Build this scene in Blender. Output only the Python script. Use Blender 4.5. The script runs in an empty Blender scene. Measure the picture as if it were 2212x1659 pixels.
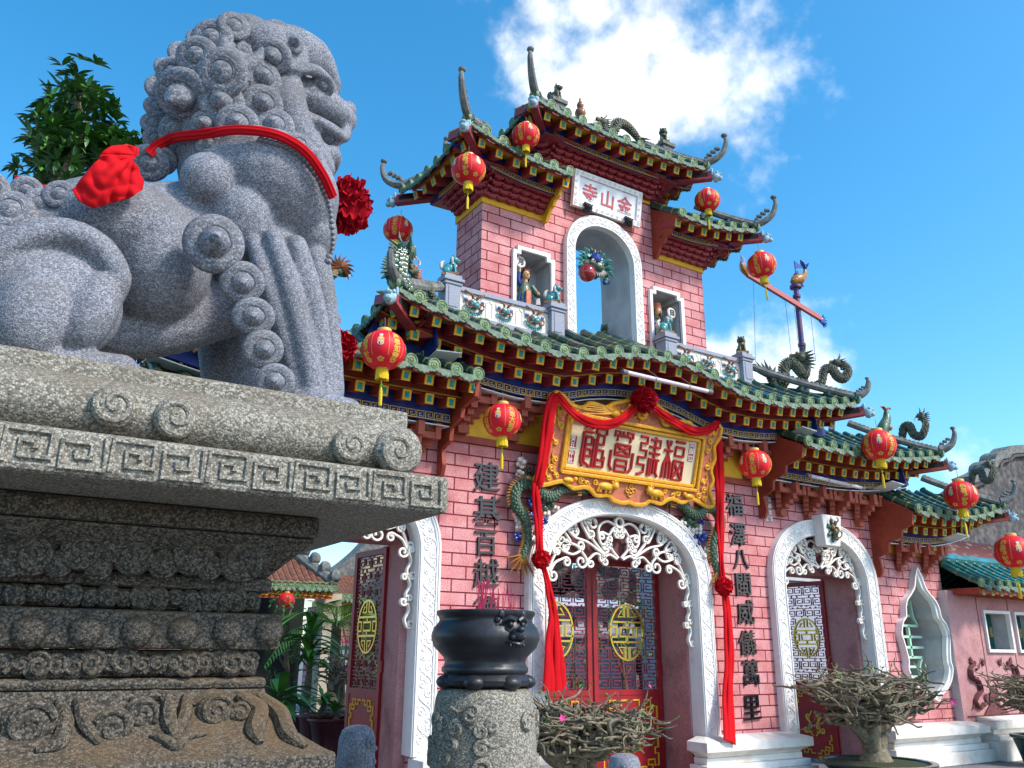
import bpy, math, random
from mathutils import Vector, Matrix, noise, Quaternion
from mathutils.bvhtree import BVHTree
from mathutils.geometry import tessellate_polygon

random.seed(7)
PI = math.pi
V = Vector
scene = bpy.context.scene
COL = scene.collection

# ------------------------------------------------------------------ camera
YAW, PITCH, ROLL = math.radians(31.778), math.radians(17.923), math.radians(.548)
CAM = V((0, 0, 1.5))
FW = V((math.sin(YAW) * math.cos(PITCH), math.cos(YAW) * math.cos(PITCH), math.sin(PITCH)))
_r = V((math.cos(YAW), -math.sin(YAW), 0))
_u = _r.cross(FW)
RT = _r * math.cos(ROLL) + _u * math.sin(ROLL)
UP = -_r * math.sin(ROLL) + _u * math.cos(ROLL)
FPX = 2977.27 / (3686 / 2212)
cd = bpy.data.cameras.new('camera')
cd.sensor_width = 36
cd.lens = 29.078
cd.clip_start = .05
cd.clip_end = 4000
cam = bpy.data.objects.new('camera', cd)
COL.objects.link(cam)
cam.matrix_world = Matrix(((RT.x, UP.x, -FW.x, CAM.x), (RT.y, UP.y, -FW.y, CAM.y), (RT.z, UP.z, -FW.z, CAM.z), (0, 0, 0, 1)))
scene.camera = cam


def ray(u, v):
    return (RT * ((u - 1106) / FPX) - UP * ((v - 829.5) / FPX) + FW)


def at(u, v, y):
    """world point on the plane y seen at survey point (u, v) of the photograph"""
    d = ray(u, v)
    return CAM + d * (y / d.y)


def mpp(p):
    return (p - CAM).dot(FW) / FPX


# ------------------------------------------------------------------ light
SUN_EL, SUN_AZ = math.radians(43), math.radians(30)      # azimuth: from the front (-y) towards +x
TOSUN = V((math.sin(SUN_AZ) * math.cos(SUN_EL), -math.cos(SUN_AZ) * math.cos(SUN_EL), math.sin(SUN_EL)))
sd = bpy.data.lights.new('sun', 'SUN')
sd.energy = 2.8
sd.angle = math.radians(9)
sd.color = (1, .95, .88)
so = bpy.data.objects.new('sun', sd)
COL.objects.link(so)
so.rotation_euler = TOSUN.to_track_quat('Z', 'Y').to_euler()

w = bpy.data.worlds.new('World')
scene.world = w
w.use_nodes = True
nt = w.node_tree
nt.nodes.clear()
N = nt.nodes.new
L = nt.links.new
sky = N('ShaderNodeTexSky')
sky.sky_type = 'NISHITA'
sky.sun_disc = False
sky.sun_elevation = SUN_EL
sky.sun_rotation = math.atan2(TOSUN.x, TOSUN.y)
sky.air_density = 1.0
sky.dust_density = 1.0
sky.ozone_density = 2.5
hs = N('ShaderNodeHueSaturation')
hs.inputs['Hue'].default_value = .487
hs.inputs['Saturation'].default_value = 1.36
hs.inputs['Value'].default_value = 1.3
L(sky.outputs[0], hs.inputs['Color'])
tc = N('ShaderNodeTexCoord')
# cumulus clouds: a union of soft balls on the sky sphere, broken up by fractal noise
CLOUDS = [(1180, 30, 60), (1290, 20, 90), (1420, 30, 100), (1350, 110, 105), (1450, 140, 95), (1290, 110, 80), (1540, 170, 85), (1570, 235, 65), (1630, 185, 45),
          (1180, 95, 55), (1230, 190, 60), (1330, 210, 80), (1420, 240, 70), (1600, 300, 40),
          (1660, 790, 60), (1700, 770, 45), (1740, 800, 40), (2060, 985, 28), (1500, 640, 0)]
dist = None
for cu, cv, cr in CLOUDS:
    if cr <= 0:
        continue
    d = ray(cu, cv).normalized()
    rad = cr / FPX
    vm = N('ShaderNodeVectorMath')
    vm.operation = 'DISTANCE'
    vm.inputs[1].default_value = d
    L(tc.outputs['Generated'], vm.inputs[0])
    dv = N('ShaderNodeMath')
    dv.operation = 'MULTIPLY_ADD'
    dv.inputs[1].default_value = 1.0 / .05
    dv.inputs[2].default_value = -rad / .05
    L(vm.outputs['Value'], dv.inputs[0])
    if dist is None:
        dist = dv
    else:
        mn = N('ShaderNodeMath')
        mn.operation = 'SMOOTH_MIN'
        mn.inputs[2].default_value = .35
        L(dist.outputs[0], mn.inputs[0])
        L(dv.outputs[0], mn.inputs[1])
        dist = mn
nz = N('ShaderNodeTexNoise')
nz.inputs['Scale'].default_value = 7
nz.inputs['Detail'].default_value = 9
nz.inputs['Roughness'].default_value = .57
nz.inputs['Distortion'].default_value = .0
L(tc.outputs['Generated'], nz.inputs['Vector'])
sb = N('ShaderNodeMath')
sb.operation = 'MULTIPLY_ADD'            # density = noise*k - distance
sb.inputs[1].default_value = 7.5
L(nz.outputs['Fac'], sb.inputs[0])
ng = N('ShaderNodeMath')
ng.operation = 'MULTIPLY'
ng.inputs[1].default_value = -1
L(dist.outputs[0], ng.inputs[0])
L(ng.outputs[0], sb.inputs[2])
mr = N('ShaderNodeMapRange')
mr.interpolation_type = 'SMOOTHSTEP'
mr.inputs['From Min'].default_value = 2.8
mr.inputs['From Max'].default_value = 4.7
mr.inputs['To Max'].default_value = .97
L(sb.outputs[0], mr.inputs['Value'])
nz2 = N('ShaderNodeTexNoise')
nz2.inputs['Scale'].default_value = 14
nz2.inputs['Detail'].default_value = 6
L(tc.outputs['Generated'], nz2.inputs['Vector'])
cr_ = N('ShaderNodeMapRange')
cr_.inputs['From Min'].default_value = .3
cr_.inputs['From Max'].default_value = .7
cr_.inputs['To Min'].default_value = 5.4
cr_.inputs['To Max'].default_value = 7.6
L(nz2.outputs['Fac'], cr_.inputs['Value'])
cc = N('ShaderNodeCombineColor')
for k in range(3):
    L(cr_.outputs[0], cc.inputs[k])
mx = N('ShaderNodeMix')
mx.data_type = 'RGBA'
L(mr.outputs[0], mx.inputs['Factor'])
L(hs.outputs[0], mx.inputs['A'])
L(cc.outputs[0], mx.inputs['B'])
bg = N('ShaderNodeBackground')
bg.inputs['Strength'].default_value = .15
L(mx.outputs['Result'], bg.inputs['Color'])
ow = N('ShaderNodeOutputWorld')
L(bg.outputs[0], ow.inputs['Surface'])
vs = scene.view_settings
vs.view_transform = 'Standard'
vs.look = 'None'
vs.gamma = 1
vs.exposure = 0.62
# ------------------------------------------------------------------ materials
def mat(name, col, col2=None, scale=20, rough=.65, metal=0, bump=0, bscale=60, detail=4, lo=.35, hi=.65, spec=.4, coat=0, dirt=None, dscale=2.5, dlo=.5, dhi=.8, voro=None, emit=None):
    m = bpy.data.materials.new(name)
    m.use_nodes = True
    t = m.node_tree
    b = t.nodes['Principled BSDF']
    n, l = t.nodes.new, t.links.new
    b.inputs['Roughness'].default_value = rough
    b.inputs['Metallic'].default_value = metal
    b.inputs['Specular IOR Level'].default_value = spec
    b.inputs['Coat Weight'].default_value = coat
    b.inputs['Base Color'].default_value = (*col, 1)
    co = n('ShaderNodeTexCoord')
    src = None
    if col2:
        if voro:
            tx = n('ShaderNodeTexVoronoi')
            tx.inputs['Scale'].default_value = voro
            bw = n('ShaderNodeSeparateColor')
            l(tx.outputs['Color'], bw.inputs[0])
            fac = bw.outputs[0]
        else:
            tx = n('ShaderNodeTexNoise')
            tx.inputs['Scale'].default_value = scale
            tx.inputs['Detail'].default_value = detail
            fac = tx.outputs['Fac']
        l(co.outputs['Object'], tx.inputs['Vector'])
        mr_ = n('ShaderNodeMapRange')
        mr_.inputs['From Min'].default_value = lo
        mr_.inputs['From Max'].default_value = hi
        l(fac, mr_.inputs['Value'])
        mx_ = n('ShaderNodeMix')
        mx_.data_type = 'RGBA'
        mx_.inputs['A'].default_value = (*col, 1)
        mx_.inputs['B'].default_value = (*col2, 1)
        l(mr_.outputs[0], mx_.inputs['Factor'])
        src = mx_.outputs['Result']
    if dirt:
        tx2 = n('ShaderNodeTexNoise')
        tx2.inputs['Scale'].default_value = dscale
        tx2.inputs['Detail'].default_value = 7
        tx2.inputs['Roughness'].default_value = .65
        l(co.outputs['Object'], tx2.inputs['Vector'])
        mr2 = n('ShaderNodeMapRange')
        mr2.inputs['From Min'].default_value = dlo
        mr2.inputs['From Max'].default_value = dhi
        l(tx2.outputs['Fac'], mr2.inputs['Value'])
        mx2 = n('ShaderNodeMix')
        mx2.data_type = 'RGBA'
        l(mr2.outputs[0], mx2.inputs['Factor'])
        if src:
            l(src, mx2.inputs['A'])
        else:
            mx2.inputs['A'].default_value = (*col, 1)
        mx2.inputs['B'].default_value = (*dirt, 1)
        src = mx2.outputs['Result']
    if src:
        l(src, b.inputs['Base Color'])
    if bump:
        if voro:
            bt = n('ShaderNodeTexVoronoi')
            bt.inputs['Scale'].default_value = voro
            h = bt.outputs['Distance']
            bump = -bump
        else:
            bt = n('ShaderNodeTexNoise')
            bt.inputs['Scale'].default_value = bscale
            bt.inputs['Detail'].default_value = 5
            h = bt.outputs['Fac']
        l(co.outputs['Object'], bt.inputs['Vector'])
        bp = n('ShaderNodeBump')
        bp.inputs['Strength'].default_value = min(1, abs(bump))
        bp.invert = bump < 0
        bp.inputs['Distance'].default_value = .6 / (voro or bscale)
        l(h, bp.inputs['Height'])
        l(bp.outputs[0], b.inputs['Normal'])
    if emit:
        b.inputs['Emission Color'].default_value = (*emit[0], 1)
        b.inputs['Emission Strength'].default_value = emit[1]
    return m


def brick_mat(name, ca, cb, mortar, bw=.35, rh=.137, z0=.998, x0=8.944, ms=.006):
    m = mat(name, ca, rough=.8, spec=.2)
    t = m.node_tree
    n, l = t.nodes.new, t.links.new
    b = t.nodes['Principled BSDF']
    g = n('ShaderNodeNewGeometry')
    s = n('ShaderNodeSeparateXYZ')
    l(g.outputs['Position'], s.inputs[0])
    ax = n('ShaderNodeMath')
    l(s.outputs[0], ax.inputs[0])
    l(s.outputs[1], ax.inputs[1])
    ax2 = n('ShaderNodeMath')
    ax2.inputs[1].default_value = -x0 - 8.0 + bw * 60
    l(ax.outputs[0], ax2.inputs[0])
    az = n('ShaderNodeMath')
    az.inputs[1].default_value = -z0 + rh * 40
    l(s.outputs[2], az.inputs[0])
    c = n('ShaderNodeCombineXYZ')
    l(ax2.outputs[0], c.inputs[0])
    l(az.outputs[0], c.inputs[1])
    br = n('ShaderNodeTexBrick')
    br.inputs['Scale'].default_value = 1
    br.inputs['Mortar Size'].default_value = ms
    br.inputs['Mortar Smooth'].default_value = .2
    br.inputs['Brick Width'].default_value = bw
    br.inputs['Row Height'].default_value = rh
    br.inputs['Mortar'].default_value = (*mortar, 1)
    br.inputs['Bias'].default_value = 0
    l(c.outputs[0], br.inputs['Vector'])
    nz = n('ShaderNodeTexNoise')
    nz.inputs['Scale'].default_value = 95
    nz.inputs['Detail'].default_value = 3
    l(g.outputs['Position'], nz.inputs['Vector'])
    r = n('ShaderNodeMapRange')
    r.inputs['From Min'].default_value = .38
    r.inputs['From Max'].default_value = .62
    l(nz.outputs['Fac'], r.inputs['Value'])
    mx_ = n('ShaderNodeMix')
    mx_.data_type = 'RGBA'
    mx_.inputs['A'].default_value = (*ca, 1)
    mx_.inputs['B'].default_value = (*cb, 1)
    l(r.outputs[0], mx_.inputs['Factor'])
    l(mx_.outputs['Result'], br.inputs['Color1'])
    # second brick tone and blotchy wear
    n2 = n('ShaderNodeTexNoise')
    n2.inputs['Scale'].default_value = 3.2
    n2.inputs['Detail'].default_value = 8
    n2.inputs['Roughness'].default_value = .7
    l(g.outputs['Position'], n2.inputs['Vector'])
    r2 = n('ShaderNodeMapRange')
    r2.inputs['From Min'].default_value = .42
    r2.inputs['From Max'].default_value = .72
    l(n2.outputs['Fac'], r2.inputs['Value'])
    m2 = n('ShaderNodeMix')
    m2.data_type = 'RGBA'
    l(r2.outputs[0], m2.inputs['Factor'])
    l(mx_.outputs['Result'], m2.inputs['A'])
    m2.inputs['B'].default_value = (ca[0] * .92, ca[1] * .72, ca[2] * .66, 1)
    l(m2.outputs['Result'], br.inputs['Color1'])
    m3 = n('ShaderNodeMix')
    m3.data_type = 'RGBA'
    m3.inputs['Factor'].default_value = .35
    l(m2.outputs['Result'], m3.inputs['A'])
    m3.inputs['B'].default_value = (*ca, 1)
    l(m3.outputs['Result'], br.inputs['Color2'])
    l(br.outputs['Color'], b.inputs['Base Color'])
    bp = n('ShaderNodeBump')
    bp.inputs['Strength'].default_value = .55
    bp.inputs['Distance'].default_value = .01
    iv = n('ShaderNodeMath')
    iv.operation = 'MULTIPLY_ADD'
    iv.inputs[1].default_value = -1
    l(br.outputs['Fac'], iv.inputs[0])
    sc_ = n('ShaderNodeMath')
    sc_.operation = 'MULTIPLY'
    sc_.inputs[1].default_value = .45
    l(nz.outputs['Fac'], sc_.inputs[0])
    l(sc_.outputs[0], iv.inputs[2])
    l(iv.outputs[0], bp.inputs['Height'])
    l(bp.outputs[0], b.inputs['Normal'])
    return m


def stone_mat(name, ca, cb, cell, grime, k=1.0):
    """exposed aggregate: pale pebbles in a darker bed, with grime lying on what faces up and in broad stains"""
    m = mat(name, ca, rough=.78, spec=.3)
    t = m.node_tree
    n, l = t.nodes.new, t.links.new
    b = t.nodes['Principled BSDF']
    co = n('ShaderNodeTexCoord')
    vo = n('ShaderNodeTexVoronoi')
    vo.inputs['Scale'].default_value = cell
    l(co.outputs['Object'], vo.inputs['Vector'])
    se = n('ShaderNodeSeparateColor')
    l(vo.outputs['Color'], se.inputs[0])
    r1 = n('ShaderNodeMapRange')
    r1.inputs['From Min'].default_value = .15
    r1.inputs['From Max'].default_value = 1.0
    l(se.outputs[0], r1.inputs['Value'])
    ed = n('ShaderNodeMapRange')                     # darker matrix between the pebbles
    ed.inputs['From Min'].default_value = .35
    ed.inputs['From Max'].default_value = .75
    ed.inputs['To Min'].default_value = 1
    ed.inputs['To Max'].default_value = .35
    l(vo.outputs['Distance'], ed.inputs['Value'])
    mu = n('ShaderNodeMath')
    mu.operation = 'MULTIPLY'
    l(r1.outputs[0], mu.inputs[0])
    l(ed.outputs[0], mu.inputs[1])
    x1 = n('ShaderNodeMix')
    x1.data_type = 'RGBA'
    x1.inputs['A'].default_value = (*ca, 1)
    x1.inputs['B'].default_value = (*cb, 1)
    l(mu.outputs[0], x1.inputs['Factor'])
    ge = n('ShaderNodeNewGeometry')
    sx = n('ShaderNodeSeparateXYZ')
    l(ge.outputs['Normal'], sx.inputs[0])
    nz_ = n('ShaderNodeTexNoise')
    nz_.inputs['Scale'].default_value = 3.2
    nz_.inputs['Detail'].default_value = 7
    nz_.inputs['Roughness'].default_value = .65
    l(ge.outputs['Position'], nz_.inputs['Vector'])
    ad = n('ShaderNodeMath')
    ad.operation = 'MULTIPLY_ADD'
    ad.inputs[1].default_value = .22
    l(sx.outputs[2], ad.inputs[0])
    l(nz_.outputs['Fac'], ad.inputs[2])
    r2 = n('ShaderNodeMapRange')
    r2.inputs['From Min'].default_value = .52
    r2.inputs['From Max'].default_value = .86
    r2.inputs['To Max'].default_value = .8
    l(ad.outputs[0], r2.inputs['Value'])
    x2 = n('ShaderNodeMix')
    x2.data_type = 'RGBA'
    l(r2.outputs[0], x2.inputs['Factor'])
    l(x1.outputs['Result'], x2.inputs['A'])
    x2.inputs['B'].default_value = (*grime, 1)
    l(x2.outputs['Result'], b.inputs['Base Color'])
    bp = n('ShaderNodeBump')
    bp.invert = True
    bp.inputs['Strength'].default_value = .55
    bp.inputs['Distance'].default_value = .5 / 200
    l(vo.outputs['Distance'], bp.inputs['Height'])
    l(bp.outputs[0], b.inputs['Normal'])
    return m


M = {}
M['brick'] = brick_mat('pink_block', (.53, .165, .165), (.79, .46, .45), (.16, .012, .024), ms=.0085)
M['granite'] = stone_mat('granite_aggregate', (.13, .132, .152), (.40, .405, .45), 240, (.11, .098, .082))
M['granite_curl'] = stone_mat('granite_aggregate_on_curls', (.125, .128, .147), (.38, .385, .425), 13, (.10, .09, .075), .06)
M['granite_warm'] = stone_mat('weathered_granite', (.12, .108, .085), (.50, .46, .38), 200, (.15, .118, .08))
M['granite_shade'] = stone_mat('shaded_granite', (.028, .025, .021), (.20, .17, .13), 200, (.13, .082, .04))  # pedestal stone under the slab, with its shade darkened into the colour
M['white'] = mat('white_carved_plaster', (.80, .76, .72), (.66, .56, .49), scale=9, lo=.55, hi=.85, rough=.75, bump=.15, bscale=80, dirt=(.60, .40, .26), dscale=3, dlo=.64, dhi=.9)
M['white2'] = mat('white_gloss_paint', (.84, .80, .74), (.74, .66, .56), scale=14, rough=.5)
M['ledge'] = mat('stained_white_ledge', (.78, .75, .70), (.62, .52, .42), scale=5, lo=.45, hi=.8, rough=.8, bump=.2, bscale=50, dirt=(.52, .30, .16), dscale=4, dlo=.6, dhi=.85)
M['grey'] = mat('blue_grey_granite', (.20, .215, .27), (.36, .37, .43), voro=190, lo=0, hi=1, rough=.7, bump=.3)
M['panel'] = mat('cream_relief_panel', (.66, .60, .50), (.76, .72, .66), scale=30, rough=.8, bump=.3, bscale=120)
M['concrete'] = mat('smooth_concrete', (.40, .385, .39), (.52, .50, .49), scale=4, rough=.85, bump=.2, bscale=90)
M['jamb'] = mat('rose_rough_plaster', (.40, .15, .14), (.54, .27, .25), scale=70, rough=.9, bump=.6, bscale=110, dirt=(.20, .055, .05), dscale=2)
M['pinkwall'] = mat('pink_plaster', (.46, .21, .21), (.56, .30, .29), scale=60, rough=.9, bump=.4, bscale=120, dirt=(.30, .12, .12), dscale=2.5)
M['maroon'] = mat('maroon_plaster', (.13, .035, .04), (.18, .06, .06), scale=40, rough=.85, bump=.4, bscale=90)
M['maroon_wood'] = mat('dark_red_painted_wood', (.27, .025, .034), (.34, .045, .05), scale=12, rough=.55)
M['red_wood'] = mat('orange_red_painted_wood', (.27, .038, .017), (.34, .055, .025), scale=10, rough=.6)
M['bracket'] = mat('rust_red_painted_bracket', (.36, .07, .038), (.42, .10, .06), scale=14, rough=.65)
M['lacquer'] = mat('red_lacquer', (.32, .008, .012), (.24, .006, .010), scale=6, rough=.5)
M['lattice'] = mat('dark_red_iron', (.21, .008, .017), rough=.4)
M['blue'] = mat('deep_blue_paint', (.008, .022, .16), (.012, .04, .24), scale=8, rough=.6)
M['yellow'] = mat('ochre_yellow_paint', (.78, .42, .015), (.70, .34, .02), scale=10, rough=.7)
M['yellow_dk'] = mat('dark_ochre_paint', (.46, .25, .02), (.36, .19, .02), scale=10, rough=.75)  # darker ochre for the inner soffit
M['fretgold'] = mat('pale_gold_paint', (.74, .52, .12), (.62, .42, .10), scale=30, rough=.55)
M['teal'] = mat('teal_glaze', (.01, .30, .25), rough=.3)
M['gold'] = mat('gold_leaf', (.84, .42, .03), (.70, .31, .018), scale=25, rough=.42, metal=.08)
M['goldmetal'] = mat('brass', (.55, .37, .07), rough=.32, metal=.85)
M['tile'] = mat('green_glazed_tile', (.018, .062, .036), (.014, .075, .08), scale=7, lo=.42, hi=.58, rough=.3, coat=.25, bump=.1, bscale=30, dirt=(.10, .105, .06), dscale=9, dlo=.48, dhi=.70)
M['tile_blue'] = mat('turquoise_glazed_tile', (.015, .12, .10), (.02, .20, .22), scale=8, lo=.42, hi=.6, rough=.3, coat=.3, dirt=(.10, .09, .05), dscale=9, dlo=.55, dhi=.75)
M['disc'] = mat('pale_green_glazed_tile_end', (.12, .20, .10), (.24, .33, .15), scale=14, rough=.45, bump=.8, bscale=55, dirt=(.05, .07, .045), dscale=24, dlo=.5, dhi=.7)
M['drip'] = mat('moss_green_drip_tile', (.045, .095, .065), (.15, .20, .12), scale=22, rough=.5, bump=.9, bscale=60, dirt=(.03, .04, .035), dscale=12, dlo=.5, dhi=.72)
M['ring'] = mat('ochre_glaze_joint', (.26, .24, .08), (.13, .16, .07), scale=30, rough=.5)
M['ridge'] = mat('weathered_ridge_cement', (.12, .12, .11), (.23, .23, .21), scale=12, rough=.9, bump=.5, bscale=50, dirt=(.05, .055, .05), dscale=5)
M['dragon'] = mat('dark_green_ceramic', (.022, .065, .035), (.09, .15, .08), scale=30, rough=.35, coat=.2, bump=.8, bscale=70)
M['dragon_old'] = mat('weathered_ceramic', (.035, .055, .045), (.17, .15, .09), scale=24, rough=.6, bump=.9, bscale=70)
M['ochre_cer'] = mat('amber_ceramic', (.40, .19, .035), (.30, .10, .02), scale=30, rough=.35)
M['white_cer'] = mat('white_shell_ceramic', (.72, .66, .58), (.60, .48, .42), scale=20, rough=.35)
M['blue_cer'] = mat('cobalt_ceramic', (.015, .03, .20), (.03, .07, .30), scale=30, rough=.25, coat=.4)
M['teal_cer'] = mat('turquoise_ceramic', (.06, .32, .34), (.03, .20, .22), scale=30, rough=.3, coat=.3)
M['paleblue'] = mat('pale_blue_painted_plaster', (.33, .50, .55), (.22, .36, .42), scale=40, rough=.6, bump=.5, bscale=60)
M['brown_cer'] = mat('brown_ceramic', (.20, .065, .025), (.28, .11, .04), scale=30, rough=.35, coat=.3)
M['skin_cer'] = mat('painted_skin', (.66, .36, .17), rough=.45)
M['cloth'] = mat('red_cotton_cloth', (.58, .008, .012), (.50, .006, .012), scale=6, rough=.85, spec=.1, bump=.15, bscale=400)
M['rosette'] = mat('crimson_cloth_rosette', (.42, .006, .015), (.34, .004, .014), scale=12, rough=.9, spec=.1)
M['lantern'] = mat('red_lantern_silk', (.78, .012, .026), (.70, .008, .02), scale=5, rough=.5, spec=.3)
M['lgold'] = mat('lantern_gold_print', (.72, .40, .05), rough=.5)
M['lpale'] = mat('lantern_pale_print', (.78, .52, .40), rough=.6)
M['tassel'] = mat('yellow_tassel_thread', (.82, .58, .02), (.70, .45, .01), scale=60, rough=.7)
M['cap'] = mat('lantern_gold_cap', (.80, .55, .16), rough=.35, metal=.3)
M['green_bead'] = mat('green_bead', (.05, .55, .03), rough=.3)
M['wire'] = mat('grey_wire', (.16, .14, .12), rough=.6)
M['iron'] = mat('black_painted_iron', (.012, .012, .015), (.022, .022, .026), scale=14, rough=.42, spec=.5, bump=.12, bscale=60)
M['ink'] = mat('black_gloss_lettering', (.012, .012, .014), rough=.28, spec=.6)
M['redtext'] = mat('dark_red_lettering', (.40, .01, .012), rough=.45)
M['pinktext'] = mat('faded_red_lettering', (.56, .10, .12), rough=.6)
M['cream'] = mat('cream_sign_panel', (.80, .66, .42), (.74, .58, .34), scale=70, rough=.75, bump=.2, bscale=150)
M['coral'] = mat('coral_painted_frame', (.62, .20, .11), (.52, .14, .07), scale=20, rough=.6)
M['marble'] = mat('white_marble', (.78, .77, .76), (.62, .62, .63), scale=5, lo=.5, hi=.75, rough=.5)
M['incense'] = mat('pink_incense_stick', (.56, .012, .10), (.34, .01, .05), scale=30, rough=.7)
M['bark'] = mat('pale_grey_bark', (.13, .10, .062), (.25, .21, .14), scale=28, rough=.85, bump=.6, bscale=70)
M['bark_dk'] = mat('brown_bark', (.10, .07, .045), (.17, .13, .09), scale=20, rough=.9, bump=.8, bscale=40)
M['leaf'] = mat('dark_leaf', (.025, .10, .015), (.06, .16, .02), scale=3, rough=.45, spec=.5)
M['leaf2'] = mat('bright_leaf', (.10, .26, .02), (.05, .16, .02), scale=5, rough=.45)
M['leaf3'] = mat('palm_leaf', (.11, .24, .03), (.20, .32, .05), scale=4, rough=.5)
M['flower'] = mat('pink_petal', (.80, .05, .25), rough=.6)
M['pot_green'] = mat('dark_green_glazed_pot', (.012, .035, .025), (.02, .05, .04), scale=9, rough=.25, coat=.4)
M['pot_red'] = mat('oxblood_glazed_pot', (.12, .015, .015), (.08, .012, .014), scale=9, rough=.3, coat=.3)
M['pot_blue'] = mat('blue_glazed_pot', (.02, .10, .16), rough=.3, coat=.3)
M['soil'] = mat('potting_soil', (.05, .035, .02), (.03, .06, .015), scale=30, rough=.95, bump=.6, bscale=60)
M['oldtile'] = mat('brown_clay_roof_tile', (.11, .05, .035), (.26, .09, .045), scale=14, rough=.85, bump=.4, bscale=50, dirt=(.035, .03, .028), dscale=4)
M['rust'] = mat('rusty_corrugated_iron', (.14, .035, .025), (.36, .24, .17), scale=4, lo=.55, hi=.72, rough=.8, bump=.3, bscale=20)
M['gable'] = mat('blackened_plaster_gable', (.055, .05, .052), (.17, .145, .13), scale=5, detail=8, rough=.95, bump=.7, bscale=25, dirt=(.05, .05, .055), dscale=3, dlo=.45, dhi=.65)
M['beige'] = mat('beige_plaster', (.50, .42, .30), (.42, .36, .27), scale=4, rough=.9)
M['offwhite'] = mat('courtyard_white_wall', (.42, .43, .49), (.36, .36, .42), scale=3, rough=.9)
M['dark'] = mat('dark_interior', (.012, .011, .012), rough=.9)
M['winframe'] = mat('dark_green_window_frame', (.008, .11, .085), rough=.45)
M['mint'] = mat('mint_painted_grille', (.46, .72, .54), rough=.55)
M['mast'] = mat('indigo_painted_mast', (.035, .035, .17), (.16, .05, .08), scale=6, rough=.45)
M['yard'] = mat('red_painted_yard', (.46, .12, .10), rough=.5)
M['tube'] = mat('white_tube_housing', (.70, .60, .62), (.60, .50, .52), scale=8, rough=.5)
M['ball'] = mat('glossy_red_ball', (.30, .003, .008), rough=.08, coat=1)
M['doorgold'] = mat('ochre_key_pattern', (.66, .32, .012), rough=.55)
# ------------------------------------------------------------------ mesh helpers
def world_of(o):
    m = o.matrix_basis.copy()
    if o.parent:
        m = world_of(o.parent) @ o.matrix_parent_inverse @ m
    return m


def attach(o, parent):
    if parent:
        o.parent = parent
        o.matrix_parent_inverse = world_of(parent).inverted()
    return o


def tag(o, label=None, cat=None, group=None, kind=None):
    if label:
        o['label'] = label
    if cat:
        o['category'] = cat
    if group:
        o['group'] = group
    if kind:
        o['kind'] = kind
    return o


def empty(name, loc, label, cat, group=None, rz=0):
    o = bpy.data.objects.new(name, None)
    o.empty_display_size = .1
    COL.objects.link(o)
    o.location = loc
    o.rotation_euler = (0, 0, rz)
    return tag(o, label, cat, group)


def link(name, me, parent=None, mw=None):
    o = bpy.data.objects.new(name, me)
    COL.objects.link(o)
    if mw is not None:
        o.matrix_basis = mw
    return attach(o, parent)


def copy_tree(o, mw=None, parent=None):
    c = o.copy()
    COL.objects.link(c)
    if parent is not None:
        c.parent = parent
        c.matrix_parent_inverse = o.matrix_parent_inverse.copy()
    if mw is not None:
        c.matrix_basis = mw
    for ch in list(o.children):
        copy_tree(ch, None, c)
    return c


def perp(t):
    a = V((0, 0, 1)) if abs(t.z) < .9 else V((1, 0, 0))
    return t.cross(a).normalized()


def catmull(pts, n=6):
    pts = [V(p) for p in pts]
    if len(pts) < 3:
        return pts
    P_ = [pts[0] * 2 - pts[1]] + pts + [pts[-1] * 2 - pts[-2]]
    out = []
    for i in range(1, len(P_) - 2):
        a, b, c, d = P_[i - 1:i + 3]
        for k in range(n):
            t = k / n
            out.append(.5 * ((2 * b) + (c - a) * t + (2 * a - 5 * b + 4 * c - d) * t * t + (3 * b - 3 * c + d - a) * t ** 3))
    out.append(pts[-1])
    return out


def lerp_list(vals, n):
    m = len(vals) - 1
    out = []
    for i in range(n):
        x = i / (n - 1) * m
        k = min(int(x), m - 1)
        out.append(vals[k] + (vals[k + 1] - vals[k]) * (x - k))
    return out


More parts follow.
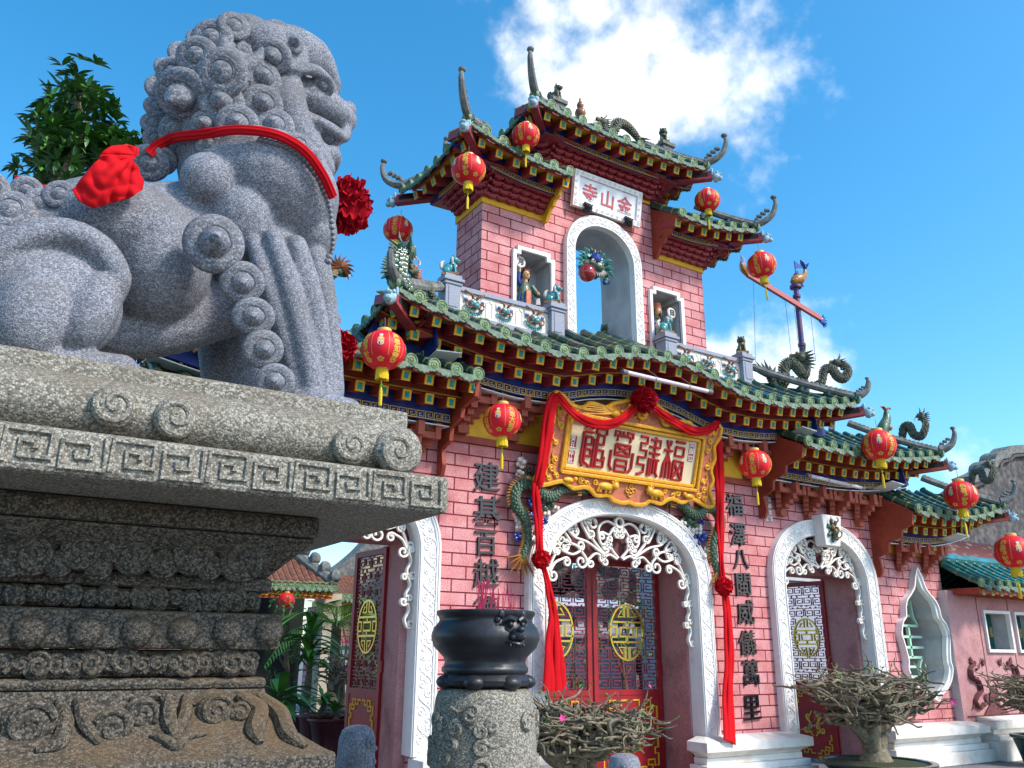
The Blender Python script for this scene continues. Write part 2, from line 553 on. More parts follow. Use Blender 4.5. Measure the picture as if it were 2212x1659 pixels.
class MB:
    def __init__(s):
        s.v, s.f, s.m, s.s = [], [], [], []

    def add(s, vs, fs, mi=0, smooth=True):
        b = len(s.v)
        s.v.extend(vs)
        for f in fs:
            s.f.append(tuple(b + i for i in f))
            s.m.append(mi)
            s.s.append(smooth)

    def hexa(s, p, mi=0):
        """eight corners: bottom ring 0-3, top ring 4-7"""
        s.add([V(q) for q in p], [(3, 2, 1, 0), (4, 5, 6, 7), (0, 1, 5, 4), (1, 2, 6, 5), (2, 3, 7, 6), (3, 0, 4, 7)], mi, False)

    def box(s, c, d, mi=0, rot=None):
        c = V(c)
        x, y, z = d[0] / 2, d[1] / 2, d[2] / 2
        ps = [V(q) for q in ((-x, -y, -z), (x, -y, -z), (x, y, -z), (-x, y, -z), (-x, -y, z), (x, -y, z), (x, y, z), (-x, y, z))]
        if rot:
            ps = [rot @ q for q in ps]
        s.hexa([q + c for q in ps], mi)

    def span(s, a, b, mi=0):
        s.box([(a[i] + b[i]) / 2 for i in range(3)], [abs(b[i] - a[i]) for i in range(3)], mi)

    def tube(s, pts, r, seg=8, mi=0, caps=True, sq=None):
        pts = [V(p) for p in pts]
        n = len(pts)
        if n < 2:
            return
        rs = [r] * n if isinstance(r, (int, float)) else (r if len(r) == n else lerp_list(r, n))
        ts = [(pts[min(i + 1, n - 1)] - pts[max(i - 1, 0)]).normalized() for i in range(n)]
        nr = perp(ts[0])
        vs = []
        for i in range(n):
            nr = nr - ts[i] * nr.dot(ts[i])
            nr = nr.normalized() if nr.length > 1e-6 else perp(ts[i])
            bn = ts[i].cross(nr)
            for k in range(seg):
                a = 2 * PI * k / seg
                vs.append(pts[i] + nr * (math.cos(a) * rs[i]) + bn * (math.sin(a) * rs[i] * (sq or 1)))
        fs = []
        for i in range(n - 1):
            for k in range(seg):
                k2 = (k + 1) % seg
                fs.append((i * seg + k, i * seg + k2, (i + 1) * seg + k2, (i + 1) * seg + k))
        if caps:
            fs.append(tuple(range(seg - 1, -1, -1)))
            fs.append(tuple((n - 1) * seg + k for k in range(seg)))
        s.add(vs, fs, mi)

    def strip(s, pts, w, t, nrm=V((0, -1, 0)), mi=0, smooth=False, bevel=0):
        """flat bar swept along pts: width w in the plane, thickness t along nrm (list of normals allowed)"""
        pts = [V(p) for p in pts]
        n = len(pts)
        if n < 2:
            return
        ws = [w] * n if isinstance(w, (int, float)) else (w if len(w) == n else lerp_list(w, n))
        vs = []
        for i in range(n):
            nm = nrm[i] if isinstance(nrm, list) else nrm
            tg = (pts[min(i + 1, n - 1)] - pts[max(i - 1, 0)]).normalized()
            sd_ = tg.cross(nm).normalized() * (ws[i] / 2)
            h = nm * (t / 2)
            if bevel:
                vs += [pts[i] - sd_ - h, pts[i] + sd_ - h, pts[i] + sd_ + h * (1 - 2 * bevel), pts[i] + sd_ * .6 + h, pts[i] - sd_ * .6 + h, pts[i] - sd_ + h * (1 - 2 * bevel)]
            else:
                vs += [pts[i] - sd_ - h, pts[i] + sd_ - h, pts[i] + sd_ + h, pts[i] - sd_ + h]
        q = 6 if bevel else 4
        fs = []
        for i in range(n - 1):
            for k in range(q):
                k2 = (k + 1) % q
                fs.append((i * q + k, i * q + k2, (i + 1) * q + k2, (i + 1) * q + k))
        fs.append(tuple(range(q - 1, -1, -1)))
        fs.append(tuple((n - 1) * q + k for k in range(q)))
        s.add(vs, fs, mi, smooth)

    def lathe(s, prof, c=(0, 0, 0), seg=24, mi=0, mtx=None, smooth=True, wob=None):
        c = V(c)
        vs, fs = [], []
        n = len(prof)
        for r, z in prof:
            for k in range(seg):
                a = 2 * PI * k / seg
                q = V((math.cos(a) * r, math.sin(a) * r, z))
                if mtx:
                    q = mtx @ q
                vs.append(q + c)
        for i in range(n - 1):
            for k in range(seg):
                k2 = (k + 1) % seg
                fs.append((i * seg + k, i * seg + k2, (i + 1) * seg + k2, (i + 1) * seg + k))
        if prof[0][0] > 1e-5:
            fs.append(tuple(range(seg - 1, -1, -1)))
        if prof[-1][0] > 1e-5:
            fs.append(tuple((n - 1) * seg + k for k in range(seg)))
        s.add(vs, fs, mi, smooth)

    def ball(s, c, r, seg=14, rings=9, mi=0, rot=None, noise_amp=0, noise_f=10):
        c = V(c)
        r = (r, r, r) if isinstance(r, (int, float)) else r
        vs, fs = [], []
        for i in range(rings + 1):
            th = PI * i / rings
            for k in range(seg):
                a = 2 * PI * k / seg
                q = V((math.sin(th) * math.cos(a) * r[0], math.sin(th) * math.sin(a) * r[1], math.cos(th) * r[2]))
                if noise_amp:
                    q *= 1 + noise_amp * noise.noise(q * noise_f + c)
                if rot:
                    q = rot @ q
                vs.append(q + c)
        for i in range(rings):
            for k in range(seg):
                k2 = (k + 1) % seg
                if i == 0:
                    fs.append((i * seg, (i + 1) * seg + k, (i + 1) * seg + k2))
                elif i == rings - 1:
                    fs.append((i * seg + k, (i + 1) * seg, i * seg + k2))
                else:
                    fs.append((i * seg + k, (i + 1) * seg + k, (i + 1) * seg + k2, i * seg + k2))
        s.add(vs, fs, mi)

    def plate(s, outline, y0, y1, holes=(), mi=0, fn=None, mi_side=None, smooth=False):
        """closed outline (x, z) with holes, extruded from y0 (front) to y1; fn maps (x, y, z) to world"""
        fn = fn or (lambda x, y, z: V((x, y, z)))
        loops = [[V((p[0], p[1], 0)) for p in outline]] + [[V((p[0], p[1], 0)) for p in h] for h in holes]
        tri = tessellate_polygon(loops)
        flat = [q for lp in loops for q in lp]
        n = len(flat)
        vs = [fn(q.x, y0, q.y) for q in flat] + [fn(q.x, y1, q.y) for q in flat]
        fs = []
        for a, b, c in tri:
            fs += [(a, b, c), (a + n, c + n, b + n)]
        b = len(s.v)
        s.add(vs, fs, mi, False)
        k0 = 0
        side = []
        for lp in loops:
            m = len(lp)
            for i in range(m):
                j = (i + 1) % m
                side.append((k0 + i, k0 + j, k0 + j + n, k0 + i + n))
            k0 += m
        for f in side:
            s.f.append(tuple(b + i for i in f))
            s.m.append(mi if mi_side is None else mi_side)
            s.s.append(smooth)

    def text(s, body, c, size, extrude=.01, bold=0, ex=V((1, 0, 0)), ez=V((0, 0, 1)), mi=0, sx=1, fn=None):
        """lettering centred on c; ex runs along the writing, ez is its up"""
        cu = bpy.data.curves.new('lettering', 'FONT')
        cu.body = body
        cu.size = size
        cu.align_x = 'CENTER'
        cu.align_y = 'CENTER'
        cu.extrude = extrude
        cu.offset = bold
        cu.resolution_u = 3
        o = bpy.data.objects.new('lettering', cu)
        COL.objects.link(o)
        me = bpy.data.meshes.new_from_object(o.evaluated_get(bpy.context.evaluated_depsgraph_get()))
        c = V(c)
        ey = ex.cross(ez)
        if len(me.vertices):
            xs = [v.co.x for v in me.vertices]
            ys = [v.co.y for v in me.vertices]
            ox, oy = (min(xs) + max(xs)) / 2, (min(ys) + max(ys)) / 2
            if fn:
                vs = [fn((v.co.x - ox) * sx, (v.co.y - oy), v.co.z) for v in me.vertices]
            else:
                vs = [c + ex * ((v.co.x - ox) * sx) + ez * (v.co.y - oy) - ey * v.co.z for v in me.vertices]
            s.add(vs, [tuple(p.vertices) for p in me.polygons], mi, False)
        bpy.data.objects.remove(o)
        bpy.data.curves.remove(cu)
        bpy.data.meshes.remove(me)

    def mesh(s, name, mats, angle=40, off=None):
        me = bpy.data.meshes.new(name)
        off = off or V((0, 0, 0))
        me.from_pydata([tuple(q - off) for q in s.v], [], s.f)
        mats = mats if isinstance(mats, (list, tuple)) else [mats]
        for m_ in mats:
            me.materials.append(m_)
        me.polygons.foreach_set('material_index', s.m)
        me.polygons.foreach_set('use_smooth', s.s)
        me.update()
        if angle and any(s.s):
            me.set_sharp_from_angle(angle=math.radians(angle))
        return me

    def build(s, name, mats, parent=None, angle=40, bevel=0, keep=False):
        """link as one object whose origin is the middle of its foot"""
        if not s.v:
            return None
        lo = V((min(q.x for q in s.v), min(q.y for q in s.v), min(q.z for q in s.v)))
        hi = V((max(q.x for q in s.v), max(q.y for q in s.v), max(q.z for q in s.v)))
        off = V(((lo.x + hi.x) / 2, (lo.y + hi.y) / 2, lo.z))
        me = s.mesh(name, mats, angle, off)
        o = link(name, me, None, Matrix.Translation(off))
        attach(o, parent)
        if bevel:
            b = o.modifiers.new('bevel', 'BEVEL')
            b.width = bevel
            b.segments = 2
            b.limit_method = 'ANGLE'
            b.angle_limit = math.radians(50)
        return o


def spiral(c, r0, r1, a0, turns, n=22):
    """points of a flat spiral (x, z) from radius r0 in to r1"""
    return [(c[0] + (r0 + (r1 - r0) * i / n) * math.cos(a0 + turns * 2 * PI * i / n), c[1] + (r0 + (r1 - r0) * i / n) * math.sin(a0 + turns * 2 * PI * i / n)) for i in range(n + 1)]


def curl_end(p, t, side, r, turns=1.2, n=18, rin=.28):
    """continue a flat path that arrives at p heading t into a spiral; side=+1 curls left"""
    tx, tz = t
    l = math.hypot(tx, tz) or 1
    nx, nz = -tz / l * side, tx / l * side
    c = (p[0] + nx * r, p[1] + nz * r)
    a0 = math.atan2(-nz, -nx)
    return spiral(c, r, r * rin, a0, turns * side, n)[1:]


def scroll(pts, s0=None, s1=None, n=6):
    """2-D scroll: smooth path with spiral ends; s0/s1 = (side, radius[, turns])"""
    p = [(q.x, q.z) for q in catmull([(a[0], 0, a[1]) for a in pts], n)]
    out = list(p)
    if s1:
        out = out + curl_end(p[-1], (p[-1][0] - p[-2][0], p[-1][1] - p[-2][1]), *s1)
    if s0:
        out = list(reversed(curl_end(p[0], (p[0][0] - p[1][0], p[0][1] - p[1][1]), *s0))) + out
    return out


def remesh_obj(o, voxel, smooth=6, fac=.5):
    m_ = o.modifiers.new('remesh', 'REMESH')
    m_.mode = 'VOXEL'
    m_.voxel_size = voxel
    s_ = o.modifiers.new('smooth', 'SMOOTH')
    s_.iterations = smooth
    s_.factor = fac
    dg = bpy.context.evaluated_depsgraph_get()
    me = bpy.data.meshes.new_from_object(o.evaluated_get(dg))
    mats = list(o.data.materials)
    o.modifiers.clear()
    old = o.data
    o.data = me
    bpy.data.meshes.remove(old)
    me.materials.clear()
    for q in mats:
        me.materials.append(q)
    me.polygons.foreach_set('use_smooth', [True] * len(me.polygons))
    me.update()
    return o


def bvh_of(objs):
    vs, fs = [], []
    for o in objs:
        mw = world_of(o)
        b = len(vs)
        vs += [mw @ v.co for v in o.data.vertices]
        fs += [tuple(b + i for i in p.vertices) for p in o.data.polygons]
    return BVHTree.FromPolygons(vs, fs)


def rosette_mesh(name, r, mtl, seed=0, strips=34, pk=1.0):
    """ball of ruffled cloth: many folded petals standing on a core"""
    rnd = random.Random(seed)
    mb = MB()
    mb.ball((0, 0, 0), r * .82, 18, 12)
    for i in range(strips):
        z = 1 - 2 * (i + .5) / strips
        a = i * 2.39996
        d = V((math.sqrt(1 - z * z) * math.cos(a), math.sqrt(1 - z * z) * math.sin(a), z))
        e1 = perp(d)
        e1 = Quaternion(d, rnd.uniform(0, PI)) @ e1
        e2 = d.cross(e1)
        nn = 11
        pw = rnd.uniform(.30, .42) * r * pk
        rows = []
        for h, k in ((.70, .55), (.92, .95), (1.03, 1.0), (.98, .8)):
            row = []
            for q in range(nn):
                tt = q / (nn - 1) * 2 - 1
                wv = .22 * pw * math.sin(q * 2.1 + i)
                row.append(d * (r * h * (1 + .03 * math.sin(q * 3 + i))) + e1 * (tt * pw * k * 1.25) + e2 * (wv * k + (h - .85) * r * .5 - tt * tt * .3 * pw))
            rows.append(row)
        vs = [p for row in rows for p in row]
        fs = [(j * nn + q, j * nn + q + 1, (j + 1) * nn + q + 1, (j + 1) * nn + q) for j in range(3) for q in range(nn - 1)]
        mb.add(vs, fs)
    return mb.mesh(name, mtl, 60)


def leaf_faces(mb, p, d, up, ln, w, mi=0, droop=.2, n=3):
    """one leaf: folded blade of n segments"""
    d = d.normalized()
    sd_ = d.cross(up)
    sd_ = sd_.normalized() if sd_.length > 1e-4 else perp(d)
    nm = sd_.cross(d).normalized()
    prof = [0, .8, 1, .7, 0] if n > 3 else [.15, 1, .75, 0]
    vs, fs = [], []
    m_ = len(prof)
    for i, k in enumerate(prof):
        t = i / (m_ - 1)
        c = p + d * (ln * t) - nm * (droop * ln * t * t)
        vs += [c - sd_ * (w * k / 2) + nm * (w * k * .12), c, c + sd_ * (w * k / 2) + nm * (w * k * .12)]
    for i in range(m_ - 1):
        b = i * 3
        fs += [(b, b + 1, b + 4, b + 3), (b + 1, b + 2, b + 5, b + 4)]
    mb.add(vs, fs, mi)
# ------------------------------------------------------------------ ground
mg = mat('stone_paving', (.16, .155, .15), (.23, .22, .21), scale=1.6, rough=.85, bump=.3, bscale=30)
_t = mg.node_tree
_b = _t.nodes['Principled BSDF']
_br = _t.nodes.new('ShaderNodeTexBrick')
_br.inputs['Scale'].default_value = 1
_br.inputs['Brick Width'].default_value = .6
_br.inputs['Row Height'].default_value = .4
_br.inputs['Mortar Size'].default_value = .008
_br.inputs['Color1'].default_value = (.20, .195, .19, 1)
_br.inputs['Color2'].default_value = (.15, .145, .145, 1)
_br.inputs['Mortar'].default_value = (.06, .06, .055, 1)
_g = _t.nodes.new('ShaderNodeNewGeometry')
_t.links.new(_g.outputs['Position'], _br.inputs['Vector'])
_t.links.new(_br.outputs['Color'], _b.inputs['Base Color'])
g = MB()
R_ = 1500
g.add([V((-R_, -R_, 0)), V((R_, -R_, 0)), V((R_, R_, 0)), V((-R_, R_, 0))], [(0, 1, 2, 3)], 0, False)
tag(g.build('ground', mg), kind='structure')

# ------------------------------------------------------------------ the gate: walls, arches, doors
XC = 6.54
gate = empty('temple_gate', (XC, 8.35, 0), 'pink block three-arched temple gate with tiered green tile roofs and a tower', 'gate')


def arch(cx, hw, zs, za, z0, n=36, e=2.15):
    out = [(cx - hw, z0)]
    for i in range(n + 1):
        a = PI - PI * i / n
        c, s_ = math.cos(a), math.sin(a)
        out.append((cx + hw * math.copysign(abs(c) ** (2 / e), c), zs + (za - zs) * abs(s_) ** (2 / e)))
    out.append((cx + hw, z0))
    return out


ARCHES = [(XC - 3.64, 1.14, 2.50, 3.37, .885, 2.46, 3.14, .80), (XC, 1.40, 2.36, 3.31, 1.15, 2.32, 3.10, 1.12), (XC + 3.7, 1.14, 2.50, 3.37, .885, 2.46, 3.14, .80)]
mb = MB()
XL, XR = XC - 5.24, XC + 5.24
holes = [arch(cx, hi + .04, zi, ai + .04, .0) for cx, ho, zo, ao, hi, zi, ai, hj in ARCHES]
# front skin: outline that dips round each arch so that the openings reach the ground
ol = [(XL, 0)]
for h in holes:
    ol += h
ol += [(XR, 0), (XR, 4.45), (XL, 4.45)]
mb.plate(ol, 8.0, 8.12, mi=0, mi_side=0)
mb.build('wall', [M['brick'], M['jamb']], gate)
mb = MB()
ol = [(XL, 0)]
for cx, ho, zo, ao, hi, zi, ai, hj in ARCHES:
    zl = 2.65 if hj > 1 else 2.62
    ol += [(cx - hj, 0), (cx - hj, zl), (cx + hj, zl), (cx + hj, 0)]
ol += [(XR, 0), (XR, 4.45), (XL, 4.45)]


def splay(x, y, z):
    for cx, ho, zo, ao, hi, zi, ai, hj in ARCHES:
        if y > 8.5 and abs(abs(x - cx) - hj) < .01:
            x = cx + (x - cx) * ((hj + .085) / hj if hj < 1 else 1.012)
    return V((x, y, z))


mb.plate(ol, 8.12, 8.72, mi=0, mi_side=1, fn=splay)
mb.build('wall_core', [M['jamb'], M['jamb']], gate)
for cx, ho, zo, ao, hi, zi, ai, hj in ARCHES:
    zl = 2.65 if hj > 1 else 2.62
    mb = MB()
    mb.span((cx - hi - .03, 8.113, zl - .002), (cx + hi + .03, 8.119, ai + .03))
    mb.build('tympanum', M['maroon'], gate)


def relief_vine(mb, path, amp, seed=0, y=7.8985, r=.010, step=.085):
    """low carved vine with curled leaves along a flat path"""
    rnd = random.Random(seed)
    P_ = catmull([(p[0], 0, p[1]) for p in path], 4)
    L_ = [0]
    for a, b in zip(P_, P_[1:]):
        L_.append(L_[-1] + (b - a).length)
    tot = L_[-1]

    def pos(d):
        d = max(0, min(tot, d))
        k = 0
        while k < len(L_) - 2 and L_[k + 1] < d:
            k += 1
        f = (d - L_[k]) / max(1e-6, L_[k + 1] - L_[k])
        p = P_[k].lerp(P_[k + 1], f)
        t = (P_[k + 1] - P_[k]).normalized()
        return p, t, V((-t.z, 0, t.x))
    pts = []
    n = int(tot / .02)
    for i in range(n + 1):
        d = tot * i / n
        p, t, nn = pos(d)
        q = p + nn * (amp * .55 * math.sin(d / step * PI / 1.6))
        pts.append(V((q.x, y, q.z)))
    mb.tube(pts, r, 5)
    d = step * .5
    i = 0
    while d < tot - step * .4:
        p, t, nn = pos(d)
        sg = 1 if math.sin(d / step * PI / 1.6) < 0 else -1
        c = p + nn * (amp * .30 * sg)
        if i % 5 == 3:
            for q in range(7):
                a = q * 2 * PI / 7
                mb.ball((c.x + math.cos(a) * r * 2.2, y, c.z + math.sin(a) * r * 2.2), (r * 1.5, r * .9, r * 1.5), 6, 4)
            mb.ball((c.x, y - .006, c.z), r * 1.2, 6, 4)
        else:
            sp = spiral((c.x, c.z), amp * .42, r * .5, rnd.uniform(0, 6), 1.3 * sg, 14)
            mb.tube([V((a, y, b)) for a, b in sp], [r * .7, r * 1.1], 5)
            for q in range(2):
                a = rnd.uniform(0, 6.28)
                mb.ball((c.x + math.cos(a) * amp * .5, y, c.z + math.sin(a) * amp * .5), (r * 1.5, r * .8, r), 6, 4)
        d += step
        i += 1


for ai_, (cx, ho, zo, ao, hi, zi, ai, hj) in enumerate(ARCHES):
    mb = MB()
    o_, i_ = arch(cx, ho, zo, ao, .52, 44), arch(cx, hi, zi, ai, .52, 44)
    mb.plate(o_ + list(reversed(i_)), 7.90, 8.118)
    su = mb.build('arch_surround', M['white'], gate, bevel=.008)
    for nm, pth, dd in (('outer', o_, -.022), ('outer', o_, -.05), ('inner', i_, .02)):
        mb = MB()
        pts = []
        for k, (x, z) in enumerate(pth):
            tx = pth[min(k + 1, len(pth) - 1)][0] - pth[max(k - 1, 0)][0]
            tz = pth[min(k + 1, len(pth) - 1)][1] - pth[max(k - 1, 0)][1]
            l_ = math.hypot(tx, tz)
            pts.append(V((x - tz / l_ * -dd * -1, 7.895, z + tx / l_ * -dd * -1)))
        mb.strip(pts, .014, .022)
        mb.build('arch_edge_bead', M['white'], su)
    mid = [((a[0] + b[0]) / 2, (a[1] + b[1]) / 2) for a, b in zip(o_, i_)]
    mid[0] = (mid[0][0], .56)
    mid[-1] = (mid[-1][0], .56)
    if ai_ > 0 or True:
        mb = MB()
        relief_vine(mb, [mid[0]] + [(mid[0][0], .56 + k * .3) for k in range(1, 7)] + mid[2:-2:2] + [(mid[-1][0], .56 + k * .3) for k in range(6, 0, -1)] + [mid[-1]], .12, ai_)
        mb.build('carved_vine', M['white'], su)

# white scroll screens under the arches
TR = [  # right half, x in half widths, z in rise above the spring line
    ([(.02, .36), (.11, .50), (.135, .68), (.09, .80)], None, (1, .075)),
    ([(.03, .86), (.16, .92), (.27, .82), (.27, .62), (.20, .50)], (1, .05), (-1, .06)),
    ([(.24, .44), (.36, .62), (.43, .80)], (-1, .065), (1, .085)),
    ([(.22, .40), (.42, .56), (.58, .62), (.66, .70)], (1, .05), (1, .075)),
    ([(.46, .34), (.58, .50), (.74, .50), (.86, .30), (.93, .06)], (1, .08), (-1, .065)),
    ([(.30, .84), (.36, .98)], None, (-1, .055)),
    ([(.56, .76), (.62, .84)], (1, .05), (-1, .05)),
    ([(.04, .34), (.14, .40), (.22, .34)], None, (-1, .045)),
    ([(.22, .34), (.32, .40), (.42, .30)], None, (-1, .05)),
    ([(.74, .42), (.82, .50), (.86, .44)], (-1, .05), (-1, .05)),
    ([(.42, .66), (.50, .84)], (-1, .05), (1, .07)),
    ([(.66, .58), (.74, .70), (.80, .62)], (1, .05), (-1, .055)),
    ([(.50, .44), (.62, .36), (.74, .40)], (-1, .05), (1, .05)),
    ([(.72, .30), (.84, .22), (.90, .10)], (1, .05), (1, .05)),
    ([(.13, .70), (.22, .74)], (1, .045), (-1, .045)),
]


def transom(cx, hw, zs, za, parent, low, y=8.02):
    mb = MB()
    rise = za - zs
    k = hw / 1.15
    for sgn in (1, -1):
        for pts, s0, s1 in TR:
            p = [(x * hw, zs + z * rise) for x, z in pts]
            f = lambda s_: None if s_ is None else (s_[0], s_[1] * (k * .5 + .5) * 1.1)
            line = scroll(p, f(s0), f(s1))
            mb.strip([V((cx + sgn * x, y, z)) for x, z in line], .028 * (k * .5 + .5), .03, bevel=.25)
        # the scrolls that run down each jamb
        z = zs + .03
        n = 0
        while z > low:
            x0 = hw * .955
            d = .26 if n % 2 == 0 else .24
            p = [(x0 - .02, z), (x0 + .012, z - d * .4), (x0 - .03, z - d * .75), (x0 - .01, z - d)]
            line = scroll(p, (1 if n % 2 else -1, .035), (-1 if n % 2 else 1, .045))
            mb.strip([V((cx + sgn * x, y, zz_)) for x, zz_ in line], .026, .045, bevel=.3)
            z -= d * .98
            n += 1
    mb.strip([V((cx + a, y, b)) for a, b in spiral((0, zs + rise * .92), .058 * k, .058 * k, 0, 1, 24)], .03, .045)
    return mb.build('scroll_screen', M['white2'], parent)


for (cx, ho, zo, ao, hi, zi, ai, hj), low in zip(ARCHES, (1.75, 1.70, 1.75)):
    transom(cx, hi - .012, zi, ai - .01, gate, low)

# keystone blocks on the side arches
for cx in (ARCHES[0][0], ARCHES[2][0]):
    mb = MB()
    mb.hexa([(cx - .16, 7.74, 2.98), (cx + .16, 7.74, 2.98), (cx + .16, 7.92, 2.98), (cx - .16, 7.92, 2.98), (cx - .215, 7.72, 3.42), (cx + .215, 7.72, 3.42), (cx + .215, 7.92, 3.42), (cx - .215, 7.92, 3.42)])
    ks = mb.build('keystone', M['white'], gate, bevel=.015)
    mb = MB()
    yy = 7.715
    for q in range(22):
        a = q * .9
        rr = .05 + .06 * (q % 3) / 2
        mb.ball((cx + math.cos(a) * rr, yy, 3.20 + math.sin(a) * rr * 1.3), (.03, .022, .035), 7, 5, 0, None, .3, 40)
    mb.ball((cx, yy - .025, 3.17), (.05, .05, .06), 10, 8, 0)
    for sx in (-1, 1):
        mb.ball((cx + sx * .045, yy - .035, 3.23), (.026, .03, .026), 8, 6, 1)
        mb.tube(catmull([(cx + sx * .03, yy - .02, 3.29), (cx + sx * .08, yy - .04, 3.35), (cx + sx * .06, yy - .03, 3.39)], 4), [.014, .006], 6, 2)
    mb.tube([V((cx + .02 + .075 * math.cos(a_ * .3), yy - .06 - .03 * math.sin(a_ * .3), 3.13 + .05 * math.sin(a_ * .3))) for a_ in range(22)], .009, 6, 2)
    mb.build('dragon_mask', [M['dragon'], M['ochre_cer'], M['brown_cer']], ks)


# ---------------------------------------------------------------- door leaves
def lattice_mesh(name, w_, h_, cw, ch, skip=None, t=.013):
    """iron lattice of linked square spirals filling w_ x h_ (x from 0, z from 0)"""
    rnd = random.Random(int(w_ * 100))
    mb = MB()
    nx, nz = max(1, round(w_ / cw)), max(1, round(h_ / ch))
    cw, ch = w_ / nx, h_ / nz
    for i in range(nx):
        for j in range(nz):
            x0, z0 = i * cw, j * ch
            cx_, cz_ = x0 + cw / 2, z0 + ch / 2
            if skip and skip(cx_, cz_):
                continue
            a, b = cw * .40, ch * .36
            fx = 1 if (i + j) % 2 else -1
            fz = 1 if j % 3 else -1
            key = [(-a, -b), (a, -b), (a, b), (-a, b), (-a, -b * .35), (a * .45, -b * .35), (a * .45, b * .4), (-a * .3, b * .4)]
            mb.strip([V((cx_ + p * fx, 0, cz_ + q * fz)) for p, q in key], t, .02)
            mb.box((cx_ + fx * a * .4, 0, cz_ + fz * (b + ch * .07)), (t, .02, ch * .15))
            mb.box((cx_ - fx * a * .5, 0, cz_ - fz * (b + ch * .07)), (t, .02, ch * .15))
            mb.box((cx_ + fx * (a + cw * .05), 0, cz_ - fz * b * .4), (cw * .12, .02, t))
    return mb


def shou(mb, cx, cz, r, t=.022, y=0, mi=0):
    """round brass longevity sign"""
    mb.strip([V((cx + r * math.cos(a * PI / 20) * .8, y, cz + r * math.sin(a * PI / 20))) for a in range(41)], t, .03, mi=mi)
    for zz_, hw in ((.36, .72), (-.36, .72)):
        mb.box((cx, y, cz + r * zz_), (r * hw * 2 * .95, .03, t), mi)
    for sx in (-1, 1):
        for sz in (-1, 1):
            mb.strip([V((cx + sx * r * .10, y, cz + sz * r * .97)), V((cx + sx * r * .10, y, cz + sz * r * .55)), V((cx + sx * r * .42, y, cz + sz * r * .55)), V((cx + sx * r * .25, y, cz + sz * r * .78))], t, .03, mi=mi)
        mb.strip([V((cx + sx * r * .8, y, cz + r * .18)), V((cx + sx * r * .5, y, cz + r * .18)), V((cx + sx * r * .5, y, cz - r * .18)), V((cx + sx * r * .8, y, cz - r * .18))], t, .03, mi=mi)
    mb.strip([V((cx - r * .32, y, cz + r * .16)), V((cx + r * .32, y, cz + r * .16)), V((cx + r * .32, y, cz - r * .16)), V((cx - r * .32, y, cz - r * .16)), V((cx - r * .32, y, cz + r * .17))], t, .03, mi=mi)
    mb.box((cx, y, cz + r * .27), (t, .03, r * .2), mi)
    mb.box((cx, y, cz - r * .27), (t, .03, r * .2), mi)


def key_border(mb, x0, z0, x1, z1, s_=1, t=.026, y=-.03):
    """stepped ochre key pattern near the corners of a panel"""
    w_, h_ = x1 - x0, z1 - z0
    for fx in (0, 1):
        for fz in (0, 1):
            X = lambda a: x0 + a if fx == 0 else x1 - a
            Z = lambda b: z0 + b if fz == 0 else z1 - b
            u_ = min(w_, h_) / 9
            pts = [(4.2, .2), (3.2, .2), (3.2, .9), (2.3, .9), (2.3, .2), (1.3, .2), (1.3, 1.1), (2.0, 1.1), (2.0, 1.7), (.9, 1.7), (.9, 1.0), (.25, 1.0), (.25, 2.4), (.8, 2.4), (.8, 3.1), (.25, 3.1), (.25, 4.4)]
            mb.strip([V((X(a * u_), y, Z(b * u_))) for a, b in pts], t * .8, .012)


def door_leaf(w_, h_, split, hinge, ang, flip):
    """leaf hung at hinge, running along +x (or -x when flip) before it is swung by ang"""
    mw = Matrix.Translation(V(hinge)) @ Matrix.Rotation(ang, 4, 'Z') @ Matrix.Scale(-1 if flip else 1, 4, V((1, 0, 0)))
    mb = MB()
    fr = .065
    mb.span((0, -.025, 0), (fr, .025, h_))
    mb.span((w_ - fr, -.025, 0), (w_, .025, h_))
    mb.span((fr, -.025, h_ - fr), (w_ - fr, .025, h_))
    mb.span((fr, -.025, split), (w_ - fr, .025, split + fr))
    mb.span((fr, -.018, 0), (w_ - fr, .018, split))
    mb.box((w_ * .02 - .02, 0, split + .3), (.05, .045, .12))
    dl = link('door_leaf', mb.mesh('door_leaf', M['lacquer']), None, mw)
    attach(dl, gate)

    def sub(name, m_, mtl):
        o = link(name, m_.mesh(name, mtl), None, mw)
        attach(o, dl)
    cxm, czm, rm = w_ / 2, split + (h_ - split) * .46, min(.34, w_ * .36)
    lw, lh = w_ - 2 * fr, h_ - split - 2 * fr
    lt = lattice_mesh('lattice', lw, lh, .185, .165, lambda a, b: ((a + fr - cxm) / (rm * .72)) ** 2 + ((b + split + fr - czm) / (rm * .92)) ** 2 < 1)
    lt.v = [q + V((fr, 0, split + fr)) for q in lt.v]
    sub('lattice', lt, M['lattice'])
    m_ = MB()
    shou(m_, cxm, czm, rm)
    sub('longevity_medallion', m_, M['goldmetal'])
    m_ = MB()
    for yy in (-.024, .024):
        key_border(m_, fr + .03, .06, w_ - fr - .03, split - .04, y=yy)
    sub('key_pattern', m_, M['doorgold'])
    m_ = MB()
    for yy in (-.026, .026):
        for sx in (-1, 1):
            for s_ in ([(0, -.16), (.08, -.08), (.05, 0), (.10, .06)], [(0, .16), (.06, .06), (.02, -.02)], [(.02, -.1), (.12, -.12)]):
                m_.strip([V((cxm + sx * (a + .02), yy, split * .48 + b * 1.1)) for a, b in scroll(s_, None, (1, .035))], .018, .012)
    sub('scroll_ornament', m_, M['goldmetal'])
    return dl


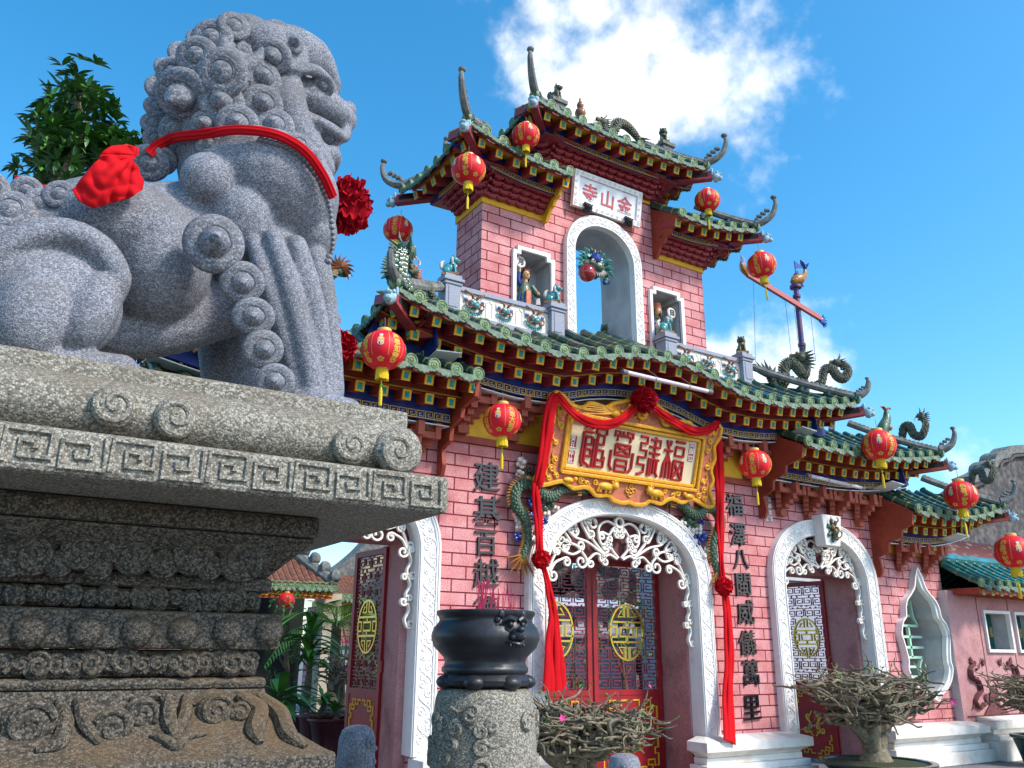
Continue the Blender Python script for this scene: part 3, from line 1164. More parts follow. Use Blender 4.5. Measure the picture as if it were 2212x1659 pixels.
hc = 2.62
door_leaf(1.10, hc, .98, (XC - 1.115, 8.62, .015), 0, False)
door_leaf(1.10, hc, .98, (XC + 1.115, 8.62, .015), 0, True)
for cx in (ARCHES[0][0], ARCHES[2][0]):
    # both leaves of the side doors stand open into the courtyard
    door_leaf(.78, 2.58, 1.02, (cx + .865, 8.66, .015), math.radians(-86), True)
    door_leaf(.78, 2.58, 1.02, (cx - .865, 8.66, .015), math.radians(86), False)

# ---------------------------------------------------------------- plinths
def plinth(x0, x1, y0=7.66, yb=8.0, z=.5, ends=(1, 1)):
    mb = MB()
    e0, e1 = ends
    # sloped top, slab, hollow, steps
    mb.hexa([(x0, y0, z), (x1, y0, z), (x1, yb, z), (x0, yb, z), (x0 + .16 * e0, y0 + .2, z + .048), (x1 - .16 * e1, y0 + .2, z + .048), (x1 - .16 * e1, yb, z + .048), (x0 + .16 * e0, yb, z + .048)])
    mb.span((x0, y0, z - .105), (x1, yb, z - .001))
    n = 6
    for i in range(n):
        a0, a1 = i / n, (i + 1) / n
        d0, d1 = .10 * math.sin(a0 * PI / 2), .10 * math.sin(a1 * PI / 2)
        zt, zb = z - .107 - .07 * a0, z - .107 - .07 * a1
        mb.hexa([(x0 + d1 * e0 + .02, y0 + d1 + .02, zb), (x1 - d1 * e1 - .02, y0 + d1 + .02, zb), (x1 - d1 * e1 - .02, yb, zb), (x0 + d1 * e0 + .02, yb, zb), (x0 + d0 * e0 + .02, y0 + d0 + .02, zt), (x1 - d0 * e1 - .02, y0 + d0 + .02, zt), (x1 - d0 * e1 - .02, yb, zt), (x0 + d0 * e0 + .02, yb, zt)])
    mb.span((x0 + .10 * e0, y0 + .115, z - .25), (x1 - .10 * e1, yb, z - .179))
    mb.span((x0 + .03 * e0, y0 + .045, z - .33), (x1 - .03 * e1, yb, z - .252))
    mb.span((x0 - .03 * e0, y0 - .02, 0), (x1 + .03 * e1, yb, z - .332))
    return mb.build('plinth', M['ledge'], gate, bevel=.008)


plinth(7.46, 9.32)
plinth(XC * 2 - 9.28, XC * 2 - 7.46)
plinth(11.02, 13.36)
plinth(XC * 2 - 13.36, XC * 2 - 11.02)

# ---------------------------------------------------------------- window bays
LEAF = [(0, 2.74), (.035, 2.62), (.09, 2.50), (.20, 2.40), (.31, 2.32), (.375, 2.22), (.39, 2.12), (.42, 2.05), (.50, 1.99), (.55, 1.90), (.585, 1.80), (.555, 1.72), (.52, 1.60), (.495, 1.48), (.49, 1.40), (.515, 1.33), (.49, 1.24), (.42, 1.13), (.30, 1.03), (.14, .95), (.04, .91)]
LEAF = [(q.x, q.z) for q in catmull([(x, 0, z) for x, z in LEAF], 3)]
for sg in (-1, 1):
    wx0, wx1 = sorted((XC + sg * 5.24, XC + sg * 6.70))
    cx = XC + sg * 5.945
    leaf = [(cx + x * .98, z) for x, z in LEAF] + [(cx - x * .98, z) for x, z in reversed(LEAF)][1:-1]
    mb = MB()
    mb.plate([(wx0, 0), (wx1, 0), (wx1, 3.75), (wx0, 3.75)], 8.035, 8.70, [leaf], mi=0, mi_side=1)
    wb = mb.build('window_bay', [M['brick'], M['concrete']], gate)
    out2 = [(cx + (x + .075) * .98 if x > .02 else cx + x, z + (.10 if x < .02 and z > 2 else (-.07 if z < 1 and x < .05 else 0))) for x, z in LEAF]
    outer = out2 + [(2 * cx - x, z) for x, z in reversed(out2)][1:-1]
    mb = MB()
    mb.plate(outer, 7.955, 8.06, [leaf])
    mb.build('leaf_window_frame', M['white'], wb, bevel=.01)
    mb = MB()
    mb.strip([V((x, 7.94, z)) for x, z in [(cx + (a - cx) * .97 + 0, b) for a, b in outer]] + [V((outer[0][0], 7.94, outer[0][1]))], .022, .03)
    mb.build('frame_moulding', M['white'], wb)
    mb = MB()
    yy = 8.33
    bars = [((cx - .05, 2.6), (cx - .05, .9)), ((cx - .22, 2.28), (cx + .2, 2.28)), ((cx - .22, 2.10), (cx + .2, 2.10)), ((cx - .44, 1.95), (cx + .40, 1.95)), ((cx - .5, 1.78), (cx + .46, 1.78)), ((cx - .5, 1.62), (cx + .46, 1.62)), ((cx - .44, 1.47), (cx + .40, 1.47)), ((cx - .22, 1.33), (cx + .2, 1.33)), ((cx - .22, 1.18), (cx + .2, 1.18)), ((cx - .22, 1.95), (cx - .22, 1.47)), ((cx + .14, 1.95), (cx + .14, 1.47))]
    for a, b in bars:
        mb.strip([V((a[0], yy, a[1])), V((b[0], yy, b[1]))], .038, .05)
    for s2 in (-1, 1):
        mb.strip(catmull([(cx + s2 * .40, yy, 1.95), (cx + s2 * .30, yy, 2.1), (cx + s2 * .28, yy, 2.35)], 5), .034, .05)
        mb.strip(catmull([(cx + s2 * .40, yy, 1.47), (cx + s2 * .30, yy, 1.3), (cx + s2 * .40, yy, 1.08)], 5), .034, .05)
    mb.build('mint_grille', M['mint'], wb)
    mb = MB()
    mb.span((wx0 + .1, 8.60, .7), (wx1 - .1, 8.64, 2.9))
    mb.build('window_back', M['maroon'], wb)

# ---------------------------------------------------------------- painted bands, wall lettering
for a, b, z0, z1, y, m_, nm in [(XC - 2.62, XC + 2.62, 3.735, 3.815, 7.965, 'red_wood', 'wall_band'), (XC - 2.6, XC + 2.6, 3.817, 4.40, 7.985, 'yellow', 'yellow_panel'),
                                (XC + 2.66, XC + 5.2, 3.66, 3.86, 7.972, 'yellow', 'yellow_panel'), (XC - 5.2, XC - 2.66, 3.66, 3.86, 7.972, 'yellow', 'yellow_panel'),
                                (XC + 5.27, XC + 6.68, 3.02, 3.20, 7.985, 'yellow', 'yellow_panel'), (XC - 6.68, XC - 5.27, 3.02, 3.20, 7.985, 'yellow', 'yellow_panel')]:
    mb = MB()
    mb.span((a, y, z0), (b, 8.03, z1))
    mb.build(nm, M[m_], gate)


def wall_char(ch, u, v, sz, y=7.985, nm='character', mtl='ink', bold=.004, ext=.016, lean=0):
    p = at(u, v, y)
    mb = MB()
    mb.text(ch, p, sz, ext, bold * sz, ex=V((1, 0, lean)), ez=V((.0, 0, 1)))
    return mb.build(nm, M[mtl], gate, bevel=0)


for ch, u, v, s_ in [('建', 1052, 1030, .36), ('基', 1052, 1103, .36), ('百', 1049, 1173, .31), ('越', 1050, 1238, .33), ('德', 1048, 1316, .30)]:
    wall_char(ch, u, v, s_, lean=.06)
for ch, u, v, s_ in [('福', 1586, 1090, .33), ('澤', 1594, 1155, .33), ('八', 1600, 1208, .30), ('閩', 1605, 1262, .33), ('威', 1610, 1322, .33), ('儀', 1614, 1388, .33), ('萬', 1622, 1452, .34), ('里', 1624, 1528, .34)]:
    wall_char(ch, u, v, s_, lean=.06)
p = at(1659, 1100, 7.985)
mb = MB()
for k, ch in enumerate('癸丑年立'):
    mb.text(ch, p + V((-.035, 0, .14 - k * .09)), .075, .004, .0015)
for k, ch in enumerate('福建會館'):
    mb.text(ch, p + V((.04, 0, .14 - k * .09)), .075, .004, .0015)
mb.build('small_inscription', M['white2'], gate)
# ------------------------------------------------------------------ glazed roofs
ZV = V((0, 0, 1))


def slope(mb, E, inn, runs, rises, R=.052, gap=.255, disc=.074):
    """tile rows climbing inward from eave points E"""
    n = len(E)
    al = V((-inn.y, inn.x, 0))
    if (E[-1] - E[0]).dot(al) < 0:
        al = -al
    for i, e in enumerate(E):
        run, rise = max(runs[i], .05), rises[i]
        P_ = lambda t: e + inn * (run * t) + ZV * (rise * (.78 * t + .22 * t * t))
        k = max(2, int(run / .12))
        mb.tube([P_(j / k) for j in range(k + 1)], R, 8, 0)
        m_ = int(run / .21)
        for j in range(1, m_ + 1):
            t = (j * .21 - .06) / run
            if t < .97:
                mb.tube([P_(t - .012 / run), P_(t + .012 / run)], R + .006, 8, 2)
        # round end tile
        f = -inn
        q = Matrix((al, ZV.cross(al).normalized() * 1, ZV)).transposed()
        rot = (f * 1.0 - ZV * .12).normalized().to_track_quat('Z', 'Y').to_matrix()
        prof = [(disc * .98, -.03), (disc, .0), (disc * .93, .012), (disc * .80, .012), (disc * .76, .005), (disc * .5, .006), (disc * .46, .012), (disc * .34, .012), (disc * .30, .005), (disc * .12, .014), (0, .016)]
        mb.lathe(prof, e + f * .012, 18, 1, rot)
        if i < n - 1:
            e2 = E[i + 1]
            r2, s2 = max(runs[i + 1], .05), rises[i + 1]
            k = 4
            vs = []
            for j in range(k + 1):
                t = j / k
                a = P_(t)
                b = e2 + inn * (r2 * t) + ZV * (s2 * (.78 * t + .22 * t * t))
                md = (a + b) / 2 - ZV * .035
                vs += [a - ZV * .012, md, b - ZV * .012]
            fs = []
            for j in range(k):
                c = j * 3
                fs += [(c, c + 1, c + 4, c + 3), (c + 1, c + 2, c + 5, c + 4)]
            mb.add(vs, fs, 0)
            # drip tile hanging between the two round ends
            c = (e + e2) / 2 - ZV * .012 + f * .012
            du = (e2 - e)
            gl = du.length
            du = du.normalized()
            dn = (-ZV + f * .35).normalized()
            nm = du.cross(dn).normalized()
            if nm.dot(f) < 0:
                nm = -nm
            W, H = gl * .49, .125
            prof = [(-1, -.05), (-.96, .25), (-.80, .36), (-.74, .56), (-.5, .60), (-.40, .82), (-.16, .84), (0, 1.02), (.16, .84), (.40, .82), (.5, .60), (.74, .56), (.80, .36), (.96, .25), (1, -.05), (.6, .10), (.2, .16), (-.2, .16), (-.6, .10)]
            cen = V((0, 0, 0))
            fr = [c + du * (a * W) + dn * (b * H) + nm * (.012 - .02 * abs(a)) for a, b in prof]
            bk = [q_ - nm * .02 for q_ in fr]
            m = len(prof)
            fsx = []
            for a_ in range(7):
                top = [14, 15, 16, 17, 18, 0]
            fan = [(0, 1, 18), (1, 2, 18), (2, 3, 18), (3, 4, 18), (4, 17, 18), (4, 5, 17), (5, 6, 17), (6, 7, 17), (7, 16, 17), (7, 8, 16), (8, 9, 16), (9, 10, 16), (10, 15, 16), (10, 11, 15), (11, 12, 15), (12, 13, 15), (13, 14, 15)]
            for t3 in fan:
                fsx.append(t3)
                fsx.append(tuple(x + m for x in reversed(t3)))
            for a_ in range(m):
                b_ = (a_ + 1) % m
                fsx.append((a_, b_, b_ + m, a_ + m))
            mb.add(fr + bk, fsx, 3, False)


RAFT = {}


def rafter_mesh(wood, L_=.4, w_=.085, h_=.10):
    key = (wood, L_, w_)
    if key not in RAFT:
        mb = MB()
        mb.span((-w_ / 2, .0, -h_ / 2), (w_ / 2, L_, h_ / 2), 0)
        a, b = w_ / 2 + .005, h_ / 2 + .005
        mb.span((-a, -.012, -b), (a, .004, b), 1)
        a, b = w_ * .30, h_ * .33
        mb.add([V(q) for q in ((-a, -.0135, -b), (a, -.0135, -b), (a, -.0135, b), (-a, -.0135, b), (0, -.032, 0))], [(0, 1, 4), (1, 2, 4), (2, 3, 4), (3, 0, 4)], 2, False)
        RAFT[key] = mb.mesh('rafter', [M[wood], M['yellow'], M['teal']])
    return RAFT[key]


def put_rafter(tip, inn, wood, parent, L_=.4, tilt=.28, w_=.085, h_=.10):
    rz = math.atan2(-inn.x, inn.y)
    mw = Matrix.Translation(tip) @ Matrix.Rotation(rz, 4, 'Z') @ Matrix.Rotation(tilt, 4, 'X')
    return link('rafter', rafter_mesh(wood, L_, w_, h_), parent, mw)


def meander(mb, pts, h=.085, t=.008, nrm=V((0, -1, 0)), mi=0):
    """gold key border following pts (a polyline), standing on nrm"""
    L_ = [0]
    for a, b in zip(pts, pts[1:]):
        L_.append(L_[-1] + (b - a).length)
    tot = L_[-1]

    def pos(d):
        k = 0
        while k < len(L_) - 2 and L_[k + 1] < d:
            k += 1
        f = (d - L_[k]) / max(1e-6, L_[k + 1] - L_[k])
        return pts[k].lerp(pts[k + 1], f)
    u_ = h * 1.18
    n = max(1, int(tot / u_))
    u_ = tot / n
    w_ = h * .105
    key = [(.06, .06), (.06, .94), (.88, .94), (.88, .28), (.36, .28), (.36, .62), (.60, .62)]
    for i in range(n):
        mb.strip([pos((i + a) * u_) + ZV * ((b - .5) * h) + nrm * t for a, b in key], w_, t, nrm, mi)
        mb.strip([pos((i + .06) * u_) + ZV * (-.46 * h) + nrm * t, pos((i + 1.0) * u_) + ZV * (-.46 * h) + nrm * t], w_, t, nrm, mi)


def eave(E, inn, parent, wood, two=True, span=.9, trim=(0, 0)):
    """painted woodwork under one eave line: boards, soffits, rafters, key border"""
    O = lambda e, d, z: e + inn * d + ZV * z
    f = -inn
    mb = MB()
    n = len(E)

    def sheet(d0, z0, d1, z1, mi, th=.012):
        for a, b in zip(E, E[1:]):
            p = [O(a, d0, z0), O(b, d0, z0), O(b, d1, z1), O(a, d1, z1)]
            mb.hexa([q - ZV * th for q in p] + p, mi)
    sheet(.05, -.045, .52, .12, 1)
    mb.strip([O(e, .045, -.062) for e in E], .05, .02, f, 0)
    if two:
        mb.strip([O(e, .42, -.10) for e in E], .17, .03, f, 0)
        sheet(.34, -.165, .62, -.09, 2)
        mb.strip([O(e, .60, -.26) for e in E], .28, .02, f, 3)
        sheet(.60, -.425, span, -.40, 4)
    else:
        mb.strip([O(e, .33, -.09) for e in E], .22, .02, f, 3)
        sheet(.33, -.205, span, -.19, 0)
    eb = mb.build('eave_board', [M[wood], M['yellow'], M['yellow_dk'], M['blue'], M['marble']], parent)
    mb = MB()
    i0, i1 = trim
    sub = E[i0:n - i1] if n - i1 - i0 > 1 else E
    meander(mb, [O(e, .585 if two else .316, -.35 if two else -.155) for e in sub], .085 if two else .075, .006, f)
    mb.build('key_border', M['fretgold'], parent)
    for i in range(n):
        put_rafter(O(E[i], .095, -.125), inn, wood, parent, .36)
    if two:
        for i in range(n - 1):
            put_rafter(O((E[i] + E[i + 1]) / 2, .34, -.245), inn, wood, parent, .28, .2)


def hip_roof(name, xa, xb, ye, zf, run, rise, yback, hips, parent, wood, two=True, n=None, side_dip=.16, fin=1.0):
    root_mb = MB()
    n = n or max(2, round((xb - xa) / .256))
    X_ = [xa + (xb - xa) * i / n for i in range(n + 1)]
    inn = V((0, 1, 0))
    E = [V((x, ye, zf(x))) for x in X_]
    runs = [min(run, (x - xa + .06) if hips[0] else run, (xb - x + .06) if hips[1] else run) for x in X_]
    slope(root_mb, E, inn, runs, [rise * r / run for r in runs])
    sides = []
    for k, xs, sg in ((0, xa, 1), (1, xb, -1)):
        if not hips[k]:
            continue
        inn2 = V((sg, 0, 0))
        m = max(2, round((yback - ye) / .256))
        Y_ = [ye + (yback - ye) * j / m for j in range(m + 1)]
        zt = zf(xs)
        ym, hf = (ye + yback) / 2, (yback - ye) / 2
        E2 = [V((xs, y, zt - side_dip + side_dip * abs((y - ym) / hf) ** 2.2)) for y in Y_]
        r2 = [min(run, y - ye + .06, yback - y + .06) for y in Y_]
        slope(root_mb, E2, inn2, r2, [rise * r / run for r in r2])
        sides.append((k, E2, inn2))
    ro = root_mb.build(name, [M['tile'], M['disc'], M['ring'], M['drip']], parent)
    eave(E, inn, ro, wood, two, ye and (8.0 - ye), (2 if hips[0] else 0, 2 if hips[1] else 0))
    for k, E2, inn2 in sides:
        eave(E2[1:-1] if len(E2) > 4 else E2, inn2, ro, wood, two, .9, (1, 1))
    # hip ridges and corner beams
    for k, xs, sg in ((0, xa, 1), (1, xb, -1)):
        if not hips[k]:
            continue
        a = V((xs, ye, zf(xs)))
        for yy, dy in ((ye, 1), (yback, -1)):
            c = V((xs, yy, zf(xs)))
            pts = []
            for j in range(9):
                t = j / 8
                pts.append(c + V((sg * run * t, dy * run * t, rise * (.78 * t + .22 * t * t) + .035)))
            mb = MB()
            mb.tube(pts, .05, 8, 0, sq=1.0)
            for j in range(22):
                q_ = pts[0].lerp(pts[-1], j / 22) + ZV * (.045 - .03 * math.sin(PI * j / 22))
                mb.ball(q_, (.036, .036, .03), 7, 5, 0, None, .4, 30)
            d = V((-sg, -dy, 0)).normalized()
            mb.tube(catmull([pts[0] + V((0, 0, .02)), pts[0] + d * .12 * fin + ZV * .05 * fin, pts[0] + d * .26 * fin + ZV * .16 * fin, pts[0] + d * .32 * fin + ZV * .34 * fin, pts[0] + d * .30 * fin + ZV * .42 * fin], 4), [.06, .055, .045, .035, .02], 8, 0)
            for q in range(7):
                mb.ball(pts[0] + d * (.02 + .03 * q) * fin + ZV * (.10 + .022 * q + .03 * (q % 2)) * fin, .032 * fin, 7, 5, 0)
            mb.ball(pts[0] + d * .30 * fin + ZV * .45 * fin, (.05 * fin, .05 * fin, .035 * fin), 8, 6, 0)
            mb.build('hip_ridge', M['ridge'], ro)
            # corner beam with a pale beast head under the tip
            mb = MB()
            q0 = c + ZV * -.20
            q1 = q0 - d * .85 + ZV * (-.10 if two else .02)
            ax_ = (q0 - q1).normalized()
            mb.strip([q1, q0 + d * .08 + ZV * .02], .13, .10, perp(ax_).cross(ax_).cross(ax_) if False else V((-d.y, d.x, 0)), 0)
            mb.strip([q1 + ZV * .02, q0 + d * .02 + ZV * .03], .07, .106, V((-d.y, d.x, 0)), 1)
            cb = mb.build('corner_beam', [M[wood], M['dark']], ro)
            mb = MB()
            h = q0 + d * .13
            mb.ball(h, (.065, .065, .075), 10, 8, 0, None, .3, 20)
            mb.ball(h + d * .06 - ZV * .03, (.045, .045, .035), 8, 6)
            mb.ball(h + d * .05 + ZV * .035, (.04, .04, .025), 8, 6)
            for s2 in (-1, 1):
                sd_ = V((-d.y, d.x, 0)) * s2
                mb.ball(h + sd_ * .045 + ZV * .05 + d * .02, .022, 6, 5)
                mb.ball(h + sd_ * .05 + ZV * .08 - d * .05, (.02, .02, .05), 6, 5)
            mb.build('beast_head', M['paleblue'], cb)
    return ro


def zmain(x):
    s_ = abs(x - XC)
    K = [(0, 4.91), (.3, 4.90), (.65, 4.85), (.95, 4.77), (1.2, 4.69), (1.7, 4.665), (2.2, 4.70), (2.6, 4.76), (3.0, 4.82), (3.3, 4.88), (3.6, 4.975), (4.2, 5.2)]
    for a, b in zip(K, K[1:]):
        if s_ <= b[0]:
            t = (s_ - a[0]) / (b[0] - a[0])
            return a[1] + (b[1] - a[1]) * t
    return K[-1][1]


def flare(x0, x1, z0, z1, k=.7):
    """level from x0, then curving up to z1 at x1"""
    def f(x):
        t = (x - x0) / (x1 - x0)
        return z0 + (z1 - z0) * max(0, (t - (1 - k)) / k) ** 2
    return f


main = hip_roof('main_roof', XC - 3.57, XC + 3.57, 7.0, zmain, 1.0, .56, 9.3, (True, True), gate, 'maroon_wood', n=28, fin=.6)
bayR = hip_roof('side_roof', XC + 2.56, XC + 5.62, 7.1, flare(XC + 2.56, XC + 5.62, 4.235, 4.46), .9, .52, 9.2, (False, True), gate, 'red_wood', fin=.8)
bayL = hip_roof('side_roof', XC - 5.62, XC - 2.56, 7.1, flare(XC - 2.56, XC - 5.62, 4.235, 4.46), .9, .52, 9.2, (True, False), gate, 'red_wood', fin=.8)
winR = hip_roof('low_roof', XC + 5.02, XC + 7.32, 7.2, flare(XC + 5.02, XC + 7.32, 3.565, 3.84), .8, .46, 9.1, (False, True), gate, 'red_wood', fin=.8)
winL = hip_roof('low_roof', XC - 7.32, XC - 5.02, 7.2, flare(XC - 5.02, XC - 7.32, 3.565, 3.84), .8, .46, 9.1, (True, False), gate, 'red_wood', fin=.8)

# solid masonry under the roofs
mb = MB()
mb.span((XC - 2.6, 8.01, 4.45), (XC + 2.6, 9.0, 5.24))
mb.span((XC - 4.7, 8.01, 4.40), (XC - 2.62, 8.6, 4.70))
mb.span((XC + 2.62, 8.01, 4.40), (XC + 4.7, 8.6, 4.70))
mb.span((XC - 6.5, 8.04, 3.70), (XC - 5.26, 8.5, 3.98))
mb.span((XC + 5.26, 8.04, 3.70), (XC + 6.5, 8.5, 3.98))
mb.build('masonry_core', M['ridge'], gate)

# orange-red boards closing the inner ends of the side roofs
XFN = lambda x0: (lambda a, y, z: V((x0 + y, a, z)))


def end_board(x0, ye, ze, yw, zw, zb, parent, m_='red_wood', m2='red_wood'):
    d = yw - ye
    o_ = [(ye + .05, ze - .02), (yw, zw), (yw, zb), (yw - .10, zb), (yw - .14, zb + .12), (yw - .10, zb + .30), (yw - .28, zb + .36), (yw - .30, zb + .50), (yw - .52, zb + .56), (yw - .54, zb + .66), (ye + .08, zb + .72)]
    o_ = [(y, min(z, ze - .03) if y < yw - .01 else z) for y, z in o_]
    mb = MB()
    mb.plate(o_, 0, .045, fn=XFN(x0), mi=0, mi_side=1)
    return mb.build('end_board', [M[m_], M[m2]], parent)


end_board(XC + 2.50, 7.1, 4.22, 8.0, 4.60, 3.30, gate)
end_board(XC - 2.545, 7.1, 4.22, 8.0, 4.60, 3.30, gate)
end_board(XC + 4.94, 7.2, 3.56, 8.0, 3.95, 2.62, gate)
end_board(XC - 4.985, 7.2, 3.56, 8.0, 3.95, 2.62, gate)


# ---------------------------------------------------------------- brackets
def big_bracket():
    mb = MB()
    o_ = [(0, 0), (.09, 0), (.09, .06), (.17, .06), (.17, .12), (.25, .12), (.25, .18), (.33, .18), (.33, .26), (.40, .26), (.40, .42), (.31, .42), (.31, .34), (.20, .34), (.20, .42), (.11, .42), (.11, .25), (0, .25)]
    for a in (-48, 48, 0):
        an = math.radians(a)
        d = V((math.sin(an), -math.cos(an), 0))
        s_ = V((math.cos(an), math.sin(an), 0))
        k = .9 if a else 1
        mb.plate([(x * k, z) for x, z in o_], -.04, .04, fn=lambda x, y, z, d=d, s_=s_: d * x + s_ * y + ZV * z)
    mb.span((-.07, -.10, -.06), (.07, .0, .02))
    mb.span((-.26, -.30, .26), (.26, -.24, .33))
    for sx in (-1, 1):
        mb.span((sx * .26 - .035, -.31, .26), (sx * .26 + .035, -.23, .44))
        mb.span((sx * .26 - .05, -.325, .40), (sx * .26 + .05, -.215, .44))
    return mb.mesh('bracket', M['bracket'])


BB = big_bracket()
for sg in (-1, 1):
    for x, z, y, s_ in [(1.62, 3.88, 7.985, 1), (2.28, 3.88, 7.985, 1), (2.92, 3.42, 8.0, .92), (3.50, 3.42, 8.0, .92), (4.08, 3.42, 8.0, .92), (4.66, 3.42, 8.0, .92), (5.60, 2.80, 8.03, .86), (6.30, 2.80, 8.03, .86)]:
        link('bracket', BB, gate, Matrix.Translation((XC + sg * x, y, z)) @ Matrix.Scale(s_, 4))

# ---------------------------------------------------------------- the tower
T = 8.22
tower = link('tower', None, gate, Matrix.Translation((XC, 8.56, 5.0)))
aT = arch(XC, .52, 6.66, 7.17, 5.1, 30)
nich = []
for sg in (-1, 1):
    c = XC + sg * 1.15
    nich.append([(c - .27, 5.55), (c + .27, 5.55), (c + .27, 6.40), (c + .20, 6.40), (c + .20, 6.47), (c - .20, 6.47), (c - .20, 6.40), (c - .27, 6.40)])
TO = [(XC - 1.92, 5.0), (XC - .52, 5.0)]
ol = [(XC - 1.92, 5.0)] + [(x, z if z > 5.2 else 5.0) for x, z in aT] + [(XC + 1.92, 5.0), (XC + 1.92, 7.35), (XC + .95, 7.35), (XC + .95, 8.15), (XC - .95, 8.15), (XC - .95, 7.35), (XC - 1.92, 7.35)]
mb = MB()
mb.plate(ol, T, 8.56, nich, mi=0, mi_side=1)
mb.plate(ol, 8.56, 8.90, mi=0, mi_side=1)
mb.span((XC - 1.925, T - .002, 5.0), (XC - 1.921, 8.902, 7.35), 0)
mb.span((XC + 1.921, T - .002, 5.0), (XC + 1.925, 8.902, 7.35), 0)
mb.build('tower_wall', [M['brick'], M['concrete']], tower)
for sg in (-1, 1):
    c = XC + sg * 1.15
    mb = MB()
    mb.span((c - .30, 8.545, 5.5), (c + .30, 8.556, 6.5))
    mb.build('niche_back', M['concrete'], tower)
oT, iT = arch(XC, .655, 6.70, 7.32, 5.1, 36), arch(XC, .515, 6.66, 7.165, 5.1, 36)
mb = MB()
mb.plate(oT + list(reversed(iT)), T - .09, T + .02)
su = mb.build('tower_arch_surround', M['white'], tower, bevel=.006)
mb = MB()
mid = [((a[0] + b[0]) / 2, (a[1] + b[1]) / 2) for a, b in zip(oT, iT)]
relief_vine(mb, [(mid[0][0], 5.2 + k * .3) for k in range(0, 5)] + mid[2:-2:2] + [(mid[-1][0], 5.2 + k * .3) for k in range(4, -1, -1)], .085, 9, T - .0915, .008, .07)
mb.build('carved_vine', M['white'], su)
for sg in (-1, 1):
    c = XC + sg * 1.15
    inn_ = nich[0 if sg < 0 else 1]
    out_ = [(c - .325, 5.50), (c + .325, 5.50), (c + .325, 6.455), (c + .255, 6.455), (c + .255, 6.525), (c - .255, 6.525), (c - .255, 6.455), (c - .325, 6.455)]
    mb = MB()
    mb.plate(out_, T - .045, T + .02, [inn_])
    mb.build('niche_frame', M['white'], tower, bevel=.006)
# yellow cornice strips
for a, b, z in [(XC - 1.935, XC - .96, 7.0), (XC + .96, XC + 1.935, 7.0), (XC - .955, XC + .955, 7.86)]:
    mb = MB()
    mb.span((a, T - .02, z), (b, T + .01, z + .25))
    mb.build('yellow_cornice', M['yellow'], tower)
for sg in (-1, 1):
    mb = MB()
    mb.span((XC + sg * 1.926, T - .019, 7.0), (XC + sg * 1.945, 8.92, 7.25))
    mb.build('yellow_cornice', M['yellow'], tower)


def zlow(sg):
    return lambda x: 7.455 + .21 * max(0, (abs(x - XC) - 1.35) / 1.15) ** 1.7


topR = hip_roof('tower_top_roof', XC - 1.52, XC + 1.52, 7.6, lambda x: 8.295 + .10 * (abs(x - XC) / 1.5) ** 2.6, .62, .46, 9.5, (True, True), tower, 'maroon_wood', two=False, n=12, side_dip=.11)
lowL = hip_roof('tower_side_roof', XC - 2.50, XC - .98, 7.6, zlow(-1), .62, .44, 9.5, (True, False), tower, 'maroon_wood', two=False, n=6, side_dip=.15)
lowR = hip_roof('tower_side_roof', XC + .98, XC + 2.50, 7.6, zlow(1), .62, .44, 9.5, (False, True), tower, 'maroon_wood', two=False, n=6, side_dip=.15)
mb = MB()
mb.span((XC - .94, T + .01, 8.15), (XC + .94, 8.9, 8.72))
mb.span((XC - 1.9, T + .01, 7.35), (XC - .96, 8.88, 7.86))
mb.span((XC + .96, T + .01, 7.35), (XC + 1.9, 8.88, 7.86))
mb.build('tower_core', M['ridge'], tower)
for x0 in (XC - .995, XC + .95):
    mb = MB()
    o_ = [(7.64, 7.42), (8.22, 7.80), (8.22, 6.98), (8.14, 6.97), (8.08, 7.06), (8.04, 7.12), (7.97, 7.13), (7.93, 7.20), (7.84, 7.22), (7.80, 7.29), (7.70, 7.31), (7.65, 7.36)]
    mb.plate(o_, 0, .045, fn=XFN(x0), mi=0, mi_side=0)
    mb.build('end_board', [M['red_wood' if x0 > XC else 'yellow']], tower)


def small_bracket():
    mb = MB()
    for j in range(4):
        z = .012 + j * .058
        f = .055 + j * .062
        mb.span((-.022, -f, z), (.022, .0, z + .04))
        mb.span((-.062, -f - .01, z + .008), (.062, -f + .028, z + .05))
        for sx in (-1, 1):
            mb.box((sx * .055, -f + .008, z + .048), (.036, .042, .03))
            an = math.radians(45 * sx)
            mb.box((sx * (.03 + f * .26), -f * .45, z + .025), (.028, f * .9, .034), 0, Matrix.Rotation(an, 3, 'Z'))
    return mb.mesh('bracket', M['maroon_wood'])


SB = small_bracket()
for x0, x1, z, n in [(XC - 1.9, XC - 1.02, 7.06, 6), (XC + 1.02, XC + 1.9, 7.06, 6), (XC - .92, XC + .92, 7.89, 12)]:
    for i in range(n):
        link('bracket', SB, tower, Matrix.Translation((x0 + (x1 - x0) * (i + .5) / n, T - .02, z)))
for sg in (-1, 1):
    for i in range(4):
        link('bracket', SB, tower, Matrix.Translation((XC + sg * 1.945, T + .08 + .16 * i, 7.06)) @ Matrix.Rotation(sg * PI / 2, 4, 'Z'))
for sg, z, x in ((-1, 7.06, 1.93), (1, 7.06, 1.93), (-1, 7.89, .95), (1, 7.89, .95)):
    link('bracket', SB, tower, Matrix.Translation((XC + sg * x, T - .01, z)) @ Matrix.Rotation(sg * PI / 4, 4, 'Z') @ Matrix.Scale(1.15, 4))

# name plaque of the tower
def slab_frame(P0, ex, ez, w_, h_):
    """point mapper on a tilted board centred at P0"""
    nn = -ex.cross(ez)
    return lambda x, y, z: P0 + ex * x + ez * z + nn * y


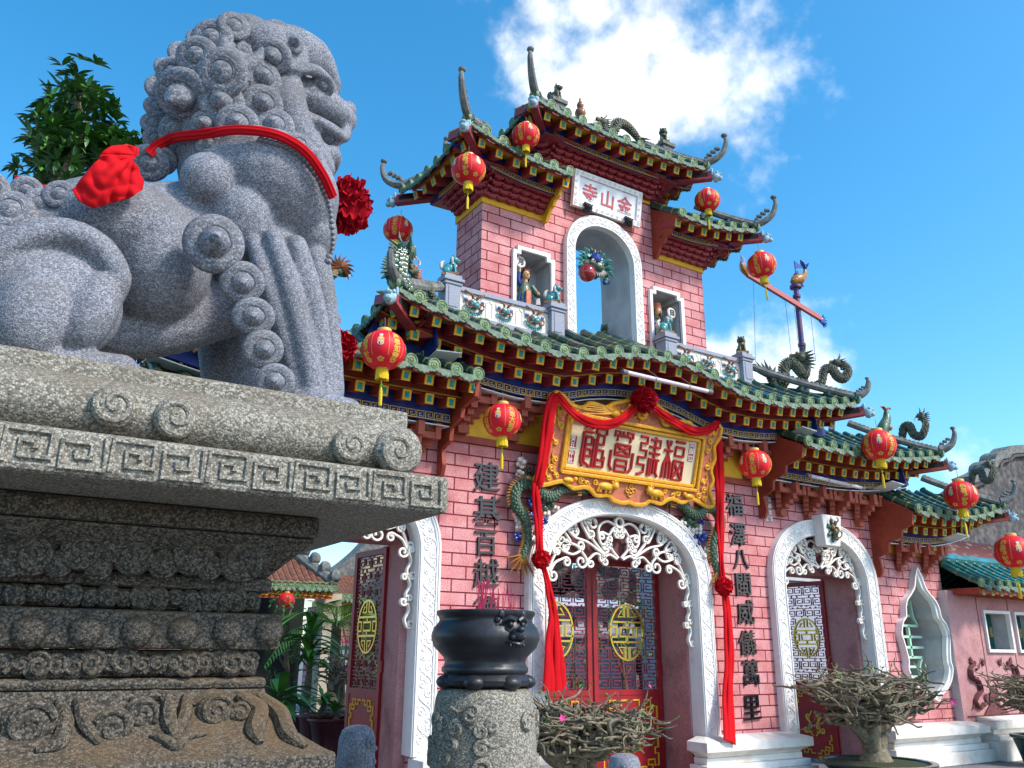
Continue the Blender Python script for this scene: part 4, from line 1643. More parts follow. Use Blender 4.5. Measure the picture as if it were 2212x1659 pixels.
ezp = V((0, -.16, .987)).normalized()
fp = slab_frame(V((XC + .03, 8.09, 7.61)), V((1, 0, 0)), ezp, 1, 1)
mb = MB()
rect = lambda a, b: [(-a, -b), (a, -b), (a, b), (-a, b)]
mb.plate(rect(.60, .265), -.03, .03, [rect(.52, .19)], fn=fp)
pq = mb.build('tower_plaque', M['white'], tower, bevel=.006)
mb = MB()
mb.plate(rect(.52, .19), -.005, .02, fn=fp)
mb.build('marble_panel', M['marble'], pq)
mb = MB()
for x0, z0, x1, z1, n in ((-.56, .228, .56, .228, 13), (-.56, -.228, .56, -.228, 13), (-.56, -.2, -.56, .2, 5), (.56, -.2, .56, .2, 5)):
    for i in range(n):
        x, z = x0 + (x1 - x0) * i / (n - 1), z0 + (z1 - z0) * i / (n - 1)
        mb.tube([fp(a, -.032, b) for a, b in spiral((x, z), .026, .006, i, 1.2, 9)], .006, 5)
mb.build('frame_carving', M['white'], pq)
for ch, x, z in (('寺', -.31, .0), ('山', .0, -.01), ('金', .31, .0)):
    mb = MB()
    mb.text(ch, (0, 0, 0), .27, .004, .003, fn=lambda a, b, c, x=x, z=z: fp(a + x, -.010 - c, b + z))
    mb.build('character', M['pinktext'], pq)
for x in (-.36, .36):
    mb = MB()
    for q in range(12):
        a = q * 1.7
        mb.ball(fp(x + math.cos(a) * .05, -.05, -.25 + math.sin(a * 1.3) * .05), .03, 7, 5, 0)
    mb.ball(fp(x, -.08, -.25), .05, 8, 6, 0)
    for s2 in (-1, 1):
        mb.ball(fp(x + s2 * .035, -.115, -.225), .012, 6, 4, 1)
    mb.build('lion_clasp', [M['ink'], M['ochre_cer']], pq)

# ---------------------------------------------------------------- parapet
def post(x, y, z0=5.2, z1=5.70, w_=.2, parent=tower):
    mb = MB()
    h = w_ / 2
    mb.span((x - h, y - h, z0), (x + h, y + h, z1 - .06))
    mb.span((x - h * .62, y - h - .008, z0 + .12), (x + h * .62, y - h + .01, z1 - .12))
    mb.span((x - h - .035, y - h - .035, z1 - .06), (x + h + .035, y + h + .035, z1 - .02))
    mb.span((x - h - .015, y - h - .015, z1 - .10), (x + h + .015, y + h + .015, z1 - .061))
    mb.span((x - h - .01, y - h - .01, z1 - .02), (x + h + .01, y + h + .01, z1 + .03))
    return mb.build('parapet_post', M['grey'], parent, bevel=.006)


def rail(x0, x1, y, z0, z1, parent=tower, masks=3):
    mb = MB()
    mb.span((x0, y - .05, z1 - .06), (x1, y + .05, z1))
    mb.span((x0, y - .05, z0), (x1, y + .05, z0 + .07))
    mb.build('parapet_rail', M['grey'], parent, bevel=.006)
    mb = MB()
    mb.span((x0, y - .02, z0 + .071), (x1, y + .03, z1 - .061))
    nn = masks * 2 + 1
    for i in range(masks + 1):
        cx = x0 + (x1 - x0) * i / masks
        cx = min(max(cx, x0 + .05), x1 - .05)
        mb.strip([V((cx - .045, y - .022, z0 + .11)), V((cx - .045, y - .022, z1 - .13)), V((cx - .02, y - .022, z1 - .12)), V((cx, y - .022, z1 - .09)), V((cx + .02, y - .022, z1 - .12)), V((cx + .045, y - .022, z1 - .13)), V((cx + .045, y - .022, z0 + .11))], .008, .012)
    pn = mb.build('parapet_panel', M['panel'], parent)
    for i in range(masks):
        cx = x0 + (x1 - x0) * (i + .5) / masks
        cz = (z0 + z1) / 2 + .02
        k = 1.12 if i % 2 == 0 else .88
        mb = MB()
        yy = y - .035
        mb.ball((cx, yy, cz), (.062 * k, .045, .06 * k), 10, 8, 0, None, .25, 40)
        mb.ball((cx + .01, yy - .045, cz - .03 * k), (.04 * k, .035, .032 * k), 8, 6, 0)
        for q in range(11):
            a = PI + PI * (q + .5) / 11
            mb.ball((cx + math.cos(a) * .10 * k, yy + .015, cz - .045 + math.sin(a) * .075 * k), (.016, .012, .03), 6, 4, 0, Matrix.Rotation(-(a + PI / 2), 3, 'Y'))
            mb.ball((cx + math.cos(a) * .12 * k, yy + .02, cz - .06 + math.sin(a) * .085 * k), .016, 6, 4, 4)
        for s2 in (-1, 1):
            mb.ball((cx + s2 * .035 * k, yy - .035, cz + .022 * k), .017 * k, 7, 5, 3)
            mb.tube(catmull([(cx + s2 * .02, yy - .02, cz + .05), (cx + s2 * .05 * k, yy - .05, cz + .085 * k), (cx + s2 * .085 * k, yy - .05, cz + .095 * k), (cx + s2 * .12 * k, yy - .02, cz + .13 * k)], 4), [.016 * k, .014 * k, .008 * k], 6, 1)
            mb.ball((cx + s2 * .10 * k, yy - .01, cz + .03 * k), (.026, .01, .022), 7, 5, 2)
            mb.tube([V((cx + s2 * .075 * k + .036 * k * math.cos(a_ * .42), yy - .03, cz - .03 * k + .034 * k * math.sin(a_ * .42))) for a_ in range(15)], .009 * k, 6, 1)
        mb.tube([(cx - .05 * k, yy - .06, cz - .055 * k), (cx, yy - .08, cz - .065 * k), (cx + .05 * k, yy - .06, cz - .055 * k)], .008, 5, 1)
        mb.build('dragon_mask', [M['teal_cer'], M['brown_cer'], M['blue_cer'], M['white_cer'], M['white_cer']], pn)


for sg in (-1, 1):
    a, b = sorted((XC + sg * 2.35, XC + sg * 1.05))
    rail(a, b, 8.03, 5.22, 5.635)
    post(XC + sg * 2.45, 8.03)
    post(XC + sg * .95, 8.03)
rail(XC - .36, XC + .36, 8.78, 5.22, 5.60, masks=2)
post(XC - .44, 8.74, w_=.16)
post(XC + .44, 8.74, w_=.16)
# ------------------------------------------------------------------ lion pedestal
PY, PXR, PXL, PYB = 2.0, 1.04, -1.30, 3.25


def inset(u, v):
    d = ray(u, v)
    k = d.x / d.y
    i = (PXR - PY * k) / (1 + k)
    return i, at(u, v, PY + i).z


ped = empty('lion_pedestal', ((PXL + PXR) / 2, (PY + PYB) / 2, 0), 'weathered grey carved stone pedestal with key band and scrolls carrying the big stone lion', 'pedestal')


def course(name, i0, z0, i1, z1, m_, bevel=.012, cuts=1, parent=ped):
    """one moulding of the pedestal: inset i0 at its foot z0, i1 at its top z1"""
    mb = MB()
    mb.hexa([(PXL + i0, PY + i0, z0), (PXR - i0, PY + i0, z0), (PXR - i0, PYB - i0, z0), (PXL + i0, PYB - i0, z0), (PXL + i1, PY + i1, z1), (PXR - i1, PY + i1, z1), (PXR - i1, PYB - i1, z1), (PXL + i1, PYB - i1, z1)])
    return mb.build(name, M[m_], parent, bevel=bevel)


i_rec, z_rec = inset(690, 1165)
zf0 = at(969, 1110, PY).z
zf1 = at(972, 1030, PY).z
i_bnd, z_bnd1 = inset(591, 1250)
_, z_bnd0 = inset(591, 1281)
i_cur, z_cur0 = inset(582, 1324)
i_bea, z_bea1 = inset(613, 1327)
_, z_bea0 = inset(613, 1405)
i_in2, z_in20 = inset(570, 1462)
i_stp, z_stp0 = inset(576, 1487)
i_flr, z_flr0 = inset(716, 1621)
i_pl, _ = inset(729, 1625)
fb = course('key_band', 0, zf0, 0, zf1, 'granite_warm', .014)
course('recessed_neck', i_rec, z_rec + .002, i_rec, zf0 - .001, 'granite_shade')
cy = course('cyma_moulding', i_bnd + .012, z_bnd1 + .002, i_rec, z_rec, 'granite_shade')
course('fillet', i_bnd, z_bnd0, i_bnd, z_bnd1, 'granite_shade')
cu1 = course('curl_course', i_cur + .02, z_cur0, i_cur + .02, z_bnd0 - .001, 'granite_shade')
bd = course('bead_band', i_bea, z_bea0, i_bea, z_bea1, 'granite_shade', .012)
cu2 = course('curl_course', i_in2 + .015, z_in20, i_in2 + .015, z_bea0 - .001, 'granite_shade')
course('fillet', i_stp, z_stp0, i_stp, z_in20 - .001, 'granite_shade')
# swept foot
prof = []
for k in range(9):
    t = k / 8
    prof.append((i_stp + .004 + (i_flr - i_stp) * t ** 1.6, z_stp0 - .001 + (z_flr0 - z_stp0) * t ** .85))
mb = MB()
for (ia, za), (ib, zb) in zip(prof, prof[1:]):
    mb.hexa([(PXL + ib, PY + ib, zb), (PXR - ib, PY + ib, zb), (PXR - ib, PYB - ib, zb), (PXL + ib, PYB - ib, zb), (PXL + ia, PY + ia, za), (PXR - ia, PY + ia, za), (PXR - ia, PYB - ia, za), (PXL + ia, PYB - ia, za)])
ft = mb.build('scroll_foot', M['granite_shade'], ped)
course('base_block', i_pl, 0, i_pl, z_flr0 - .001, 'granite_shade')

# key pattern: raised strokes on the front and right faces
mb = MB()


def fat_key(mb, p0, p1, h, nrm, n):
    u_ = (p1 - p0) / n
    key = [(.06, .02), (.06, .98), (.90, .98), (.90, .22), (.34, .22), (.34, .66), (.62, .66), (.62, .46)]
    for i in range(n):
        k = key if i % 2 == 0 else [(1 - a, 1 - b) for a, b in key]
        mb.strip([p0 + u_ * (i + a) + ZV * ((b - .5) * h) + nrm * .002 for a, b in k], h * .19, .012, nrm, 0, bevel=.35)


hk = (zf1 - zf0) * .74
zc = (zf0 + zf1) / 2
fat_key(mb, V((PXL + .03, PY, zc)), V((PXR - .02, PY, zc)), hk, V((0, -1, 0)), 22)
fat_key(mb, V((PXR, PY + .02, zc)), V((PXR, PYB - .02, zc)), hk, V((1, 0, 0)), 12)
mb.build('key_pattern', M['granite_warm'], fb)

# cushion slab with rolled edge and scrolls
z_t0 = zf1
sl = empty
mb = MB()
rc = .075
zr = z_t0 + .078
yr = PY + .115
xr = PXR - .115
for a, b in (((PXL + .1, yr, zr), (xr, yr, zr)), ((xr, yr, zr), (xr, PYB - .1, zr)), ((PXL + .1, yr, zr), (PXL + .1, PYB - .1, zr)), ((PXL + .1, PYB - .1, zr), (xr, PYB - .1, zr))):
    mb.tube([V(a), V(b)], rc, 14)
for p in ((xr, yr, zr), (PXL + .1, yr, zr), (xr, PYB - .1, zr)):
    mb.ball(p, rc, 14, 10)
mb.span((PXL + .1, yr, z_t0 + .002), (xr, PYB - .1, zr + rc - .004))
zt = at(880, 893, PY + .12).z
mb.span((PXL + .07, PY + .10, zr + rc * .55), (PXR - .085, PYB - .07, zt))
cus = mb.build('cushion_slab', M['granite_warm'], ped, bevel=.012)


def swirl(u, v, rpx, y, a0, turns, parent, m_, rel=.5, nm='scroll_carving', k=1.0):
    """boss with a raised volute, on the front of the pedestal"""
    c = at(u, v, y)
    r = rpx * mpp(c)
    mb = MB()
    mb.ball(c, (r, r * rel * .55, r), 18, 12)
    sp = spiral((c.x, c.z), r * .86, r * .10, a0, turns, 40)
    n = len(sp)
    pts = []
    for i, (x, z) in enumerate(sp):
        q = min(1, math.hypot(x - c.x, z - c.z) / r)
        pts.append(V((x, c.y - r * rel * .55 * math.sqrt(max(0, 1 - q * q)) * .9 - r * .03, z)))
    mb.tube(pts, [r * .17, r * .15, r * .10, r * .07], 8)
    o = mb.build(nm, M[m_], parent)
    return o


for u, v, r, a0, tn in ((248, 878, 43, 2.6, 1.6), (380, 903, 42, -1.2, -1.6), (757, 964, 37, 2.6, 1.5), (855, 975, 45, -.6, -1.5)):
    swirl(u, v, r * 1.12, yr - .074, a0, tn, cus, 'granite_warm', .8)
# cyma carvings
yk = PY + (i_rec + i_bnd) / 2 + .0
for k, (x, z, r, tn) in enumerate(((40, 480, 95, 1.4), (180, 455, 110, -1.5), (330, 500, 75, 1.3), (470, 420, 110, 1.5), (640, 410, 80, -1.2), (760, 460, 100, -1.5), (930, 500, 80, 1.4), (1100, 450, 110, 1.3), (1190, 520, 70, -1.4), (1370, 480, 118, 1.7), (1480, 420, 80, -1.2), (560, 520, 70, 1.1))):
    swirl(x * .3797, 1029 + z * .3797, r * .40, yk, k * 1.3, tn, cy, 'granite_shade', .55)
rnd = random.Random(3)
for par, zrow, yy, n, r0 in ((cu1, (z_cur0 + z_bnd0) / 2, PY + i_cur + .01, 15, .030), (cu2, (z_in20 + z_bea0) / 2, PY + i_in2 + .005, 16, .034)):
    x0, x1 = .05, PXR - i_cur - .03
    for i in range(n):
        c = V((x0 + (x1 - x0) * (i + .5) / n, yy, zrow + rnd.uniform(-.006, .006)))
        r = r0 * rnd.uniform(.75, 1.15)
        mb = MB()
        mb.ball(c, (r, r * .6, r), 12, 8)
        sp = spiral((c.x, c.z), r * .85, r * .15, rnd.uniform(0, 6), rnd.choice((-1.3, 1.3)), 20)
        mb.tube([V((x, c.y - r * .6 * math.sqrt(max(0, 1 - ((x - c.x) ** 2 + (z - c.z) ** 2) / r / r)) - .002, z)) for x, z in sp], [r * .2, r * .1], 6)
        mb.build('cloud_curl', M['granite_shade'], par)
for x in (-460, -150, 165, 487, 778, 1037, 1290, 1525):
    c = at(x * .3797, 1029 + 885 * .3797, PY + i_bea + .004)
    mb = MB()
    mb.ball(c, (.040, .034, .040), 18, 12)
    mb.build('stone_bead', M['granite_shade'], bd)
# foot scrolls lie on the swept face
def foot_y(z):
    t = min(1, max(0, (z_stp0 - z) / (z_stp0 - z_flr0)))
    return PY + i_stp + (i_flr - i_stp) * t ** 1.75


def foot_pt(u, v):
    z = at(u, v, PY + .2).z
    for _ in range(4):
        y = foot_y(z)
        z = at(u, v, y).z
    return at(u, v, y)


for x, z, r, a0, tn in ((165, 1415, 150, .3, 1.4), (640, 1430, 112, 2.8, -1.5), (800, 1355, 100, -.5, 1.6), (1225, 1335, 100, .5, 1.6), (1365, 1345, 62, 2.4, -1.3), (-160, 1400, 120, 1, 1.5)):
    p = foot_pt(x * .3797, 1029 + z * .3797)
    swirl(x * .3797, 1029 + z * .3797, r * .3797, p.y - .004, a0, tn, ft, 'granite_shade', .55)
for pts, r in (([(330, 1270), (370, 1400), (330, 1520), (200, 1560)], .02), ([(1350, 1240), (1470, 1330), (1450, 1450), (1480, 1520)], .026), ([(1470, 1240), (1590, 1350), (1640, 1470), (1740, 1540)], .024), ([(960, 1240), (960, 1380), (1000, 1500)], .02), ([(1060, 1240), (1050, 1360), (1000, 1500)], .018), ([(860, 1470), (940, 1500), (1000, 1535), (1070, 1480), (1180, 1460)], .014), ([(440, 1260), (480, 1400), (560, 1520)], .018), ([(930, 1280), (900, 1240), (740, 1265)], .012), ([(1290, 1270), (1200, 1235), (1100, 1300)], .012)):
    mb = MB()
    q = [foot_pt(x * .3797, 1029 + z * .3797) for x, z in pts]
    mb.tube(catmull(q, 6), [r * .5, r, r, r * .35], 8)
    mb.build('leaf_carving', M['granite_shade'], ft)

# ------------------------------------------------------------------ the stone lion
LY = 2.66
mb = MB()


def PB(u, v, y, ru, rv=None, ry=None, rot=None):
    c = at(u, v, y)
    s_ = mpp(c)
    rv = rv or ru
    mb.ball(c, (ru * s_, (ry if ry else (ru + rv) / 2 * s_), rv * s_), 22, 14, 0, rot)


def PT(pts, r, seg=12):
    q = [at(u, v, y) for u, v, y in pts]
    s_ = mpp(q[0])
    rr = [x * s_ for x in (r if isinstance(r, (list, tuple)) else [r])]
    mb.tube(catmull(q, 5), rr if len(rr) > 1 else rr[0], seg)
    for i in (0, -1):
        mb.ball(q[i], rr[i], 12, 8)


RY = lambda a: Matrix.Rotation(math.radians(a), 3, 'Y')
# trunk, rump
PT([(-60, 600, LY), (120, 560, LY), (290, 530, LY), (400, 505, LY)], [140, 150, 146, 132], 20)
PB(250, 520, LY - .01, 170, 118, .27)
PB(330, 590, LY - .01, 120, 140, .25)
# chest mass, overlapping the trunk like a bib
PB(560, 425, LY - .01, 158, 128, .315)
PB(610, 450, LY, 112, 118, .28)
PB(655, 520, LY, 66, 80, .18)
PB(458, 386, LY - .185, 66, 58, .07)
PB(500, 500, LY - .02, 90, 120, .24)
# haunches: a rolled rim round two lobes
for dy in (-.20, .22):
    y = LY + dy
    PB(112, 655, y + .01, 142, 134, .115)
    if dy < 0:
        PT([(-40, 590, y - .04), (10, 535, y - .055), (75, 508, y - .065), (150, 503, y - .07), (220, 540, y - .07), (256, 602, y - .06), (250, 654, y - .03)], [20, 30, 33, 34, 33, 30, 16], 14)
        PB(72, 676, y - .05, 80, 112, .085, RY(6))
        PB(196, 672, y - .05, 54, 96, .075, RY(12))
    PT([(-40, 785, y), (120, 790, y - .02), (262, 800, y - .03)], [50, 46, 38])
    for k, (tu, tv) in enumerate(((300, 812), (258, 818), (212, 822))):
        PB(tu, tv, y - .075 + k * .005 + (.05 if k == 0 else 0), 34, 17, .05)
# belly
PT([(240, 720, LY), (360, 712, LY), (480, 668, LY)], [60, 60, 70])
# fore legs, the near one ribbed
PT([(585, 540, LY - .10), (612, 610, LY - .13), (640, 710, LY - .145), (662, 800, LY - .15), (672, 860, LY - .15)], [64, 58, 52, 48, 50], 16)
for pts, rr in (([(543, 512, -.20), (572, 600, -.225), (606, 700, -.225), (634, 800, -.215), (642, 858, -.21)], [16, 22, 22, 20, 20]),
                ([(590, 515, -.235), (618, 600, -.25), (646, 700, -.25), (668, 800, -.24), (674, 858, -.23)], [22, 27, 26, 24, 22]),
                ([(640, 530, -.20), (664, 610, -.215), (686, 700, -.215), (700, 800, -.205), (704, 858, -.20)], [24, 27, 25, 22, 20]),
                ([(684, 566, -.12), (703, 650, -.14), (716, 750, -.15), (722, 848, -.15)], [30, 25, 22, 22])):
    PT([(u, v, LY + d) for u, v, d in pts], rr)
PB(686, 885, LY - .17, 88, 34, .13)
for k in range(3):
    PB(748 - k * 28, 884 + k * 6, LY - .10 - .06 * k, 34, 25, .05)
PT([(500, 620, LY + .20), (500, 740, LY + .22), (505, 850, LY + .22)], [85, 70, 62], 14)
PB(540, 880, LY + .20, 90, 36, .12)
# neck and skull
PT([(525, 360, LY), (522, 280, LY), (525, 205, LY)], [140, 138, 128], 20)
PB(470, 215, LY, 112, 122, .25)
PB(555, 165, LY, 108, 84, .26)
PB(520, 115, LY - .02, 78, 46, .20)
PB(632, 160, LY, 72, 70, .20)
# forehead and brow running down to the eye
for sy in (-1, 1):
    PT([(585, 88, LY + sy * .10), (632, 96, LY + sy * .12), (676, 122, LY + sy * .12), (702, 158, LY + sy * .10), (714, 200, LY + sy * .06)], [36, 40, 40, 30, 18], 14)
    PT([(600, 132, LY + sy * .205), (636, 150, LY + sy * .215), (664, 148, LY + sy * .205), (692, 160, LY + sy * .18), (716, 192, LY + sy * .13), (720, 216, LY + sy * .10)], [12, 13, 14, 15, 14, 8])
    # jowl band from the temple to the chin
    PT([(622, 190, LY + sy * .16), (626, 238, LY + sy * .175), (644, 292, LY + sy * .165), (674, 338, LY + sy * .14), (700, 366, LY + sy * .08)], [34, 40, 38, 33, 26], 14)
    # upper jaw
    PT([(656, 205, LY + sy * .10), (694, 226, LY + sy * .095), (726, 244, LY + sy * .08), (744, 258, LY + sy * .05)], [40, 38, 34, 28], 14)
    PT([(660, 246, LY + sy * .165), (688, 262, LY + sy * .155), (718, 280, LY + sy * .135), (742, 296, LY + sy * .09), (746, 272, LY + sy * .05)], [9, 13, 14, 14, 16])
    PT([(740, 292, LY + sy * .09), (732, 314, LY + sy * .09)], [12, 4])
    # lower jaw
    PT([(664, 300, LY + sy * .14), (690, 322, LY + sy * .13), (712, 336, LY + sy * .08), (716, 342, LY)], [16, 18, 20, 22])
    PT([(712, 326, LY + sy * .085), (717, 308, LY + sy * .085)], [9, 4])
    PB(738, 234, LY + sy * .045, 20, 17, .04)
PB(700, 200, LY, 30, 26, .12)
PB(748, 246, LY, 20, 26, .06)
PB(700, 356, LY, 30, 30, .12)
PB(640, 340, LY, 52, 55, .17)
PB(600, 320, LY, 70, 70, .22)
PB(672, 286, LY + .02, 34, 34, .09)
PB(692, 290, LY + .06, 34, 30, .06)
# broad ear swirl on the crown
PT([(566, 66, LY - .205), (520, 62, LY - .215), (489, 84, LY - .225), (488, 118, LY - .235), (516, 142, LY - .24), (556, 128, LY - .235), (572, 96, LY - .225)], [11, 14, 15, 15, 15, 13, 10])
# tail mass at the back
PB(-40, 470, LY, 70, 80, .16)
lion = empty('guardian_lion', at(330, 820, LY), 'big grey granite guardian lion with curled mane and open mouth on the carved pedestal', 'stone lion')
body = mb.build('body', M['granite'], lion)
remesh_obj(body, .008, 6, .5)
LB = bvh_of([body])


def hit(u, v):
    d = ray(u, v).normalized()
    p, n, i, dist = LB.ray_cast(CAM, d)
    if p is None:
        p = at(u, v, LY)
        n = -d
    return p, n


def curl_mesh(name, m_, knob=1.0, flat=1.0):
    pr = [(0, -.35), (.7, -.34), (.93, -.16), (1.0, .0), (.97, .10), (.88, .19), (.74, .245), (.60, .262), (.545, .255), (.51, .225), (.475, .255), (.45, .33 * knob), (.37, .45 * knob), (.27, .55 * knob), (.16, .64 * knob), (.08, .70 * knob), (0, .72 * knob)]
    mb = MB()
    mb.lathe([(r, z * flat) for r, z in pr], seg=30)
    return mb.mesh(name, m_, 50)


CM = [curl_mesh('mane_curl', M['granite_curl']), curl_mesh('mane_curl', M['granite_curl'], 1.5), curl_mesh('mane_curl', M['granite_curl'], .6, .9)]


def put_curl(u, v, rpx, kind=0, tilt=.55, y=None, nm='mane_curl', lift=0):
    if y is None:
        p, n = hit(u, v)
    else:
        p, n = at(u, v, y), V((0, -1, 0))
    r = rpx * mpp(p)
    tocam = (CAM - p).normalized()
    d = (n * tilt + tocam * (1 - tilt)).normalized()
    mw = Matrix.Translation(p + d * (lift - .05) * r) @ d.to_track_quat('Z', 'Y').to_matrix().to_4x4() @ Matrix.Rotation(random.uniform(-.2, .2), 4, 'X') @ Matrix.Rotation(random.uniform(-.2, .2), 4, 'Y') @ Matrix.Diagonal((r * random.uniform(.95, 1.08), r * random.uniform(.92, 1.02), r * random.uniform(.85, 1.05), 1))
    return link(nm, CM[kind], lion, mw)


for x, z, r, k in ((1545, 318, 112, 0), (1120, 318, 125, 2), (1265, 412, 145, 2), (1487, 442, 112, 0), (1050, 545, 168, 1), (1262, 588, 128, 0), (1492, 590, 118, 0), (1010, 745, 120, 0), (1175, 712, 92, 1), (1350, 708, 118, 0), (1558, 722, 118, 0), (1205, 222, 125, 2),
                   (985, 860, 90, 2), (985, 415, 95, 2), (1330, 150, 90, 2), (1700, 822, 80, 2), (1772, 905, 66, 2), (1190, 820, 80, 2), (1390, 285, 46, 2)):
    put_curl(x * .3797, z * .3797, r * .3797, k, .5, lift=.06)
# curls of the far side and back of the head, seen edge on
for u, v, r in ((352, 186, 34), (342, 226, 30), (336, 262, 30), (336, 296, 26), (370, 148, 34), (398, 112, 34), (440, 82, 36), (490, 62, 34), (545, 56, 30), (600, 62, 30)):
    put_curl(u, v, r, 2, .95, LY + .03, lift=-.3)
put_curl(634, 92, 26, 1, .7)                          # knob above the brow
put_curl(697, 186, 27, 2, .45, nm='eye', lift=.1)     # the eye
for u, v, r, dy in ((462, 526, 68, -.335), (523, 610, 49, -.315), (547, 683, 44, -.30), (568, 754, 43, -.285), (594, 824, 42, -.275)):
    put_curl(u, v, r, 1 if r > 60 else 0, .25, LY + dy, 'leg_curl')
for u, v, r in ((22, 455, 52), (92, 440, 36), (58, 412, 34), (-25, 410, 45), (128, 420, 34), (322, 352, 42), (352, 348, 30)):
    put_curl(u, v, r, 2, .5, nm='spine_curl', lift=.05)
# string of small curls along the edge of the chest
ch = catmull([(565, 308, 0), (620, 325, 0), (665, 360, 0), (695, 410, 0), (710, 460, 0), (716, 520, 0), (708, 570, 0)], 5)
for q in ch:
    p, n = hit(q.x, q.y)
    mb = MB()
    mb.ball((0, 0, 0), (.014, .014, .010), 8, 6)
    mb.build('chest_bead', M['granite'], lion).matrix_basis = Matrix.Translation(p)
# far fore-leg curls and the stub of mane seen past the near leg
for u, v, r in ((712, 655, 18), (716, 690, 20), (706, 625, 15)):
    put_curl(u, v, r, 2, .3, LY + .05, 'leg_curl')

# ------------------------------------------------------------------ red cloth on the lion
def ribbon_on(name, path, wpx, lift, label, cat, grp=None, m_='cloth', y=None):
    mb = MB()
    P_ = [(q.x, q.y) for q in catmull([(a, b, 0) for a, b in path], 6)]
    pts, ns = [], []
    for u, v in P_:
        if y is None:
            p, n = hit(u, v)
        else:
            p, n = at(u, v, y), V((0, -1, 0))
        n = (n * .5 + (CAM - p).normalized() * .5).normalized()
        pts.append(p + n * lift)
        ns.append(n)
    for _ in range(14):
        pts = [pts[0]] + [(a + b * 2 + c) / 4 for a, b, c in zip(pts, pts[1:], pts[2:])] + [pts[-1]]
    s_ = mpp(pts[0])
    for k, (of, ww) in enumerate(((-.32, .42), (.02, .42), (.34, .38))):
        line = []
        for i, p in enumerate(pts):
            t = (pts[min(i + 1, len(pts) - 1)] - pts[max(i - 1, 0)]).normalized()
            sd_ = t.cross(ns[i]).normalized()
            line.append(p + sd_ * (of * wpx * s_) + ns[i] * .004 * (k % 2))
        mb.strip(line, ww * wpx * s_, .012, ns, smooth=True, bevel=.4)
    return tag(mb.build(name, M[m_], None, 70), label, cat, grp)


ribbon_on('neck_sash', [(322, 332), (340, 312), (372, 301), (430, 295), (500, 292), (560, 294), (605, 304), (645, 326), (674, 358), (696, 395), (708, 425)], 20, .038, 'narrow red cloth sash tied round the stone lion\'s neck', 'sash')


def cloth_patch(name, outline, y, label, cat, fold=.03, depth=.05, mtl='cloth', seed=1, n=26, waves=2.2, dirv=(1, .4), thick=.006, knot=None):
    """hanging cloth cut to an outline, with real folds and thickness"""
    us, vs_ = [p[0] for p in outline], [p[1] for p in outline]
    u0, u1, v0, v1 = min(us), max(us), min(vs_), max(vs_)

    def span_at(v):
        xs = []
        m = len(outline)
        for i in range(m):
            (a, b), (c, d) = outline[i], outline[(i + 1) % m]
            if (b <= v < d) or (d <= v < b):
                xs.append(a + (v - b) / (d - b) * (c - a))
        return (min(xs), max(xs)) if len(xs) > 1 else None
    mb = MB()
    rows = []
    for j in range(n + 1):
        v = v0 + (v1 - v0) * (.004 + .992 * j / n)
        s_ = span_at(v)
        if not s_:
            continue
        row = []
        for i in range(n + 1):
            u = s_[0] + (s_[1] - s_[0]) * i / n
            fu, fv = (u - u0) / (u1 - u0), (v - v0) / (v1 - v0)
            w_ = math.sin((fu * dirv[0] + fv * dirv[1]) * waves * 2 * PI + 1.5 * noise.noise(V((fu * 2, fv * 2, seed))))
            dd = fold * w_ + depth * (noise.noise(V((fu * 1.5, fv * 1.5, seed + 5)))) - depth * 1.2 * math.sin(PI * min(1, max(0, fu))) * math.sin(PI * min(1, fv * 1.0))
            if knot:
                du_, dv_ = u - knot[0], v - knot[1]
                an_, ds_ = math.atan2(dv_, du_), math.hypot(du_, dv_)
                k_ = min(1, ds_ / 60)
                dd = -depth * math.sin(PI * min(1, max(0, fu))) * math.sin(PI * min(1, .15 + .8 * fv)) + fold * k_ * (math.sin(an_ * 7 + 2.2 * noise.noise(V((an_ * 1.5, ds_ * .012, seed)))) + .5 * math.sin(an_ * 15 + ds_ * .03 + seed)) + .012 * noise.noise(V((u * .05, v * .05, seed)))
            row.append(at(u, v, y + dd))
        rows.append(row)
    vs2 = [p for r_ in rows for p in r_]
    m = n + 1
    fs = [(a * m + b, a * m + b + 1, (a + 1) * m + b + 1, (a + 1) * m + b) for a in range(len(rows) - 1) for b in range(n)]
    mb.add(vs2, fs)
    o = mb.build(name, M[mtl], None, 80)
    sm = o.modifiers.new('thickness', 'SOLIDIFY')
    sm.thickness = thick
    return tag(o, label, cat)


cloth_patch('sash_bow', [(157, 412), (172, 396), (200, 362), (222, 330), (240, 318), (280, 316), (300, 324), (296, 335), (282, 345), (296, 362), (308, 390), (303, 412), (282, 428), (245, 437), (205, 447), (180, 441), (165, 428)], LY - .31, 'big loose red cloth bow lying on the stone lion\'s back', 'bow', .010, .05, waves=1.3, seed=4, n=54, knot=(292, 336))
cloth_patch('sash_tail', [(30, 378), (60, 388), (85, 402), (105, 404), (124, 404), (112, 418), (88, 414), (60, 402), (38, 398)], LY + .02, 'short red cloth end showing over the lion\'s tail curls', 'sash', .012, .02, seed=9)
RM1 = rosette_mesh('cloth_rosette', 1.0, M['rosette'], 1, 44, 1.5)
p = at(752, 443, LY - .06)
tag(link('cloth_rosette', RM1, None, Matrix.Translation(p) @ Matrix.Diagonal((44 * mpp(p), 44 * mpp(p), 60 * mpp(p), 1))), 'large crimson cloth rosette hanging at the stone lion\'s chest', 'rosette', 'cloth rosettes')
